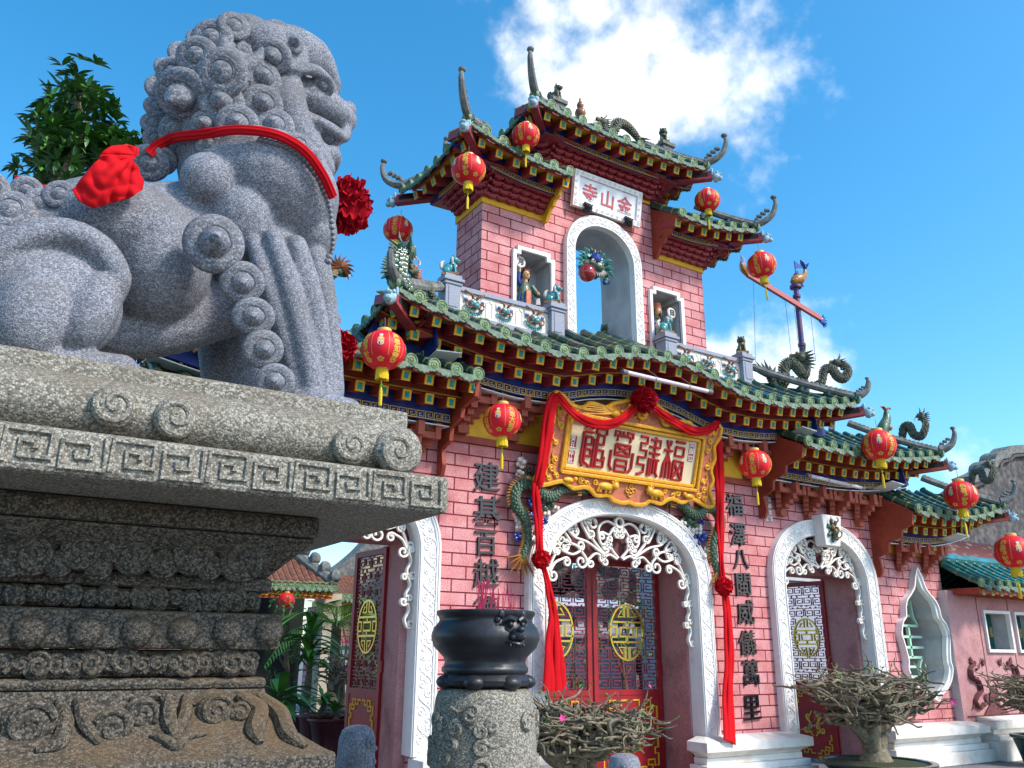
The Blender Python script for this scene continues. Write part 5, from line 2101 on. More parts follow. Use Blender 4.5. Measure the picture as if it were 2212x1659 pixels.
# the tail of the sash on the lion's far side, with its own rosette
cloth_patch('hanging_sash', [(690, 672), (712, 682), (732, 706), (745, 740), (752, 770), (722, 770), (706, 735), (692, 712)], LY + .30, 'gathered red cloth sash hanging behind the stone lion\'s fore leg', 'sash', .014, .02, seed=3)
p = at(738, 748, LY + .26)
tag(link('cloth_rosette', RM1, None, Matrix.Translation(p) @ Matrix.Rotation(1.2, 4, 'Y') @ Matrix.Scale(30 * mpp(p), 4)), 'smaller red rosette half hidden behind the stone lion\'s fore leg', 'rosette', 'cloth rosettes')
# ------------------------------------------------------------------ sign board over the middle arch
sb_c = V((6.53, 7.66, 3.835))
ez_s = V((0, -.28, .97)).normalized()
fs_ = slab_frame(sb_c, V((1, 0, 0)), ez_s, 1, 1)      # y > 0 points into the wall
sign = empty('sign_board', (6.53, 7.8, 3.34), 'carved ochre framed name board with four large dark red seal characters over the middle arch', 'sign')
HW, HH = 1.30, .455
outl = []
top = [(-1.36, .50), (-1.28, .55), (-1.15, .50), (-1.05, .44), (-.9, .43), (-.8, .50), (-.68, .50), (-.55, .49), (-.45, .55), (-.3, .60), (-.15, .66), (0, .68)]
bot = [(-1.36, -.42), (-1.40, -.50), (-1.28, -.53), (-1.05, -.46), (-.95, -.48), (-.85, -.52), (-.7, -.49), (-.6, -.51), (-.5, -.57), (-.33, -.55), (-.25, -.60), (-.1, -.62), (0, -.60)]
lft = [(-1.36, -.42), (-1.30, -.32), (-1.33, -.18), (-1.27, -.05), (-1.31, .10), (-1.27, .25), (-1.34, .38), (-1.36, .50)]
cm2 = lambda P_: [(q.x, q.z) for q in catmull([(a, 0, b) for a, b in P_], 4)]
half = list(reversed(cm2(bot)))[0:] + cm2(lft)[1:-1] + cm2(top)
outl = half + [(-x, z) for x, z in reversed(half)][1:-1]
rect = lambda a, b: [(-a, -b), (a, -b), (a, b), (-a, b)]
mb = MB()
mb.plate(outl, -.02, .05, [rect(1.05, .325)], fn=fs_)
fr_ = mb.build('sign_frame', M['coral'], sign, bevel=.008)
mb = MB()
mb.strip([fs_(x, -.03, z) for x, z in outl + outl[:1]], .05, .04, -V((1, 0, 0)).cross(ez_s) * -1 if False else fs_(0, -1, 0) - sb_c, bevel=.3)
mb.build('frame_rim', M['gold'], fr_)
mb = MB()
for a, y in ((1.07, -.045), (1.02, -.02)):
    b = a - .725
    P_ = [(-a, -b), (a, -b), (a, b), (-a, b)]
    for p, q in zip(P_, P_[1:] + P_[:1]):
        mb.strip([fs_(p[0], y, p[1]), fs_(q[0], y, q[1])], .045, .03, fs_(0, -1, 0) - sb_c, bevel=.3)
mb.build('panel_moulding', M['gold'], fr_)
mb = MB()
mb.plate(rect(1.05, .325), .0, .03, fn=fs_)
mb.build('sign_panel', M['cream'], sign)
# gilded relief: phoenixes, lions, flowers and clouds
mb = MB()
rnd = random.Random(11)
nS = (fs_(0, -1, 0) - sb_c)


def gcurl(x, z, r, a0, tn, th=.018):
    mb.tube([fs_(a, -.03, b) for a, b in spiral((x, z), r, r * .15, a0, tn, 14)], [th * .6, th], 6)


for sx in (-1, 1):
    # phoenix on the top rail: body, neck, wing and long tail plumes
    mb.ball(fs_(sx * .40, -.04, .44), (.085, .03, .055), 10, 7)
    mb.tube(catmull([fs_(sx * .34, -.05, .46), fs_(sx * .27, -.06, .50), fs_(sx * .24, -.06, .56)], 4), [.03, .02, .012], 7)
    mb.ball(fs_(sx * .235, -.065, .565), .024, 7, 5)
    for q in range(5):
        mb.tube(catmull([fs_(sx * .44, -.04, .43 + .012 * q), fs_(sx * (.62 + .03 * q), -.04, .40 + .022 * q), fs_(sx * (.88 + .04 * (q % 3)), -.035, .37 + .02 * q + .02 * (q % 2))], 5), [.014, .012, .006], 5)
    for q in range(5):
        mb.tube([fs_(sx * (.36 + .03 * q), -.045, .46), fs_(sx * (.40 + .045 * q), -.05, .53 - .006 * q)], [.018, .008], 5)
    # lion on the bottom rail
    mb.ball(fs_(sx * .40, -.05, -.445), (.12, .035, .05), 10, 7)
    mb.ball(fs_(sx * .27, -.065, -.425), (.05, .04, .05), 9, 7)
    for q in range(8):
        mb.ball(fs_(sx * .28 + .05 * math.cos(q * .8), -.06, -.42 + .05 * math.sin(q * .8)), .017, 6, 4)
    for q in (.32, .38, .46, .50):
        mb.tube([fs_(sx * q, -.05, -.46), fs_(sx * (q + .02), -.05, -.52)], [.022, .016], 6)
    gcurl(sx * .55, -.41, .04, 0, 1.3 * sx)
    # clouds and sprays
    for x, z in ((.68, -.44), (.76, -.41), (1.12, -.40), (1.22, -.44), (1.16, .42), (1.26, .46), (.98, .40), (1.17, -.22), (1.20, -.02), (1.17, .18), (1.19, .32), (1.20, -.33)):
        gcurl(sx * x, z, rnd.uniform(.035, .055), rnd.uniform(0, 6), rnd.choice((-1.3, 1.3)))
        mb.tube(catmull([fs_(sx * x, -.03, z), fs_(sx * (x + .05), -.03, z + .05), fs_(sx * (x + .03), -.03, z + .11)], 4), [.014, .005], 5)
    mb.ball(fs_(sx * .95, -.045, -.43), (.08, .03, .035), 9, 6)
    mb.ball(fs_(sx * .86, -.05, -.41), (.03, .03, .028), 8, 6)
    for q in range(6):
        a = .3 + q * .35
        mb.tube([fs_(sx * 1.22, -.035, .40), fs_(sx * (1.22 + .09 * math.cos(a)), -.03, .40 + .09 * math.sin(a))], [.01, .004], 5)
for q in range(9):                                        # peony
    a = q * .7
    mb.ball(fs_(.055 * math.cos(a), -.045, .49 + .05 * math.sin(a)), (.035, .02, .03), 8, 5)
mb.ball(fs_(0, -.07, .49), .035, 8, 6)
for q in range(6):
    a = q * 1.05 + .5
    mb.tube([fs_(0, -.03, .48), fs_(.14 * math.cos(a), -.03, .47 + .085 * math.sin(a))], [.02, .006], 5)
for a0 in (0, 1, 2, 3):
    gcurl(.045 * math.cos(a0 * PI / 2), -.46 + .04 * math.sin(a0 * PI / 2), .04, a0, 1.0, .012)
mb.build('gilded_relief', M['gold'], fr_)


def seal_char(kind, x0, w_, h_):
    """seal-script characters drawn as even strokes in a w_ x h_ cell"""
    S = {
        'fu': [[(.10, .98), (.14, .86), (.26, .86), (.30, .98)], [(.0, .72), (.40, .72)], [(.20, .86), (.20, .05), (.20, .0)], [(.20, .62), (.05, .38), (.02, .0)], [(.20, .62), (.36, .38), (.38, .0)],
               [(.52, .98), (.98, .98)], [(.55, .84), (.95, .84), (.95, .62), (.55, .62), (.55, .84)], [(.52, .48), (.98, .48), (.98, .0), (.52, .0), (.52, .48)], [(.55, .44), (.95, .04)], [(.95, .44), (.55, .04)]],
        'jian': [[(.0, .96), (.34, .96), (.34, .80), (.06, .80), (.06, .62), (.34, .62), (.34, .44), (.0, .44), (.0, .26), (.30, .26), (.30, .08), (.02, .0)],
                 [(.50, .92), (.96, .92), (.96, .74), (.46, .74)], [(.72, 1.0), (.72, .40)], [(.48, .58), (.98, .58)], [(.52, .42), (.52, .0)], [(.62, .42), (.62, .10), (.60, .0)], [(.76, .42), (.76, .06)], [(.88, .42), (.88, .10), (.98, .0)], [(.46, .42), (.98, .42)]],
        'hui': [[(.10, .84), (.10, .98), (.30, .98), (.30, .86)], [(.46, 1.0), (.46, .84)], [(.64, .86), (.64, .98), (.90, .98), (.90, .84)], [(.22, .74), (.22, .88), (.80, .88), (.80, .74)],
                [(.18, .66), (.84, .66), (.84, .40), (.18, .40), (.18, .66)], [(.24, .62), (.78, .44)], [(.78, .62), (.24, .44)], [(.0, .50), (.0, .12), (.12, .0)], [(1.0, .50), (1.0, .12), (.88, .0)], [(.26, .28), (.76, .28), (.76, .0), (.26, .0), (.26, .28)], [(.26, .14), (.76, .14)]],
        'guan': [[(.02, .96), (.18, 1.0), (.40, .94)], [(.06, .84), (.40, .84)], [(.12, .72), (.38, .72), (.38, .54), (.12, .54), (.12, .72)], [(.12, .42), (.38, .42), (.38, .26), (.12, .26)], [(.0, .84), (.0, .10), (.10, .0)], [(.12, .54), (.12, .12), (.40, .0)],
                 [(.54, .82), (.54, .96), (.98, .96), (.98, .82)], [(.76, 1.0), (.76, .96)], [(.62, .80), (.90, .80), (.90, .58), (.62, .58)], [(.62, .86), (.62, .0)], [(.62, .44), (.92, .44), (.92, .20), (.70, .20)], [(.62, .04), (.98, .04), (.98, .30)], [(.50, .70), (.50, .0)]],
    }[kind]
    for st in S:
        mb.strip([fs_(x0 + a * w_, -.012, (b - .5) * h_) for a, b in st], .034, .026, nS, bevel=.25)


for kind, x0 in (('guan', -.80), ('hui', -.37), ('jian', .06), ('fu', .46)):
    mb = MB()
    seal_char(kind, x0, .34, .49)
    mb.build('seal_character', M['redtext'], sign)
for x, z, w_, h_, tx in ((-.945, .02, .062, .075, '癸\n丑'), (-.945, -.155, .062, .075, '仲\n秋'), (.915, .15, .045, .135, '會\n首\n立')):
    mb = MB()
    mb.plate([(x - w_, z - h_), (x + w_, z - h_), (x + w_, z + h_), (x - w_, z + h_)], -.006, .004, fn=fs_)
    sl_ = mb.build('seal_stamp', M['redtext'], sign)
    mb = MB()
    for k, c_ in enumerate(tx.split('\n')):
        n_ = len(tx.split('\n'))
        mb.text(c_, (0, 0, 0), h_ * 2 / n_ * .95, .001, .001, fn=lambda a, b, c, x=x, z=z, k=k, n_=n_, h_=h_: fs_(a + x, -.008 - c, b + z + h_ - (k + .5) * h_ * 2 / n_))
    mb.strip([fs_(x + a * w_ * .9, -.008, z + b * h_ * .93) for a, b in ((-1, -1), (1, -1), (1, 1), (-1, 1), (-1, -1))], .007, .003, nS)
    mb.build('stamp_lettering', M['white2'], sl_)

# red cloth swags round the sign
def swag(name, pts, w_, label, cat='ribbon', grp=None, folds=3, m_='cloth'):
    """gathered cloth band hung through pts (u, v, y, width factor)"""
    mb = MB()
    c = catmull([at(u, v, y) for u, v, y, k in pts], 6)
    kk = lerp_list([p[3] for p in pts], len(c))
    for f in range(folds):
        of = (f - (folds - 1) / 2) / folds
        line, ns = [], []
        for i, p in enumerate(c):
            t = (c[min(i + 1, len(c) - 1)] - c[max(i - 1, 0)]).normalized()
            nm = V((0, -1, 0))
            sd_ = t.cross(nm)
            sd_ = sd_.normalized() if sd_.length > 1e-3 else V((1, 0, 0))
            nm = sd_.cross(t).normalized() * (1 if sd_.cross(t).y < 0 else -1)
            line.append(p + sd_ * (of * w_ * kk[i]) + nm * (.014 * (f % 2) + .006 * math.sin(i * .7 + f * 2)))
            ns.append(nm)
        mb.strip(line, [w_ * 1.25 / folds * k for k in kk], .022, ns, smooth=True, bevel=.45)
    return tag(mb.build(name, M[m_], None, 75), label, cat, grp)


swag('cloth_swag', [(1204, 851, 7.42, .8), (1240, 893, 7.44, 1), (1285, 915, 7.46, 1.1), (1330, 913, 7.44, 1.05), (1368, 884, 7.40, .9), (1388, 862, 7.36, .7)], .10, 'red cloth swag draped across the left half of the name board', 'swag')
swag('cloth_swag', [(1392, 862, 7.36, .7), (1412, 880, 7.38, .9), (1450, 906, 7.42, 1.05), (1495, 930, 7.44, 1.1), (1530, 928, 7.44, 1), (1548, 913, 7.42, .8)], .10, 'red cloth swag draped across the right half of the name board', 'swag')
swag('cloth_streamer', [(1203, 852, 7.44, .8), (1190, 880, 7.46, 1.1), (1180, 950, 7.56, 1.1), (1166, 1035, 7.66, .9), (1158, 1055, 7.70, .8), (1163, 1120, 7.72, .8), (1167, 1195, 7.74, .7)], .13, 'red cloth streamer from the name board to the rosette left of the middle arch', 'ribbon')
swag('cloth_streamer', [(1172, 1220, 7.74, .6), (1186, 1275, 7.74, .9), (1195, 1330, 7.74, 1.2), (1196, 1400, 7.74, 2.2), (1199, 1492, 7.74, 3.1)], .10, 'red cloth end widening below the rosette left of the middle arch', 'ribbon', folds=4)
swag('cloth_streamer', [(1549, 915, 7.44, .8), (1551, 940, 7.56, 1), (1555, 1040, 7.74, 1.05), (1556, 1120, 7.80, .9), (1558, 1200, 7.80, .55), (1562, 1255, 7.80, .45)], .15, 'red cloth streamer from the name board to the rosette right of the middle arch', 'ribbon')
swag('cloth_streamer', [(1566, 1278, 7.80, .6), (1572, 1330, 7.80, .95), (1576, 1420, 7.79, 1), (1573, 1500, 7.77, 1.1), (1577, 1603, 7.62, 1.35)], .145, 'red cloth streamer hanging from the rosette to the ledge right of the middle arch', 'ribbon')
RM2 = rosette_mesh('cloth_rosette', 1.0, M['cloth'], 5, 46)
for u, v, y, r, mm, lab in ((1391, 862, 7.34, 26, RM1, 'crimson cloth rosette at the top middle of the name board'), (1169, 1208, 7.72, 20, RM2, 'red cloth rosette on the white surround left of the middle arch'), (1564, 1267, 7.78, 19, RM2, 'red cloth rosette on the pink wall right of the middle arch')):
    p = at(u, v, y)
    tag(link('cloth_rosette', mm, None, Matrix.Translation(p) @ Matrix.Rotation(u, 4, 'Z') @ Matrix.Scale(r * mpp(p), 4)), lab, 'rosette', 'cloth rosettes')

# ------------------------------------------------------------------ lanterns
def lantern_parts(words, kids=True):
    R_ = .24
    sq = .92
    prof = []
    nr = 40
    for i in range(nr + 1):
        th = PI * (.10 + .80 * i / nr)
        k = 1 + (.012 if i % 2 else -.004)
        prof.append((R_ * math.sin(th) * k, -R_ * sq * math.cos(th)))
    b = MB()
    b.lathe(prof, seg=36)
    body_ = b.mesh('paper_body', M['lantern'], 180)

    def on(lon, lat, lift=.004):
        def f(x, z, d):
            lo, la = math.radians(lon) + x / (R_ * math.cos(math.radians(lat))), math.radians(lat) + z / R_
            r = R_ + lift + d
            return V((math.sin(lo) * math.cos(la) * r, -math.cos(lo) * math.cos(la) * r, math.sin(la) * r * sq))
        return f
    pr = MB()
    for k in range(4):
        base = k * 90
        wd = words[k % len(words)]
        for j, ch in enumerate(wd):
            pr.text(ch, (0, 0, 0), .085, .001, .0025, fn=on(base + 22, 30 - j * 19.5), mi=0)
        for lo in (base, base + 44):
            for j in range(22):
                f = on(lo, 42 - j * 3.4)
                pr.add([f(-.0035, -.005, 0), f(.0035, -.005, 0), f(.0035, .005, 0), f(-.0035, .005, 0)], [(0, 1, 2, 3)], 0, False)
        # smiling child figure: head, hair, robe with bright patches
        f = on(base - 22, 14)

        def blob(x, z, rx, rz, mi, lift=.0):
            n_ = 14
            vs_ = [f(x, z, lift)] + [f(x + rx * math.cos(2 * PI * q / n_), z + rz * math.sin(2 * PI * q / n_), lift) for q in range(n_)]
            pr.add(vs_, [(0, 1 + q, 1 + (q + 1) % n_) for q in range(n_)], mi, False)
        blob(0, .055, .030, .030, 2, .0005)
        blob(0, .050, .024, .024, 1, .001)
        blob(0, -.015, .036, .045, 0, .0005)
        blob(-.004, .004, .02, .016, 1, .001)
        blob(0, -.055, .034, .030, 1, .001)
        blob(-.012, -.062, .008, .020, 3, .0015)
        blob(.014, -.06, .007, .018, 0, .0015)
        for s2 in (0, 44):
            f = on(base + s2 - 22, -44)
            for q in range(5):
                blob(.024 * math.cos(q * 1.256 + .3), .022 * math.sin(q * 1.256 + .3), .015, .014, 0, .0003)
            blob(0, 0, .010, .010, 4, .001)
    print_ = pr.mesh('gold_print', [M['lgold'], M['lpale'], M['ink'], M['blue_cer'], M['lantern']], 0)
    c_ = MB()
    zt_ = R_ * sq
    c_.lathe([(.068, zt_ - .028), (.078, zt_ - .01), (.078, zt_ + .022), (.066, zt_ + .028), (.05, zt_ + .022)], seg=20)
    c_.lathe([(.05, -zt_ - .0), (.066, -zt_ + .006), (.072, -zt_ + .03), (.07, -zt_ + .034)], seg=20)
    cap_ = c_.mesh('cap_ring', M['cap'], 40)
    t_ = MB()
    rn = random.Random(2)
    for q in range(34):
        a = q * 2 * PI / 34
        r1 = .060 + rn.uniform(-.003, .006)
        t_.tube([V((.058 * math.cos(a), .058 * math.sin(a), -zt_ - .002)), V((r1 * math.cos(a), r1 * math.sin(a), -zt_ - .05)), V((r1 * 1.04 * math.cos(a), r1 * 1.04 * math.sin(a), -zt_ - rn.uniform(.098, .118)))], .0075, 4)
    skirt_ = t_.mesh('fringe', M['tassel'], 60)
    t2 = MB()
    t2.tube([V((0, 0, -zt_ - .05)), V((0, 0, -zt_ - .20))], .004, 5)
    for q in range(9):
        a = q * .7
        t2.tube([V((0, 0, -zt_ - .20)), V((.012 * math.cos(a), .012 * math.sin(a), -zt_ - .24)), V((.013 * math.cos(a), .013 * math.sin(a), -zt_ - .40))], .006, 4)
    t2.ball((0, 0, -zt_ - .215), .013, 8, 6)
    long_ = t2.mesh('long_tassel', M['tassel'], 60)
    g_ = MB()
    g_.ball((0, 0, -zt_ - .165), .015, 8, 6)
    bead_ = g_.mesh('bead', M['green_bead'])
    h_ = MB()
    h_.tube([V((0, 0, zt_ + .01)), V((.004, 0, zt_ + .08)), V((-.003, 0, zt_ + .16))], .004, 5)
    hang_ = h_.mesh('hanging_wire', M['wire'])
    return [('paper_body', body_), ('gold_print', print_), ('cap_ring', cap_), ('fringe', skirt_), ('long_tassel', long_), ('bead', bead_), ('hanging_wire', hang_)]


LP1 = lantern_parts(['萬事如意', '財源廣進', '大吉大利', '恭喜發財'])
LP2 = lantern_parts(['大吉大利', '萬事如意', '恭喜發財', '吉祥如意'])
LP3 = lantern_parts(['恭喜發財', '吉祥如意', '萬事如意', '大吉大利'])


def lantern(u, v, rpx, y, parts, rz, label, sway=0):
    p = at(u, v, y)
    s_ = rpx * mpp(p) / .24
    o = bpy.data.objects.new('red_lantern', None)
    COL.objects.link(o)
    o.matrix_basis = Matrix.Translation(p) @ Matrix.Rotation(sway, 4, 'Y') @ Matrix.Rotation(math.radians(rz), 4, 'Z') @ Matrix.Scale(s_, 4)
    tag(o, label, 'lantern', 'red paper lanterns hung along the gate roofs')
    for nm, me in parts:
        c = bpy.data.objects.new(nm, me)
        COL.objects.link(c)
        c.parent = o
    return o


lantern(1136, 293, 30, 7.52, LP3, 8, 'red lantern under the left tip of the topmost tower roof')
lantern(1012, 367, 37, 7.50, LP1, 28, 'red lantern before the left corner of the tower with two printed children')
lantern(860, 497, 32, 9.40, LP3, 30, 'red lantern under the rear left tip of the tower roof, above a rising dragon', .10)
lantern(828, 757, 48, 6.84, LP1, -8, 'largest red lantern, hung from the left corner beam of the main roof')
lantern(1085, 909, 41, 7.22, LP2, -22, 'red lantern over the black characters left of the name board')
lantern(1528, 433, 27, 7.56, LP3, -14, 'smallest red lantern, under the right tip of the topmost tower roof')
lantern(1645, 573, 31, 7.56, LP3, -4, 'red lantern beside the tower touching the long slanting yard', -.12)
lantern(1631, 1003, 34, 7.22, LP3, 10, 'red lantern over the black characters right of the name board')
lantern(1898, 962, 36, 6.88, LP1, -30, 'red lantern under the right corner of the main roof before dragon ridge tiles')
lantern(2075, 1070, 34, 6.98, LP1, 20, 'red lantern at the right corner of the side roof with two printed children')
lantern(2188, 1192, 38, 7.08, LP1, -22, 'red lantern cut by the right edge, over the turquoise wall roof')

# ------------------------------------------------------------------ incense burner on its stone column
bx, by = 1.745, 3.0
zb_ = lambda v: at(1046, v, by).z
col_ = empty('stone_column', (bx, by, 0), 'round grey stone column carved with clouds under the black incense burner', 'column')
mb = MB()
zt_ = zb_(1486)
mb.lathe([(.205, 0), (.205, zt_ - .22), (.200, zt_ - .12), (.192, zt_ - .04), (.182, zt_ - .012), (.165, zt_), (0, zt_)], (bx, by, 0), 48)
cs = mb.build('shaft', M['granite_warm'], col_)
rnd = random.Random(8)
for k in range(46):
    a = rnd.uniform(-PI * .98, PI * .02) if k < 36 else rnd.uniform(0, PI)
    z = rnd.uniform(zt_ - .50, zt_ - .075)
    r = rnd.uniform(.020, .038)
    mb = MB()
    rad = .203
    wrap = lambda x, dz, l, a=a, z=z: V((bx + math.cos(a + x / rad) * (rad + l), by + math.sin(a + x / rad) * (rad + l), z + dz))
    sg = rnd.choice((-1, 1))
    sp = spiral((0, 0), r, r * .12, rnd.uniform(0, 6), sg * 1.5, 24)
    tail = [(sp[0][0] + .03 * sg * (q + 1) * .6, sp[0][1] - .012 * math.sin((q + 1) * .9)) for q in range(4)]
    mb.tube([wrap(x, dz, -.001) for x, dz in reversed(tail)] + [wrap(x, dz, .002) for x, dz in sp], [.005, .011, .012, .010, .008], 7)
    mb.ball(wrap(0, 0, -.002), r * .42, 8, 6)
    mb.build('cloud_carving', M['granite_warm'], cs)
burn = empty('incense_burner', (bx, by, zt_), 'black iron incense burner with lion mask and pink incense sticks on a stone column', 'incense burner')
mb = MB()
pr = [(0, 1484), (.150, 1484), (.178, 1478), (.182, 1468), (.170, 1459), (.162, 1455), (.172, 1450), (.172, 1442), (.164, 1438), (.160, 1430), (.166, 1420), (.180, 1412), (.205, 1398), (.2165, 1380), (.2165, 1370), (.206, 1356), (.190, 1345), (.186, 1340), (.190, 1334), (.198, 1329), (.1985, 1322), (.194, 1320), (.182, 1322), (.174, 1330), (.172, 1345), (0, 1348)]
mb.lathe([(r, zb_(v)) for r, v in pr], (bx, by, 0), 56)
bb = mb.build('burner_bowl', M['iron'], burn, 50)
mb = MB()
for q in range(7):
    a = q * 2 * PI / 7 + .35
    d = V((math.cos(a), math.sin(a), 0))
    mb.ball(V((bx, by, zb_(1472))) + d * .158, (.045, .045, .028), 12, 8)
mb.build('foot_ring', M['iron'], burn)
# lion mask on the bowl's right front
c = at(1099, 1362, by - .165)
nd = (V((c.x, c.y, 0)) - V((bx, by, 0))).normalized()
sd_ = V((-nd.y, nd.x, 0))
mb = MB()
K = lambda a, b, d: c + (sd_ * a + ZV * b + nd * d) * 1.25
mb.ball(c, (.06, .06, .06), 16, 12)
mb.ball(K(0, -.012, .045), (.03, .03, .024), 12, 8)
mb.ball(K(0, .002, .066), (.016, .016, .012), 10, 7)
for s2 in (-1, 1):
    mb.ball(K(s2 * .022, .016, .042), .012, 9, 7)
    mb.tube(catmull([K(s2 * .006, .028, .045), K(s2 * .024, .036, .042), K(s2 * .044, .026, .03)], 4), [.008, .01, .006], 7)
    mb.ball(K(s2 * .04, .048, .015), (.015, .015, .018), 8, 6)
    mb.ball(K(s2 * .018, -.02, .05), (.014, .014, .011), 8, 6)
    for q in range(5):
        mb.ball(K(s2 * (.05 + .004 * (q % 2)), .03 - q * .018, .012), .013, 7, 5)
mb.tube(catmull([K(-.034, -.030, .03), K(0, -.040, .055), K(.034, -.030, .03)], 5), .007, 7)
for q in range(5):
    mb.ball(K(-.024 + q * .012, -.044, .045), (.005, .005, .008), 6, 4)
mb.build('lion_mask', M['iron'], burn)
mb = MB()
mb.lathe([(0, zb_(1346)), (.171, zb_(1344))], (bx, by, 0), 30)
mb.build('ash_bed', M['soil'], burn)
ST = MB()
ST.tube([V((0, 0, 0)), V((.002, 0, .10)), V((.004, .001, .20))], .0021, 5)
SM = ST.mesh('incense_stick', M['incense'])
rnd = random.Random(4)
for k in range(58):
    if k < 20:
        u, h = 1034 + rnd.uniform(0, 11), rnd.uniform(.85, 1.1)
    else:
        u, h = rnd.uniform(1052, 1112), rnd.uniform(.35, .95)
    yy = by + rnd.uniform(-.07, .07)
    p = at(u, 1338, yy)
    p.z = zb_(1346)
    mw = Matrix.Translation(p) @ Matrix.Rotation(rnd.uniform(-.13, .16), 4, 'Y') @ Matrix.Rotation(rnd.uniform(-.12, .12), 4, 'X') @ Matrix.Scale(h * .82, 4)
    tag(link('incense_stick', SM, None, mw), 'thin pink incense stick standing in the black burner', 'incense stick', 'pink incense sticks in the burner')

# two low carved stone posts
for u, v, y, r, lab in ((773, 1569, 3.6, .080, 'short grey stone post carved with swirls beside the open left door'), (1348, 1629, 4.5, .105, 'rounded carved stone post top before the bare bonsai')):
    p = at(u, v, y)
    o = empty('stone_post', (p.x, p.y, 0), lab, 'bollard')
    mb = MB()
    mb.lathe([(r * 1.0, 0), (r, p.z - .12), (r * .96, p.z - .05), (r * .82, p.z - .015), (r * .5, p.z + .002), (0, p.z + .008)], (p.x, p.y, 0), 30)
    sh = mb.build('shaft', M['granite'], o)
    rnd = random.Random(int(u))
    for k in range(26):
        a = rnd.uniform(-PI, 0.6)
        z = p.z - .02 - .42 * (k / 26) - rnd.uniform(0, .03)
        rr = rnd.uniform(.022, .034)
        d = V((math.cos(a), math.sin(a), 0))
        c = V((p.x, p.y, z)) + d * (r * (.98 if z < p.z - .05 else .85))
        mw = Matrix.Translation(c - d * rr * .1) @ d.to_track_quat('Z', 'Y').to_matrix().to_4x4() @ Matrix.Diagonal((rr, rr, rr * .55, 1))
        link('swirl_boss', CM[k % 2], sh, mw)
# ------------------------------------------------------------------ figures on the gate
def lion_fig():
    mb = MB()
    mb.ball((0, .02, .085), (.055, .075, .07), 12, 8, 0)
    mb.ball((0, -.02, .13), (.045, .045, .06), 12, 8, 0)
    mb.ball((0, -.045, .195), (.048, .05, .045), 12, 9, 0, None, .15, 30)
    mb.ball((0, -.09, .185), (.028, .03, .022), 9, 7, 0)
    mb.ball((0, -.088, .165), (.022, .024, .01), 8, 6, 0)
    for s in (-1, 1):
        mb.tube([(s * .03, -.045, .13), (s * .035, -.06, .06), (s * .035, -.065, .01)], [.022, .017, .018], 8, 0)
        mb.ball((s * .035, -.08, .01), (.018, .026, .013), 8, 6, 0)
        mb.ball((s * .045, .045, .045), (.026, .05, .045), 10, 7, 0)
        mb.ball((s * .045, .0, .012), (.02, .04, .013), 8, 6, 0)
        mb.ball((s * .038, -.035, .238), (.014, .012, .02), 7, 5, 0)
        mb.ball((s * .018, -.085, .208), .009, 6, 5, 1)
    for q in range(14):
        a = q * .45
        mb.ball((.05 * math.cos(a), -.025, .18 + .05 * math.sin(a)), .017, 7, 5, 1)
    mb.ball((0, -.065, .115), (.03, .02, .02), 8, 6, 1)
    mb.tube(catmull([(0, .08, .07), (0, .11, .11), (0, .10, .16), (0, .07, .18)], 4), [.02, .026, .012], 7, 1)
    return mb


LF = {}
for k, (a, b) in {'teal': ('teal_cer', 'white_cer'), 'green': ('dragon', 'ochre_cer'), 'dull': ('dragon_old', 'dragon')}.items():
    LF[k] = lion_fig().mesh('body', [M[a], M[b]], 60)
bs = MB()
bs.span((-.085, -.10, -.03), (.085, .10, .0))
BSM = bs.mesh('base_tile', M['ochre_cer'])


def lion_statue(x, y, z, rz, k, label, s_=1.0):
    o = empty('lion_statue', (x, y, z), label, 'statue', 'small ceramic lions on posts', math.radians(rz))
    for nm, me in (('body', LF[k]), ('base_tile', BSM)):
        c = bpy.data.objects.new(nm, me)
        COL.objects.link(c)
        c.parent = o
        c.matrix_basis = Matrix.Translation((0, 0, .03 * s_)) @ Matrix.Scale(s_, 4)
    return o


lion_statue(XC - 2.45, 8.03, 5.73, 60, 'teal', 'turquoise ceramic lion on the leftmost parapet post, at the tower\'s left corner', 1.0)
lion_statue(XC - .95, 8.03, 5.73, 45, 'teal', 'white backed ceramic lion on the post between left niche and tower arch')
lion_statue(XC + .44, 8.74, 5.73, -50, 'green', 'dark green ceramic lion sitting inside the tower arch', .95)
lion_statue(XC + .95, 8.03, 5.73, 70, 'teal', 'pale ceramic lion on the post before the right niche')
lion_statue(XC + 2.45, 8.03, 5.73, -35, 'green', 'green ceramic lion on the rightmost parapet post')


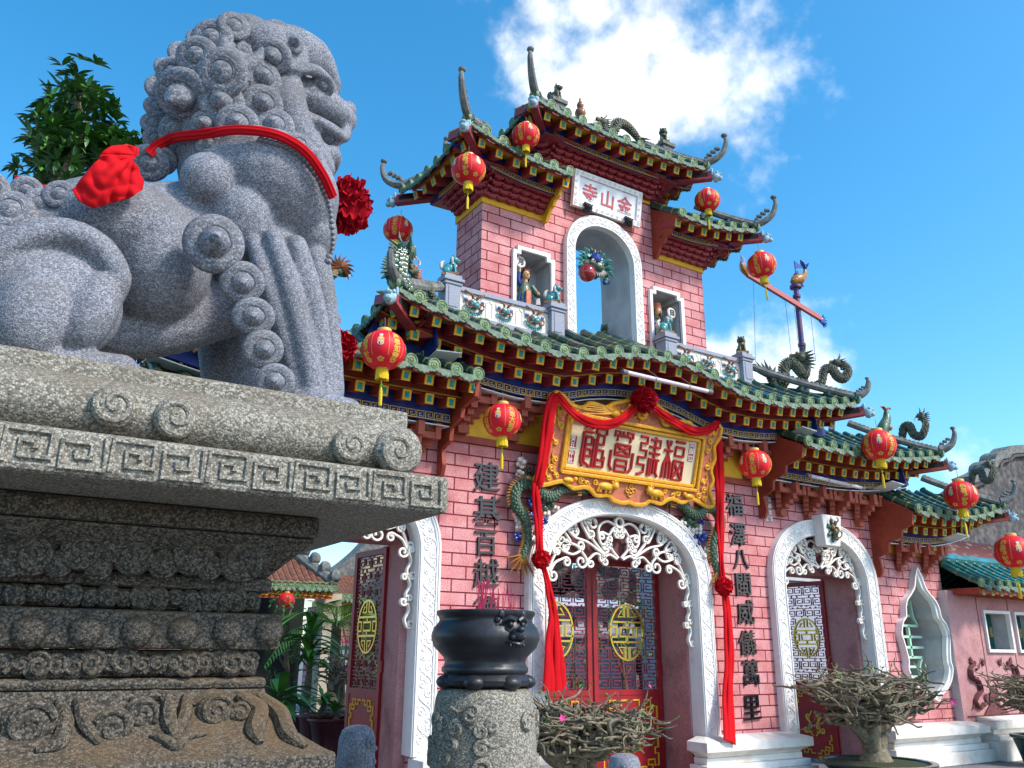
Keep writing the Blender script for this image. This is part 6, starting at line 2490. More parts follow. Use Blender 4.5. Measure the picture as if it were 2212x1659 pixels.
def figure(cx, z, label, male):
    y = 8.40
    o = empty('niche_figure', (cx, y, z), label, 'statue')
    mb = MB()
    mb.lathe([(.14, 0), (.15, .03), (.125, .15), (.10, .35), (.105, .45), (.085, .55), (.03, .60), (0, .60)], (cx, y, z), 20, 0, Matrix.Diagonal((1, .7, 1)))
    for q in range(9):
        a = -PI + PI * q / 8
        mb.tube([(cx + .15 * math.cos(a), y + .10 * math.sin(a), z + .02), (cx + .11 * math.cos(a), y + .075 * math.sin(a), z + .3), (cx + .09 * math.cos(a), y + .06 * math.sin(a), z + .45)], [.022, .014, .01], 6, q % 2 * 2)
    mb.box((cx, y - .085, z + .24), (.07, .02, .40), 1)
    sgn = -1 if not male else 1
    mb.tube(catmull([(cx - .09, y - .02, z + .54), (cx - .15, y - .06, z + .50 + .06 * (not male)), (cx - .15, y - .10, z + (.44 if male else .66))], 5), [.04, .035, .022], 8, 2)
    mb.tube(catmull([(cx + .09, y - .02, z + .54), (cx + .16, y - .06, z + .42), (cx + (.13 if not male else .16), y - .11, z + (.40 if not male else .56))], 5), [.04, .045, .02], 8, 0)
    mb.tube([(cx + .16, y - .05, z + .42), (cx + .17, y - .04, z + .28)], [.03, .05], 7, 3)
    robe = mb.build('robe', [M['dragon'], M['coral'], M['blue_cer'], M['white_cer']], o)
    mb = MB()
    hz = z + .685
    mb.ball((cx, y - .02, hz), (.055, .058, .07), 14, 10, 0)
    mb.ball((cx, y - .078, hz - .005), (.011, .014, .018), 7, 5, 0)
    mb.tube([(cx, y - .01, z + .58), (cx, y - .015, hz - .04)], .03, 8, 0)
    hx, hzz = (cx - .15, z + .68) if not male else (cx + .165, z + .57)
    mb.ball((hx, y - .10, hzz - .01), .02, 7, 5, 0)
    mb.ball((cx + (.13 if not male else -.14), y - .12, z + .41), .022, 7, 5, 0)
    mb.build('head', [M['skin_cer']], o)
    mb = MB()
    mb.ball((cx, y + .012, hz + .025), (.062, .056, .062), 12, 8, 0)
    for s2 in (-1, 1):
        mb.ball((cx + s2 * .022, y - .072, hz + .012), (.009, .006, .005), 6, 4, 0)
        mb.ball((cx + s2 * .058, y + .01, hz - .02), (.015, .02, .05), 7, 5, 0)
    if male:
        mb.lathe([(.062, 0), (.068, .05), (.06, .11), (.02, .13), (0, .13)], (cx, y + .0, hz + .03), 14, 1)
        mb.tube(catmull([(cx, y - .07, hz - .04), (cx, y - .085, hz - .10), (cx, y - .08, hz - .18)], 4), [.028, .022, .006], 8, 0)
    else:
        mb.ball((cx, y, hz + .09), (.035, .03, .03), 9, 6, 0)
        for q in range(5):
            mb.ball((cx - .04 + .02 * q, y - .045, hz + .07), .011, 6, 4, 1)
    mb.build('hair', [M['ink'], M['coral']], o)
    mb = MB()
    c = V((cx - .15, y - .115, z + .80)) if not male else V((cx + .165, y - .125, z + .675))
    mb.lathe([(0, .012), (.075, .012), (.085, .0), (.075, -.01), (0, -.01)], c, 22, 0, Matrix.Rotation(PI / 2, 3, 'X'))
    mb.tube([c, c - ZV * .14], .008, 6, 0)
    d = mb.build('disc_emblem', [M['white_cer']], o)
    mb = MB()
    mb.text('月' if not male else '日', c + V((0, -.017, 0)), .095, .003, .003)
    mb.build('emblem_character', M['ink'], d)


figure(XC - 1.15, 5.55, 'robed ceramic woman raising a white disc in the left niche', False)
figure(XC + 1.15, 5.55, 'bearded ceramic man in tall hat with white disc in the right niche', True)

# dragon mask and red ball hung in the tower arch
o = empty('dragon_head', (XC - .02, 8.45, 6.30), 'turquoise and cobalt ceramic dragon mask hanging in the tower arch', 'sculpture')
mb = MB()
c = V((XC - .02, 8.42, 6.66))
mb.ball(c, (.20, .12, .15), 16, 10, 0, None, .25, 14)
mb.ball(c + V((0, -.12, -.05)), (.10, .09, .07), 12, 8, 0)
mb.ball(c + V((0, -.16, -.03)), (.05, .05, .035), 10, 7, 2)
mb.ball(c + V((0, -.10, .11)), (.08, .07, .08), 10, 8, 3, None, .3, 20)
rnd = random.Random(6)
for s in (-1, 1):
    mb.ball(c + V((s * .075, -.13, .03)), .034, 9, 7, 2)
    mb.ball(c + V((s * .075, -.16, .03)), .014, 7, 5, 4)
    for q in range(9):
        a = -.5 + q * .22
        b = c + V((s * .16 * math.cos(a), -.02, .12 * math.sin(a)))
        e = c + V((s * (.30 + .06 * (q % 2)) * math.cos(a), -.06 - .02 * (q % 3), (.30) * math.sin(a) - .02))
        mb.tube([b, (b + e) / 2 + V((0, -.05, .02)), e], [.035, .028, .004], 6, 1 if q % 2 else 0)
    for q in range(6):
        mb.ball(c + V((s * rnd.uniform(.12, .26), -.05, rnd.uniform(-.22, -.05))), rnd.uniform(.03, .05), 8, 6, (3, 0, 1)[q % 3])
for q in range(13):
    a = -PI * .95 + q * PI * .9 / 12
    mb.tube([c + V((.10 * math.cos(a), -.12, -.06 + .05 * math.sin(a))), c + V((.17 * math.cos(a), -.13, -.08 + .10 * math.sin(a)))], [.016, .003], 5, 2)
for q in range(11):
    a = .2 + q * 2.74 / 10
    mb.tube([c + V((.11 * math.cos(a), -.08, .10 + .03 * math.sin(a))), c + V((.2 * math.cos(a), -.09, .12 + .13 * math.sin(a)))], [.018, .003], 5, 2 if q % 2 else 1)
mb.build('mask', [M['dragon'], M['teal_cer'], M['white_cer'], M['blue_cer'], M['ink']], o)
mb = MB()
p = at(1268, 590, 8.22)
mb.ball(p, 19.5 * mpp(p), 24, 16)
tag(mb.build('red_ball', M['ball']), 'glossy red ball hanging below the dragon mask in the tower arch', 'ball')


def dragon(name, path, r, mats_, label, cat='dragon ornament', head=1.0, fan=True, spikes=True, grp=None, up=None, mirror=None, scales=True):
    """ceramic dragon: scaled snaking body, back fins, head with jaws and horns, tail fan. path: tail ... head"""
    P_ = catmull(path, 7)
    n = len(P_)
    o = empty(name, min(P_, key=lambda q: q.z) - V((0, 0, r)), label, cat, grp)
    rr = [r * (.45 + .55 * math.sin(PI * min(1, .12 + .80 * i / (n - 1)))) for i in range(n)]
    mb = MB()
    mb.tube(P_, rr, 10, 0)
    if scales:
        for i in range(1, n - 1):
            t = (P_[i + 1] - P_[i - 1]).normalized()
            s1 = perp(t)
            s2 = t.cross(s1)
            for q in range(6):
                a = q * PI / 3 + (i % 2) * .5
                mb.ball(P_[i] + (s1 * math.cos(a) + s2 * math.sin(a)) * rr[i] * .82, rr[i] * .42, 6, 4, 0)
    bd_ = mb.build('body', [M[mats_[0]]], o)
    if spikes:
        mb = MB()
        for i in range(1, n - 2):
            t = (P_[i + 1] - P_[i - 1]).normalized()
            out = V((0, -1, 0)).cross(t)
            if (up is None and out.z < 0 and abs(t.x) > .3) or (up is not None and up * out.z < 0):
                out = -out
            mb.tube([P_[i] + out * rr[i] * .7, P_[i] + out * rr[i] * 1.75 - t * rr[i] * .6], [rr[i] * .38, rr[i] * .06], 5)
        mb.build('back_fins', M[mats_[1]], o)
    h = P_[-1]
    d = (P_[-1] - P_[-3]).normalized()
    hd = V((d.x, d.y, 0))
    hd = hd.normalized() if hd.length > .3 else V((1 if d.x >= 0 else -1, 0, 0))
    hr = r * 1.25 * head
    sd_ = hd.cross(ZV)
    mb = MB()
    K = lambda a, b, c: h + hd * (a * hr) + ZV * (b * hr) + sd_ * (c * hr)
    mb.ball(K(.1, .15, 0), (hr * .95, hr * .8, hr * .8), 12, 9, 0, None, .2, 20 / r * .1)
    mb.tube([K(.5, .35, 0), K(1.2, .35, 0), K(1.7, .5, 0)], [hr * .55, hr * .42, hr * .34], 9, 0)
    mb.tube([K(.4, -.25, 0), K(1.0, -.35, 0), K(1.45, -.3, 0)], [hr * .42, hr * .28, hr * .16], 8, 0)
    for s in (-1, 1):
        mb.ball(K(.75, .75, s * .4), hr * .2, 7, 5, 2)
        mb.tube([K(.2, .7, s * .35), K(-.3, 1.3, s * .5), K(-.2, 1.9, s * .6)], [hr * .18, hr * .12, hr * .05], 6, 1)
        mb.tube(catmull([K(1.5, .3, s * .3), K(1.9, -.1, s * .6), K(1.5, -.6, s * .7)], 4), [hr * .08, hr * .04], 5, 2)
        for q in range(5):
            mb.tube([K(-.3, .5 - q * .35, s * .5), K(-1.2 - .2 * (q % 2), .7 - q * .45, s * .9)], [hr * .22, hr * .04], 5, 1)
    for q in range(3):
        mb.ball(K(.9 + q * .3, .05, .22), hr * .09, 5, 4, 2)
    mb.build('head', [M[mats_[0]], M[mats_[1]], M[mats_[2]]], o)
    if fan:
        mb = MB()
        t = (P_[0] - P_[2]).normalized()
        out = V((0, -1, 0)).cross(t)
        for q in range(7):
            a = (q - 3) * .36
            e = t * math.cos(a) + out * math.sin(a)
            L_ = r * (4.2 if q % 2 == 0 else 3.3)
            mb.tube(catmull([P_[0] - t * r * .5, P_[0] + e * L_ * .5 + out * (.15 * r * (q - 3)), P_[0] + e * L_], 4), [r * .55, r * .38, r * .04], 6, 0, True, .5)
        mb.build('tail_fan', M[mats_[1]], o)
    return o


DG = ('dragon', 'ochre_cer', 'white_cer')
DO = ('dragon_old', 'dragon_old', 'ochre_cer')
# the pair that climbs round the middle arch
Lp = [(1128, 1205), (1140, 1165), (1134, 1120), (1116, 1095), (1112, 1066), (1130, 1046), (1156, 1050), (1172, 1068), (1192, 1072), (1212, 1058), (1234, 1056), (1254, 1058)]
wl = [at(u, v, 7.86) for u, v in Lp]
dragon('arch_dragon', wl, .062, DG, 'green ceramic dragon with amber tail curling over the left shoulder of the middle arch', grp='arch dragons')
dragon('arch_dragon', [V((2 * 6.525 - q.x, q.y, q.z)) for q in wl], .062, DG, 'green ceramic dragon with amber tail curling over the right shoulder of the middle arch', grp='arch dragons')
rnd = random.Random(21)
for sg, nm in ((1, 'left'), (-1, 'right')):
    o = None
    pts = [(1120, 1140), (1148, 1120), (1160, 1105), (1172, 1098), (1180, 1112), (1150, 1085), (1122, 1118), (1165, 1140), (1140, 1152), (1188, 1090), (1200, 1100), (1118, 1160), (1152, 1170), (1176, 1128), (1126, 1000), (1140, 1020), (1122, 1024)]
    mb = MB()
    for i, (u, v) in enumerate(pts):
        p = at(u, v, 7.93)
        q_ = V((p.x if sg > 0 else 2 * 6.525 - p.x, p.y, p.z))
        r = rnd.uniform(.05, .085)
        mi = (0, 1, 0, 2, 0, 1)[i % 6]
        for q in range(6):
            a = q * 1.05 + i
            mb.ball(q_ + V((math.cos(a) * r * .6, -.02 * (q % 2), math.sin(a) * r * .6)), (r * .42, r * .3, r * .42), 8, 6, mi)
        mb.ball(q_ + V((0, -.04, 0)), r * .45, 9, 7, mi)
    tag(mb.build('cloud_relief', [M['white_cer'], M['blue_cer'], M['dragon']]), 'white and cobalt ceramic clouds behind the %s arch dragon' % nm, 'relief')

# dragons on the roof ridges
yl = lambda u, u0, u1, y0, y1: y0 + (y1 - y0) * (u - u0) / (u1 - u0)
f = lambda L_, u0, u1, y0, y1: [at(u, v, yl(u, u0, u1, y0, y1)) for u, v in L_]
dragon('ridge_dragon', f([(1662, 812), (1674, 828), (1694, 826), (1694, 796), (1712, 784), (1728, 800), (1738, 810), (1742, 785), (1736, 775)], 1640, 1845, 8.0, 7.1), .075, DO, 'open mouthed green dragon with pale tail fan on the main roof\'s right ridge', grp='ridge dragons', head=1.25)
dragon('ridge_dragon', f([(1760, 832), (1775, 826), (1780, 802), (1796, 796), (1808, 812), (1822, 818), (1832, 804), (1826, 790), (1812, 786)], 1640, 1845, 8.0, 7.1), .062, DO, 'smaller coiling dragon nearest the right tip of the main roof', grp='ridge dragons', fan=False)
dragon('ridge_dragon', f([(892, 640), (868, 622), (856, 590), (862, 562), (876, 545)], 850, 965, 7.1, 8.0), .10, ('dragon', 'dragon', 'white_cer'), 'upright green scaled dragon rearing on the main roof\'s left ridge', grp='ridge dragons', fan=False)
dragon('ridge_dragon', f([(944, 650), (930, 636), (922, 618), (908, 622), (900, 606), (894, 588)], 850, 965, 7.1, 8.0), .055, ('dragon_old', 'coral', 'ochre_cer'), 'weathered brown dragon behind the rearing one on the left ridge', grp='ridge dragons', fan=False)
dragon('ridge_dragon', f([(1925, 950), (1946, 952), (1952, 925), (1964, 920), (1974, 938), (1990, 942), (2000, 918), (1992, 900)], 1925, 2030, 8.0, 7.2), .062, DO, 'dark dragon arching along the ridge of the right side roof', grp='ridge dragons', fan=False)
dragon('ridge_dragon', f([(2075, 1050), (2096, 1048), (2102, 1022), (2118, 1018), (2126, 1036), (2140, 1036), (2146, 1016), (2136, 1004)], 2070, 2160, 8.0, 7.3), .055, DO, 'dark dragon on the ridge of the lowest right roof before the gable', grp='ridge dragons', fan=False)
dragon('ridge_dragon', f([(1380, 302), (1366, 284), (1350, 270), (1334, 268), (1326, 284), (1310, 284), (1304, 266)], 1290, 1400, 8.45, 8.45), .065, DO, 'weathered dragon coiled on the top roof of the tower', grp='ridge dragons', fan=True)
dragon('ridge_dragon', f([(690, 612), (702, 600), (716, 592), (730, 588)], 680, 740, 8.4, 8.4), .06, DG, 'green dragon tail and brown fin flame showing right of the stone lion', grp='ridge dragons')
# brown flame fan of that dragon
mb = MB()
p = at(736, 578, 8.36)
for q in range(11):
    a = -.9 + q * .42
    e = V((math.cos(a), 0, math.sin(a)))
    mb.tube(catmull([p, p + e * .10 + V((-.02 * math.sin(a), 0, .02 * math.cos(a))), p + e * .17], 4), [.04, .03, .004], 6, 0, True, .5)
tag(mb.build('flame_fan', M['brown_cer']), 'brown flame shaped fan on the ridge right of the stone lion', 'ornament')
# standing carp on the right side roof
o = empty('ridge_carp', at(1912, 945, 7.95), 'yellow and green ceramic carp standing on its head on the right side roof', 'ornament')
mb = MB()
q = f([(1905, 945), (1908, 925), (1915, 905), (1914, 888)], 1900, 1920, 7.9, 7.9)
mb.tube(catmull(q, 5), [.09, .10, .07, .035], 12, 0)
mb.build('body', M['dragon'], o)
mb = MB()
e = q[-1]
for s in (-1, 1):
    mb.tube(catmull([e, e + V((s * .07, 0, .06)), e + V((s * .14, 0, .05))], 4), [.03, .035, .006], 7, 0, True, .5)
mb.ball(q[1] + V((.06, -.07, .0)), .05, 8, 6)
mb.build('fins', M['ochre_cer'], o)
# pedestals, lions and gourd on the top ridge
for u, v, s_, lab in ((1200, 226, 1.0, 'small dark lion on a stone block left on the tower\'s top ridge'), (1434, 318, 1.0, 'small dark lion on a stone block right on the tower\'s top ridge')):
    p = at(u, v, 8.36)
    mb = MB()
    mb.span((p.x - .10, p.y - .10, p.z - .30), (p.x + .10, p.y + .10, p.z))
    mb.span((p.x - .13, p.y - .13, p.z - .03), (p.x + .13, p.y + .13, p.z + .03))
    mb.strip([V((p.x - .05, p.y - .105, p.z - .16)), V((p.x, p.y - .105, p.z - .08)), V((p.x + .05, p.y - .105, p.z - .16)), V((p.x - .05, p.y - .105, p.z - .16))], .014, .012)
    mb.build('ridge_block', M['ridge'], topR, bevel=.008)
    lion_statue(p.x, p.y, p.z + .03, 25 if u < 1300 else -40, 'dull', lab, 1.05)
p = at(1254, 262, 8.40)
mb = MB()
mb.lathe([(.10, -.1), (.09, .02), (.05, .06), (.075, .10), (.085, .14), (.07, .19), (.035, .22), (.05, .25), (.055, .28), (.04, .32), (.018, .35), (.02, .37), (.012, .40), (0, .42)], p, 20)
mb.build('gourd_finial', M['brown_cer'], topR)

# ------------------------------------------------------------------ tube lights on the eaves
for a, b, lab in (((1347, 803, 6.96), (1531, 846, 6.96), 'white fluorescent tube fixed under the eave above the name board'), ((1745, 1027, 7.42), (1862, 1054, 7.42), 'white fluorescent tube along the side roof over the right arch')):
    p, q = at(*a), at(*b)
    o = empty('tube_light', (p + q) / 2 - V((0, 0, .03)), lab, 'light fitting')
    mb = MB()
    mb.tube([p, q], .026, 10)
    mb.build('tube', M['tube'], o)
    mb = MB()
    d = (q - p).normalized()
    for c in (p, q):
        mb.tube([c - d * .02, c + d * .05], .032, 10)
    mb.tube(catmull([q, q + V((.06, 0, .03)), q + V((.08, 0, .12)), q + V((.02, 0, .16)), q + V((.04, .05, .02))], 5), .005, 5)
    for t in (.35, .75):
        c = p.lerp(q, t)
        mb.tube(catmull([c + V((0, -.03, -.03)), c + V((0, -.035, .02)), c + V((-.03, .02, .08)), c + V((-.05, .06, .12))], 4), .004, 5)
    mb.build('fitting', M['wire'], o)

# ------------------------------------------------------------------ wind mast behind the gate
o = empty('wind_mast', (14.22, 11, 0), 'indigo mast with slanting red yard and a blue and gold carp vane', 'mast')
mb = MB()
mb.tube([(14.22, 11, 0), (14.22, 11, 9.28)], [.085, .055], 12)
for z in (7.9, 9.05, 9.28):
    mb.tube([(14.22, 11, z - .03), (14.22, 11, z + .03)], .085 if z < 9.2 else .13, 12)
mb.build('pole', M['mast'], o)
mb = MB()
a, b = at(1614, 592, 10.93), at(1772, 688, 10.93)
mb.strip([a, b], .11, .07)
yd = mb.build('yard', M['yard'], o)
mb = MB()
mb.tube(catmull([a, a + V((-.10, 0, .10)), a + V((-.12, 0, .24)), a + V((-.06, 0, .34))], 4), [.06, .08, .05, .02], 8, 0)
for q in range(4):
    mb.tube([a + V((-.10, -.03, .12 + q * .05)), a + V((-.2, -.03, .2 + q * .06))], [.04, .006], 5, 1)
mb.ball(b + V((.06, 0, -.05)), (.10, .05, .09), 10, 7, 1, None, .3, 20)
for q in range(6):
    an = 1.2 - q * .5
    mb.tube([b + V((.06, 0, -.04)), b + V((.06 + .17 * math.cos(an), 0, -.04 + .17 * math.sin(an)))], [.045, .008], 5, 1)
mb.build('yard_finial', [M['ochre_cer'], M['blue_cer']], yd)
mb = MB()
c = at(1724, 602, 11)
P_ = catmull([c + V((-.20, 0, -.14)), c + V((-.06, 0, -.04)), c + V((.10, 0, .03)), c + V((.24, 0, .16)), c + V((.28, 0, .34))], 5)
mb.tube(P_, [.06, .115, .13, .09, .05, .02], 12, 0)
for s in (-1, 1):
    mb.tube([P_[-1] - V((0, 0, .03)), P_[-1] + V((s * .08, 0, .10)), P_[-1] + V((s * .15 + .02, 0, .17))], [.05, .06, .008], 7, 1, True, .4)
mb.tube([P_[8] + V((0, 0, -.08)), P_[8] + V((.12, 0, -.16))], [.06, .01], 6, 1)
mb.tube([P_[6] + V((-.02, 0, .09)), P_[6] + V((.04, 0, .22))], [.07, .01], 6, 1)
mb.ball(P_[1] + V((0, -.09, .03)), .02, 6, 5, 2)
mb.build('carp_vane', [M['ochre_cer'], M['blue_cer'], M['white_cer']], o)
mb = MB()
mb.tube([c + V((-.06, 0, .05)), c + V((-.07, 0, .42))], .012, 6)
mb.plate([(-.07, .42), (.24, .33), (-.065, .22)], c.y - .006, c.y + .006, fn=lambda x, y, z: V((c.x + x, y, c.z + z)))
mb.build('pennant', M['blue_cer'], o)
mb = MB()
for t, (uu, vv) in ((.08, (1632, 780)), (.5, (1712, 790)), (.62, (1730, 790)), (.86, (1762, 780))):
    mb.tube([a.lerp(b, t), at(uu, vv, 10.9)], .006, 4)
mb.build('stay_wires', M['wire'], o)
# ------------------------------------------------------------------ low garden wall on the right
gw = empty('garden_wall', (16.0, 8.0, 0), 'low pink garden wall with turquoise tile roof, white framed windows and dark dragon reliefs', 'garden wall')
GX0, GX1 = 13.3, 20.5
wins = [(13.10 + .93 * k, 13.90 + .93 * k) for k in range(8)]
mb = MB()
mb.plate([(GX0 - .2, .0), (GX1, 0), (GX1, 2.5), (GX0 - .2, 2.5)], 7.9, 8.32, [[(a + .04, 1.60), (b - .04, 1.60), (b - .04, 2.18), (a + .04, 2.18)] for a, b in wins if a > GX0 - .15], mi=0, mi_side=1)
mb.build('wall', [M['pinkwall'], M['concrete']], gw)
for a, b in wins:
    if a < GX0 - .15:
        continue
    mb = MB()
    mb.plate([(a, 1.56), (b, 1.56), (b, 2.22), (a, 2.22)], 7.86, 7.93, [[(a + .045, 1.605), (b - .045, 1.605), (b - .045, 2.175), (a + .045, 2.175)]])
    wf = mb.build('window_frame', M['white'], gw, bevel=.005)
    mb = MB()
    c = (a + b) / 2
    mb.plate([(a + .04, 1.60), (b - .04, 1.60), (b - .04, 2.18), (a + .04, 2.18)], 8.18, 8.23, [[(a + .10, 1.67), (b - .10, 1.67), (b - .10, 2.11), (a + .10, 2.11)]])
    mb.build('inner_frame', M['winframe'], wf)
    mb = MB()
    hexa_ = [(c + .20 * math.cos(q * PI / 4 + PI / 8), 1.89 + .21 * math.sin(q * PI / 4 + PI / 8)) for q in range(8)]
    hs_ = [[(c + dx + .035 * math.cos(q * PI / 2), 1.89 + dz + .035 * math.sin(q * PI / 2)) for q in range(4)] for dx, dz in ((0, 0), (.09, .07), (-.09, .07), (.09, -.07), (-.09, -.07), (0, .13), (0, -.13), (.13, 0), (-.13, 0))]
    mb.plate(hexa_, 8.17, 8.24, hs_)
    mb.build('pierced_tile', M['tile_blue'], wf, bevel=.006)
    for q, (dx, dz) in enumerate(((0, .235), (0, -.235), (.27, 0), (-.27, 0))):
        mb = MB()
        vert = abs(dx) > .1
        key = [(-.07, -.03), (-.07, .03), (-.01, .03), (-.01, -.02), (-.045, -.02), (-.045, .005)]
        for s in (1, -1):
            mb.strip([V((c + dx + (p * s if not vert else z_), 8.165, 1.89 + dz + (z_ if not vert else p * s))) for p, z_ in key], .012, .012)
        mb.build('gold_key', M['fretgold'], wf)
mb = MB()
mb.span((GX0 - .1, 7.885, .60), (GX1, 7.90, .62))
for k in range(8):
    x = 13.92 + .93 * k
    mb.span((x - .006, 7.894, .62), (x + .006, 7.91, 2.45))
mb.build('wall_joint', M['maroon'], gw)
for k, x in enumerate([13.52, 14.62, 15.4, 16.5]):
    for sgn in (1,):
        P_ = [(.02, 1.38), (-.10, 1.30), (-.10, 1.18), (.06, 1.12), (.10, .98), (-.02, .90), (-.10, .80), (.04, .72), (.14, .80)]
        fl = -1 if k % 2 else 1
        q = catmull([(x + fl * a, 7.89, z) for a, z in P_], 5)
        mb = MB()
        mb.tube(q, [.05, .075, .065, .07, .065, .05, .03], 8, sq=.45)
        for j in range(0, len(q) - 1, 2):
            mb.ball(q[j] + V((fl * .05, -.01, .02)), (.03, .02, .03), 6, 4)
        for j in range(6):
            mb.tube([V((x + fl * .02, 7.88, 1.38)), V((x + fl * (.02 - .10 * math.cos(j * .5)), 7.88, 1.42 + .07 * math.sin(j * .9)))], [.03, .006], 5)
        mb.tube(catmull([(x + fl * .08, 7.88, 1.30), (x + fl * .16, 7.88, 1.32), (x + fl * .2, 7.88, 1.40)], 4), [.02, .005], 5)
        for j in range(4):
            mb.tube([V((x + fl * .30, 7.88, 1.36)), V((x + fl * (.24 + .05 * j), 7.88, 1.48 - .01 * j))], [.018, .004], 5)
        for j in range(3):
            mb.tube([V((x - fl * .10, 7.88, .80)), V((x - fl * (.14 + .03 * j), 7.88, .74 - .02 * j))], [.016, .004], 5)
        mb.build('dragon_relief', M['maroon'], gw)
for x in (13.98, 15.0):
    mb = MB()
    o_ = [(x - .34, .62), (x - .24, .70), (x - .15, .76), (x - .12, .90), (x - .06, .96), (x - .03, 1.05), (x + .03, 1.05), (x + .06, .97), (x + .12, .88), (x + .14, .76), (x + .26, .69), (x + .36, .62)]
    mb.plate(o_, 7.872, 7.90)
    for j in range(4):
        mb.tube([V((x - .22, 7.88, .80)), V((x - .28 + .03 * j, 7.88, .92 + .02 * (j % 2)))], [.016, .005], 5)
    mb.build('mountain_relief', M['maroon'], gw)
mb = MB()
E = [V((13.32 + .258 * k, 7.42, 2.60)) for k in range(28)]
slope(mb, E, V((0, 1, 0)), [.72] * 28, [.42] * 28)
E2 = [V((e.x, 8.84, 2.60)) for e in E]
slope(mb, E2, V((0, -1, 0)), [.72] * 28, [.42] * 28)
mb.tube([V((13.3, 8.13, 3.05)), V((20.4, 8.13, 3.05))], .09, 8, 0)
ro = mb.build('tile_roof', [M['tile_blue'], M['disc'], M['ring'], M['drip']], gw)
mb = MB()
mb.span((13.3, 7.46, 2.44), (GX1, 8.8, 2.53))
mb.build('eave_board', M['red_wood'], ro)
for e in E:
    put_rafter(e + V((.1, .05, -.14)), V((0, 1, 0)), 'red_wood', ro, .4, 0, .06, .075)
mb = MB()
mb.hexa([(13.42, 7.60, .55), (GX1, 7.60, .55), (GX1, 7.9, .55), (13.42, 7.9, .55), (13.42, 7.80, .60), (GX1, 7.80, .60), (GX1, 7.9, .60), (13.42, 7.9, .60)])
mb.span((13.42, 7.60, .44), (GX1, 7.9, .549))
mb.span((13.46, 7.68, .36), (GX1, 7.9, .439))
mb.span((13.42, 7.58, .28), (GX1, 7.9, .359))
mb.span((13.40, 7.50, 0), (GX1, 7.9, .279))
mb.build('wall_base', M['ledge'], gw, bevel=.008)

# ------------------------------------------------------------------ old buildings far right
o = empty('old_gable', (24.6, 15.8, 0), 'blackened plaster gable wall with stepped curved coping at the far right', 'building')
px = [(2040, 1560), (2040, 1075), (2090, 1040), (2125, 1025), (2130, 1010), (2140, 1003), (2150, 1002), (2153, 990), (2162, 984), (2172, 983), (2178, 976), (2195, 972), (2300, 968), (2420, 985), (2420, 1560)]
gp = [at(u, v, 15.5) for u, v in px]
mb = MB()
mb.plate([(p.x, max(0, p.z) if i not in (0, len(gp) - 1) else 0) for i, p in enumerate(gp)], 15.5, 16.0)
mb.build('gable_wall', M['gable'], o)
mb = MB()
cp = [gp[i] for i in range(2, 13)]
mb.strip([p + V((0, .22, .02)) for p in catmull(cp, 3)], .30, .62, V((0, -1, 0)), smooth=False)
mb.build('coping', M['ridge'], o)
mb = MB()
mb.strip([p + V((0, -.1, -.22)) for p in catmull(cp, 3)], .09, .12, V((0, -1, 0)))
mb.build('coping_ledge', M['gable'], o)
o = empty('shed', (19.0, 11.5, 0), 'shed with rusty corrugated iron roof behind the garden wall', 'building')
mb = MB()
a, b = at(2060, 1222, 11.0), at(2330, 1252, 11.0)
n = 90
vs_ = []
for i in range(n + 1):
    x = a.x + (b.x - a.x) * i / n
    dz = .03 * math.sin(i * PI / 2)
    vs_ += [V((x, 11.0, a.z + dz)), V((x, 12.6, a.z + .95 + dz))]
mb.add(vs_, [(2 * i, 2 * i + 2, 2 * i + 3, 2 * i + 1) for i in range(n)], 0, True)
ro = mb.build('corrugated_roof', M['rust'], o, 70)
ro.modifiers.new('thickness', 'SOLIDIFY').thickness = .02
mb = MB()
mb.span((a.x + .2, 11.3, 0), (b.x - .2, 12.5, a.z - .02))
mb.build('wall', M['gable'], o)

# ------------------------------------------------------------------ the courtyard behind the gate
wl_ = empty('courtyard_wall', (15.5, 13.3, 0), 'plain white courtyard wall behind the right arch', 'wall')
mb = MB()
mb.span((11.5, 13.1, 0), (19.5, 13.5, 3.1))
mb.build('wall', M['offwhite'], wl_)
mb = MB()
mb.span((11.4, 13.0, 3.102), (19.6, 13.6, 3.22))
mb.build('coping', M['concrete'], wl_)
pv = empty('white_pavilion', (10.2, 15.3, 0), 'low white pavilion with balustrade and pointed openings seen through the middle doors', 'pavilion')
mb = MB()
hol = [[(8.0 + .42 * k - .08, 2.02), (8.0 + .42 * k + .08, 2.02), (8.0 + .42 * k + .08, 2.16), (8.0 + .42 * k, 2.28), (8.0 + .42 * k - .08, 2.16)] for k in range(11)]
mb.plate([(7.7, 0), (12.6, 0), (12.6, 2.42), (7.7, 2.42)], 15.0, 15.5, hol)
mb.build('wall', M['offwhite'], pv)
mb = MB()
mb.hexa([(7.5, 14.7, 2.422), (12.8, 14.7, 2.422), (12.8, 15.6, 2.422), (7.5, 15.6, 2.422), (8.2, 15.1, 2.62), (12.2, 15.1, 2.62), (12.2, 15.5, 2.62), (8.2, 15.5, 2.62)])
mb.span((7.55, 14.85, 1.80), (12.75, 14.998, 1.90))
mb.build('roof', M['offwhite'], pv)
rk = empty('rockery', (11.3, 17.5, 0), 'dark craggy rockery hill behind the white pavilion', 'rockery')
mb = MB()
rnd = random.Random(13)
for q in range(64):
    c = V((rnd.uniform(9.5, 17.5), rnd.uniform(18.2, 20.0), rnd.uniform(.3, 4.6)))
    mb.ball(c, (rnd.uniform(.5, 1.1), rnd.uniform(.4, .8), rnd.uniform(.5, 1.1)), 16, 12, 0, None, .55, 2.4)
mb.build('rock', M['gable'], rk)

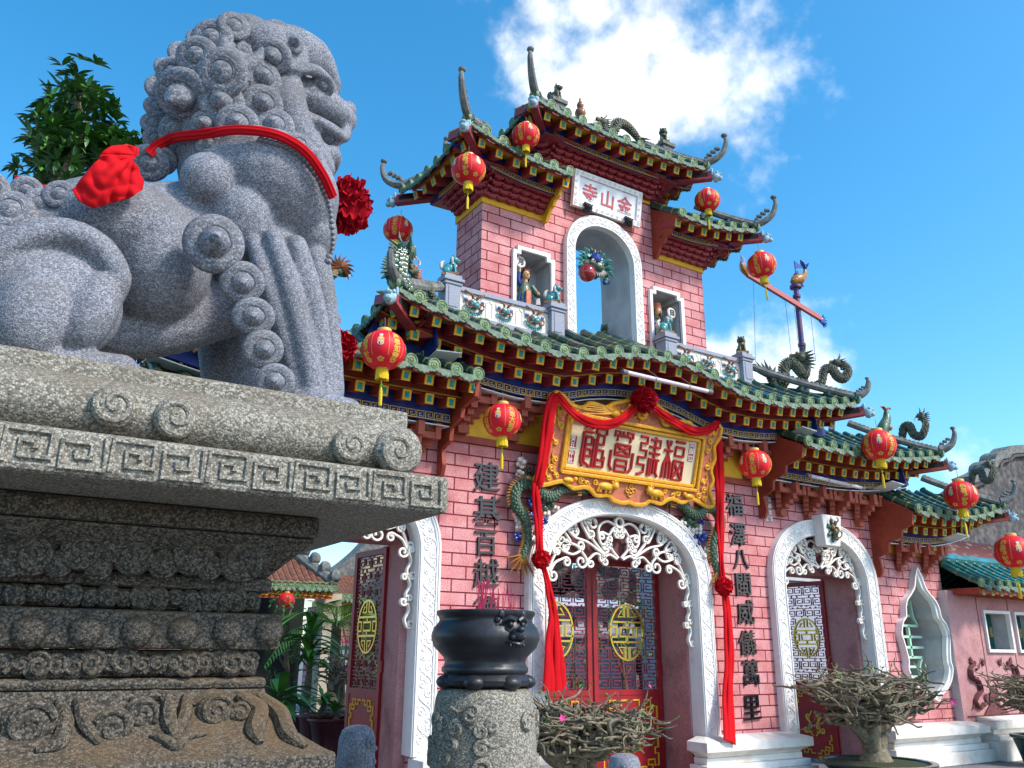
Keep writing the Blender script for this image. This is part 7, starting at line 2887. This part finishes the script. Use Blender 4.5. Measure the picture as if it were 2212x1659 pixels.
# tiled hall seen through the left arch
hl = empty('courtyard_hall', at(655, 1560, 18.2), 'old courtyard hall with brown clay tile roof and green tile ends', 'building')
y0 = 18.0
A, B = at(545, 1262, y0), at(722, 1268, y0)
zE = A.z
mb = MB()
n = 13
E = [V((A.x + (B.x - A.x) * i / n, y0, zE + (B.z - A.z) * i / n)) for i in range(n + 1)]
slope(mb, E, V((0, 1, 0)), [min(2.6, (B.x - e.x) * 1.5 + .1) for e in E], [min(2.6, (B.x - e.x) * 1.5 + .1) * .72 for e in E], R=.085, disc=.105)
hr_ = mb.build('tile_roof', [M['oldtile'], M['disc'], M['oldtile'], M['drip']], hl)
mb = MB()
mb.tube([V((B.x, y0, B.z + .08)), V((B.x - .9, y0 + 1.3, B.z + 1.05)), V((B.x - 1.7, y0 + 2.5, B.z + 1.95))], .13, 8)
for q in range(5):
    mb.ball(V((B.x - .16 * q, y0 + .24 * q, B.z + .24 + .2 * q)), .14, 8, 6, 0, None, .3, 9)
mb.build('hip_ridge', M['ridge'], hr_)
mb = MB()
mb.strip([E[0] + V((0, .12, -.16)), E[-1] + V((0, .12, -.16))], .20, .06, V((0, -1, 0)))
mb.build('eave_beam', M['red_wood'], hl)
mb = MB()
for i in range(24):
    p = E[0].lerp(E[-1], (i + .5) / 24) + V((0, .08, -.14))
    mb.tube([V((p.x + a, p.y, p.z + b)) for a, b in spiral((0, 0), .07, .02, i, 1.2, 12)], .014, 5)
mb.build('gilded_fascia', M['gold'], hl)
mb = MB()
pl, pr_ = at(693, 1400, y0 + .3), at(717, 1400, y0 + .3)
mb.span((pl.x, y0 + .3, 0), (pr_.x + .15, y0 + .8, zE - .1))
mb.build('pillar', M['beige'], hl)
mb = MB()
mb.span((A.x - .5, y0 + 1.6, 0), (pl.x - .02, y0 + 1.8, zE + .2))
mb.build('shade_back_wall', M['dark'], hl)  # near-black sheet that paints in the hall's unlit interior
mb = MB()
q1, q2 = at(674, 1320, y0 + 1.5), at(688, 1420, y0 + 1.5)
mb.span((q1.x, y0 + 1.52, q2.z), (q2.x, y0 + 1.58, q1.z))
mb.build('name_panel', M['maroon'], hl)
lh = [(nm, me) for nm, me in LP1 if nm in ('paper_body', 'cap_ring')]
lantern(619, 1297, 18, 17.9, lh, 0, 'plain red lantern hanging in the dark hall beyond the left arch')
h2 = empty('rear_hall', at(760, 1560, 22), 'weathered beige gable and low tiled roof behind the courtyard palm', 'building')
mb = MB()
px = [(690, 1560), (690, 1262), (720, 1250), (748, 1232), (780, 1205), (806, 1178), (822, 1168), (850, 1168), (880, 1200), (900, 1560)]
gp = [at(u, v, 21.5) for u, v in px]
mb.plate([(p.x, max(0, p.z)) for p in gp], 21.5, 21.9)
mb.build('gable_wall', M['beige'], h2)
mb = MB()
mb.strip([p + V((0, .15, .03)) for p in catmull(gp[1:8], 4)], .42, .7, V((0, -1, 0)))
mb.build('coping', M['ridge'], h2)
mb = MB()
a, b = at(716, 1288, 20.0), at(800, 1296, 20.0)
E = [a.lerp(b, i / 9) for i in range(10)]
slope(mb, E, V((0, 1, 0)), [1.2] * 10, [.6] * 10, R=.08, disc=.095)
r2_ = mb.build('tile_roof', [M['oldtile'], M['disc'], M['oldtile'], M['drip']], h2)
mb = MB()
mb.span((a.x, 20.1, a.z - .2), (b.x, 21.4, a.z - .08))
mb.build('eave_board', M['gold'], r2_)
mb = MB()
mb.span((a.x - .1, 20.5, 0), (b.x + .1, 21.4, a.z - .21))
mb.build('pink_wall', M['brick'], h2)
mb = MB()
a, b = at(722, 1395, 20.4), at(752, 1560, 20.4)
mb.span((a.x, 20.42, 0), (b.x, 20.49, a.z))
for q in range(5):
    x = a.x + (b.x - a.x) * (q + .5) / 5
    mb.span((x - .03, 20.40, .2), (x + .03, 20.42, a.z - .1), 1)
mb.build('green_door', [M['winframe'], M['offwhite']], h2)

# ------------------------------------------------------------------ plants
def branch_walk(rnd, p, d, n, step, wander, flat=0):
    pts = [p.copy()]
    for i in range(n):
        d = (d + V((rnd.uniform(-1, 1), rnd.uniform(-1, 1), rnd.uniform(-1, 1))) * wander).normalized()
        d.z *= 1 - flat
        d = d.normalized()
        p = p + d * step
        pts.append(p)
    return pts


def bonsai(loc, s_, seed, label, nb, flowers, pot, trunk_split, wide, pot_r, pot_h, top, flat=.25, dense=1.0, ctr=None):
    rnd = random.Random(seed)
    o = empty('bonsai', loc, label, 'bonsai')
    x, y, z = loc
    mb = MB()
    mb.lathe([(pot_r * .62, 0), (pot_r * .70, pot_h * .1), (pot_r * .86, pot_h * .6), (pot_r * .96, pot_h * .86), (pot_r * 1.05, pot_h * .9), (pot_r * 1.06, pot_h), (pot_r * .95, pot_h), (pot_r * .92, pot_h * .9), (0, pot_h * .88)], loc, 36)
    pt = mb.build('pot', M[pot], o, 40)
    mb = MB()
    mb.lathe([(pot_r * .93, pot_h * .905), (pot_r * .6, pot_h * 1.0), (0, pot_h * 1.04)], loc, 24)
    mb.build('soil', M['soil'], pt)
    mb = MB()
    b0 = V((x, y, z + pot_h * .95))
    forks = []
    for k in range(trunk_split):
        a = k * 2 * PI / trunk_split + rnd.uniform(-.4, .4)
        d = V((math.cos(a) * wide[0] * .42, math.sin(a) * wide[1] * .3, top * .62))
        q = catmull([b0 + V((rnd.uniform(-.04, .04), rnd.uniform(-.04, .04), -.03)), b0 + d * .35 + V((rnd.uniform(-.06, .06), 0, 0)), b0 + d * .7 + V((rnd.uniform(-.08, .08), rnd.uniform(-.05, .05), 0)), b0 + d], 6)
        mb.tube(q, [.10 * s_, .075 * s_, .06 * s_, .05 * s_], 10)
        forks += q[len(q) // 2:]
    mb.tube([b0 - V((0, 0, .03)), b0 + V((0, 0, .14 * s_))], [.19 * s_, .12 * s_], 14)
    mb.build('trunk', M['bark'], o)
    mb = MB()
    lf = MB()
    tips = []
    cz = b0.z + top * .72
    for k in range(nb):
        p = rnd.choice(forks)
        a = rnd.uniform(0, 2 * PI)
        R_ = rnd.uniform(.25, 1.0)
        tgt = V((x + math.cos(a) * wide[0] * R_, y + math.sin(a) * wide[1] * R_, cz + rnd.uniform(-.32, .32) * top * (1.05 - .5 * R_)))
        mid = p.lerp(tgt, .5) + V((rnd.uniform(-.16, .16), rnd.uniform(-.12, .12), rnd.uniform(-.12, .14))) * s_
        q3 = p.lerp(tgt, .8) + V((rnd.uniform(-.12, .12), rnd.uniform(-.1, .1), rnd.uniform(-.1, .1))) * s_
        # loop on round the crown instead of simply pointing outward
        tang = V((-math.sin(a), math.cos(a), rnd.uniform(-.4, .4))) * rnd.choice((-1, 1))
        e1 = tgt + tang * rnd.uniform(.08, .28) * s_ * 1.4
        e2 = e1 + (tang + V((math.cos(a), math.sin(a), rnd.uniform(-.7, .7))) * .5) * rnd.uniform(.06, .16) * s_
        q = catmull([p, mid, q3, tgt, e1, e2], 5)
        q = [c + V((noise.noise(c * 9 + V((k, 0, 0))), noise.noise(c * 9 + V((0, k, 0))), noise.noise(c * 9 + V((0, 0, k))))) * .022 for c in q]
        r0 = rnd.uniform(.011, .026) * s_
        mb.tube(q, [r0 * 1.3, r0, r0 * .8, r0 * .55, r0 * .38], 6)
        tips.append((q[-1], (q[-1] - q[-3]).normalized()))
        if rnd.random() < .7:
            w0 = rnd.choice(q[8:])
            br = branch_walk(rnd, w0, V((rnd.uniform(-1, 1), rnd.uniform(-1, 1), rnd.uniform(-.2, 1))), 6, .045 * s_, .55)
            mb.tube(br, [r0 * .5, r0 * .22], 5)
            tips.append((br[-1], (br[-1] - br[-3]).normalized()))
    tag(mb.build('twigs', M['bark'], o, 70), kind='stuff')
    for p, d in tips:
        if rnd.random() < .30:
            for q in range(rnd.randint(2, 4)):
                dd = (d + V((rnd.uniform(-.8, .8), rnd.uniform(-.8, .8), rnd.uniform(-.2, .9)))).normalized()
                leaf_faces(lf, p, dd, ZV, rnd.uniform(.035, .065) * s_, .02 * s_, 0, .1)
    if lf.v:
        tag(lf.build('leaves', M['leaf2'], o), kind='stuff')
    for q in range(flowers):
        p, d = rnd.choice(tips)
        if q < 2:
            p = max(rnd.sample(tips, 12), key=lambda t: -t[0].y + t[0].z)[0]
        fl = MB()
        dn = (d + V((0, -1, .3))).normalized()
        e1 = perp(dn)
        e2 = dn.cross(e1)
        for k in range(5):
            a = k * 2 * PI / 5
            dd = (e1 * math.cos(a) + e2 * math.sin(a) + dn * .35).normalized()
            leaf_faces(fl, p, dd, dn, .034 * s_, .028 * s_, 0, .15)
        fl.build('flower', M['flower'], o)
    return o


p = at(1238, 1650, 6.75)
bonsai((p.x, 6.75, 0), 1.0, 31, 'wide bare bonsai of tangled grey twigs with pink flowers before the middle doors', 230, 4, 'pot_green', 4, (.86, .52), .34, .34, .70)
p = at(1893, 1645, 7.05)
bonsai((p.x, 7.05, 0), 1.15, 17, 'bare bonsai with thick forked trunk in dark green bowl before the right arch', 150, 3, 'pot_green', 4, (1.05, .55), .66, .26, 1.08)
p = at(2196, 1480, 7.0)
bonsai((p.x + .35, 7.0, 0), .9, 44, 'bare bonsai with bright pink flowers cut off by the right edge', 110, 9, 'pot_green', 3, (.75, .5), .35, .42, .85)

# leafy tree behind the stone lion
def leafy_tree(loc, h, crown, seed, label, nleaf, lsize, mats_, trunk_r=.16):
    rnd = random.Random(seed)
    o = empty('tree', loc, label, 'tree')
    b = V(loc)
    mb = MB()
    top = b + V((.1, 0, h))
    mb.tube(catmull([b, b + V((.08, .05, h * .35)), b + V((-.05, 0, h * .7)), top], 6), [trunk_r, trunk_r * .7, trunk_r * .4, trunk_r * .12], 10)
    clusters = []
    for cx_, cy_, cz_, cr in crown:
        c = b + V((cx_, cy_, cz_))
        st = b + V((0, 0, max(h * .45, cz_ - cr * 1.6)))
        mb.tube(catmull([st, st.lerp(c, .5) + V((rnd.uniform(-.1, .1), 0, .05)), c], 5), [trunk_r * .35, trunk_r * .12], 7)
        for k in range(int(nleaf * cr)):
            d = V((rnd.gauss(0, 1), rnd.gauss(0, 1), rnd.gauss(0, 1))).normalized() * (cr * rnd.uniform(.35, 1.05))
            q = c + d
            if noise.noise(q * 1.9 + V((seed, 0, 0))) < -.16:
                continue
            clusters.append((q, (d.normalized() + V((0, 0, .5))).normalized()))
    mb.build('trunk', M['bark_dk'], o)
    mb = MB()
    for q, d in clusters:
        for j in range(rnd.randint(5, 8)):
            a = rnd.uniform(0, 6.28)
            e1 = perp(d)
            e2 = d.cross(e1)
            dd = (e1 * math.cos(a) + e2 * math.sin(a) + d * rnd.uniform(.1, .9)).normalized()
            leaf_faces(mb, q, dd, ZV, lsize * rnd.uniform(.7, 1.15), lsize * .30, 0 if rnd.random() < .8 else 1, .25, 4)
    mb.build('crown', [M[m_] for m_ in mats_], o)
    return o


ct = [at(u, v, 11.0) for u, v in ((165, 225), (205, 255), (110, 270), (175, 310), (240, 330), (80, 330), (140, 370), (210, 380), (60, 360), (265, 345), (180, 200), (155, 250))]
rc_ = [.42, .36, .30, .62, .40, .26, .60, .55, .24, .26, .22, .40]
bz = V((.02, 11.0, 0))
leafy_tree(bz, 7.7, [(q.x - bz.x, (i % 3 - 1) * .3, q.z, r) for i, (q, r) in enumerate(zip(ct, rc_))], 5, 'glossy dark green leafy tree rising behind the stone lion\'s back', 150, .20, ('leaf', 'leaf2'))


def rosette_plant(loc, h, n, ln, wd, seed, label, m_, pot=None, pr_=.2, ph=.3, trunk=True, droop=.9, cat='plant', band=False):
    rnd = random.Random(seed)
    o = empty('potted_plant' if pot else 'plant', loc, label, cat)
    b = V(loc)
    if pot:
        mb = MB()
        mb.lathe([(pr_ * .8, 0), (pr_ * .84, ph * .08), (pr_ * .78, ph * .2), (pr_ * .92, ph * .7), (pr_, ph * .92), (pr_ * 1.1, ph * .94), (pr_ * 1.1, ph), (pr_ * .95, ph), (pr_ * .9, ph * .9), (0, ph * .9)], loc, 28)
        mb.build('pot', M[pot], o)
        b = b + V((0, 0, ph * .9))
    c = b + V((rnd.uniform(-.03, .03), 0, h))
    if trunk:
        mb = MB()
        mb.tube(catmull([b, b.lerp(c, .5) + V((.03, 0, 0)), c], 4), [.09, .05, .035], 8)
        mb.build('trunk', M['bark_dk'], o)
    mb = MB()
    for k in range(n):
        a = k * 2.39996
        el = rnd.uniform(.1, 1.25)
        d = V((math.cos(a) * math.cos(el), math.sin(a) * math.cos(el), math.sin(el)))
        st = c - V((0, 0, rnd.uniform(0, h * .5)))
        nn = 7
        L_ = ln * rnd.uniform(.7, 1.1)
        sd2 = d.cross(ZV).normalized()
        vs2, fs2 = [], []
        for j in range(nn + 1):
            t = j / nn
            q = st + d * (L_ * t) - ZV * (droop * L_ * t * t * .55)
            w2 = wd * math.sin(PI * min(1, .12 + .88 * t)) * .5
            vs2 += [q - sd2 * w2 + ZV * w2 * .4, q, q + sd2 * w2 + ZV * w2 * .4]
        for j in range(nn):
            e = j * 3
            fs2 += [(e, e + 1, e + 4, e + 3), (e + 1, e + 2, e + 5, e + 4)]
        mb.add(vs2, fs2, k % 2)
    mb.build('leaves', [M[m_], M['leaf2']], o)
    return o


def palm(loc, h, nf, ln, seed, label):
    rnd = random.Random(seed)
    o = empty('palm_tree', loc, label, 'palm')
    b = V(loc)
    c = b + V((0, 0, h))
    mb = MB()
    mb.tube([b, b + V((.02, 0, h * .5)), c], [.13, .10, .09], 10)
    mb.build('trunk', M['bark'], o)
    mb = MB()
    for k in range(nf):
        a = k * 2 * PI / nf + rnd.uniform(-.2, .2)
        el = rnd.uniform(.15, 1.0)
        d = V((math.cos(a) * math.cos(el), math.sin(a) * math.cos(el), math.sin(el)))
        pts = [c + d * (ln * t / 8) - ZV * (ln * .75 * (t / 8) ** 2.2) for t in range(9)]
        mb.tube(pts, [.02, .008], 5)
        sd2 = d.cross(ZV).normalized()
        P_ = catmull(pts, 4)
        for j in range(4, len(P_)):
            tg = (P_[j] - P_[j - 1]).normalized()
            for s in (-1, 1):
                leaf_faces(mb, P_[j], (tg * .7 + sd2 * s + ZV * .25).normalized(), ZV, ln * .36 * math.sin(PI * (.15 + .8 * j / len(P_))), .035, 0, .25)
    mb.build('fronds', M['leaf3'], o)
    return o


g0 = lambda u, y: at(u, 1560, y).x
palm((g0(712, 15.2), 15.2, 0), 1.95, 13, 1.5, 3, 'fan of arching palm fronds beyond the open left door')
rosette_plant((g0(655, 13.6), 13.6, 0), 1.30, 54, .72, .10, 5, 'bushy green dracaena in oxblood pot in the courtyard', 'leaf2', 'pot_red', .34, .55)
rosette_plant((g0(598, 12.6), 12.6, 0), .55, 24, .72, .14, 9, 'broad leaved plant with swollen trunk beside the pedestal foot', 'leaf2', 'pot_blue', .28, .40)
rosette_plant((g0(722, 12.9), 12.9, 0), .18, 18, .32, .06, 12, 'low plant in ribbed oxblood pot beside the open left door', 'leaf', 'pot_red', .38, .52, droop=.6)
rosette_plant((g0(690, 13.2), 13.2, 0), .3, 22, .42, .07, 15, 'small green plant in oxblood pot beneath the palm', 'leaf2', 'pot_red', .33, .56)
bonsai((g0(745, 14.0), 14.0, 0), .9, 52, 'small flowering bonsai behind the open left door leaf', 60, 6, 'pot_blue', 3, (.6, .45), .34, .55, .9)
leafy_tree((at(1352, 1560, 13.2).x, 13.2, 0), 1.9, [(0, 0, 2.0, .62), (.28, .1, 2.35, .45), (-.34, 0, 1.75, .45), (.34, 0, 1.65, .4)], 8, 'bright green bonsai tree seen through the right leaf of the middle doors', 110, .10, ('leaf2', 'leaf'), .09)
leafy_tree((at(1240, 1560, 13.6).x, 13.6, 0), 1.5, [(0, 0, 1.45, .45), (.34, .1, 1.15, .4), (.1, 0, 1.0, .45)], 9, 'darker green bonsai tree seen through the left leaf of the middle doors', 110, .10, ('leaf', 'leaf2'), .08)
leafy_tree((at(1350, 1560, 22).x, 22, 0), 5.2, [(-1.7, 0, 4.9, .8), (0, 0, 5.4, .9), (1.7, 0, 4.8, .8)], 10, 'dark tree growing over the courtyard rockery', 60, .18, ('leaf', 'leaf2'), .14)
leafy_tree((g0(606, 16.0), 16.0, 0), 2.6, [(0, 0, 2.35, .42), (.1, 0, 1.9, .48), (-.1, 0, 1.4, .48)], 12, 'small dense green shrub beside the dark hall', 110, .10, ('leaf2', 'leaf'), .07)
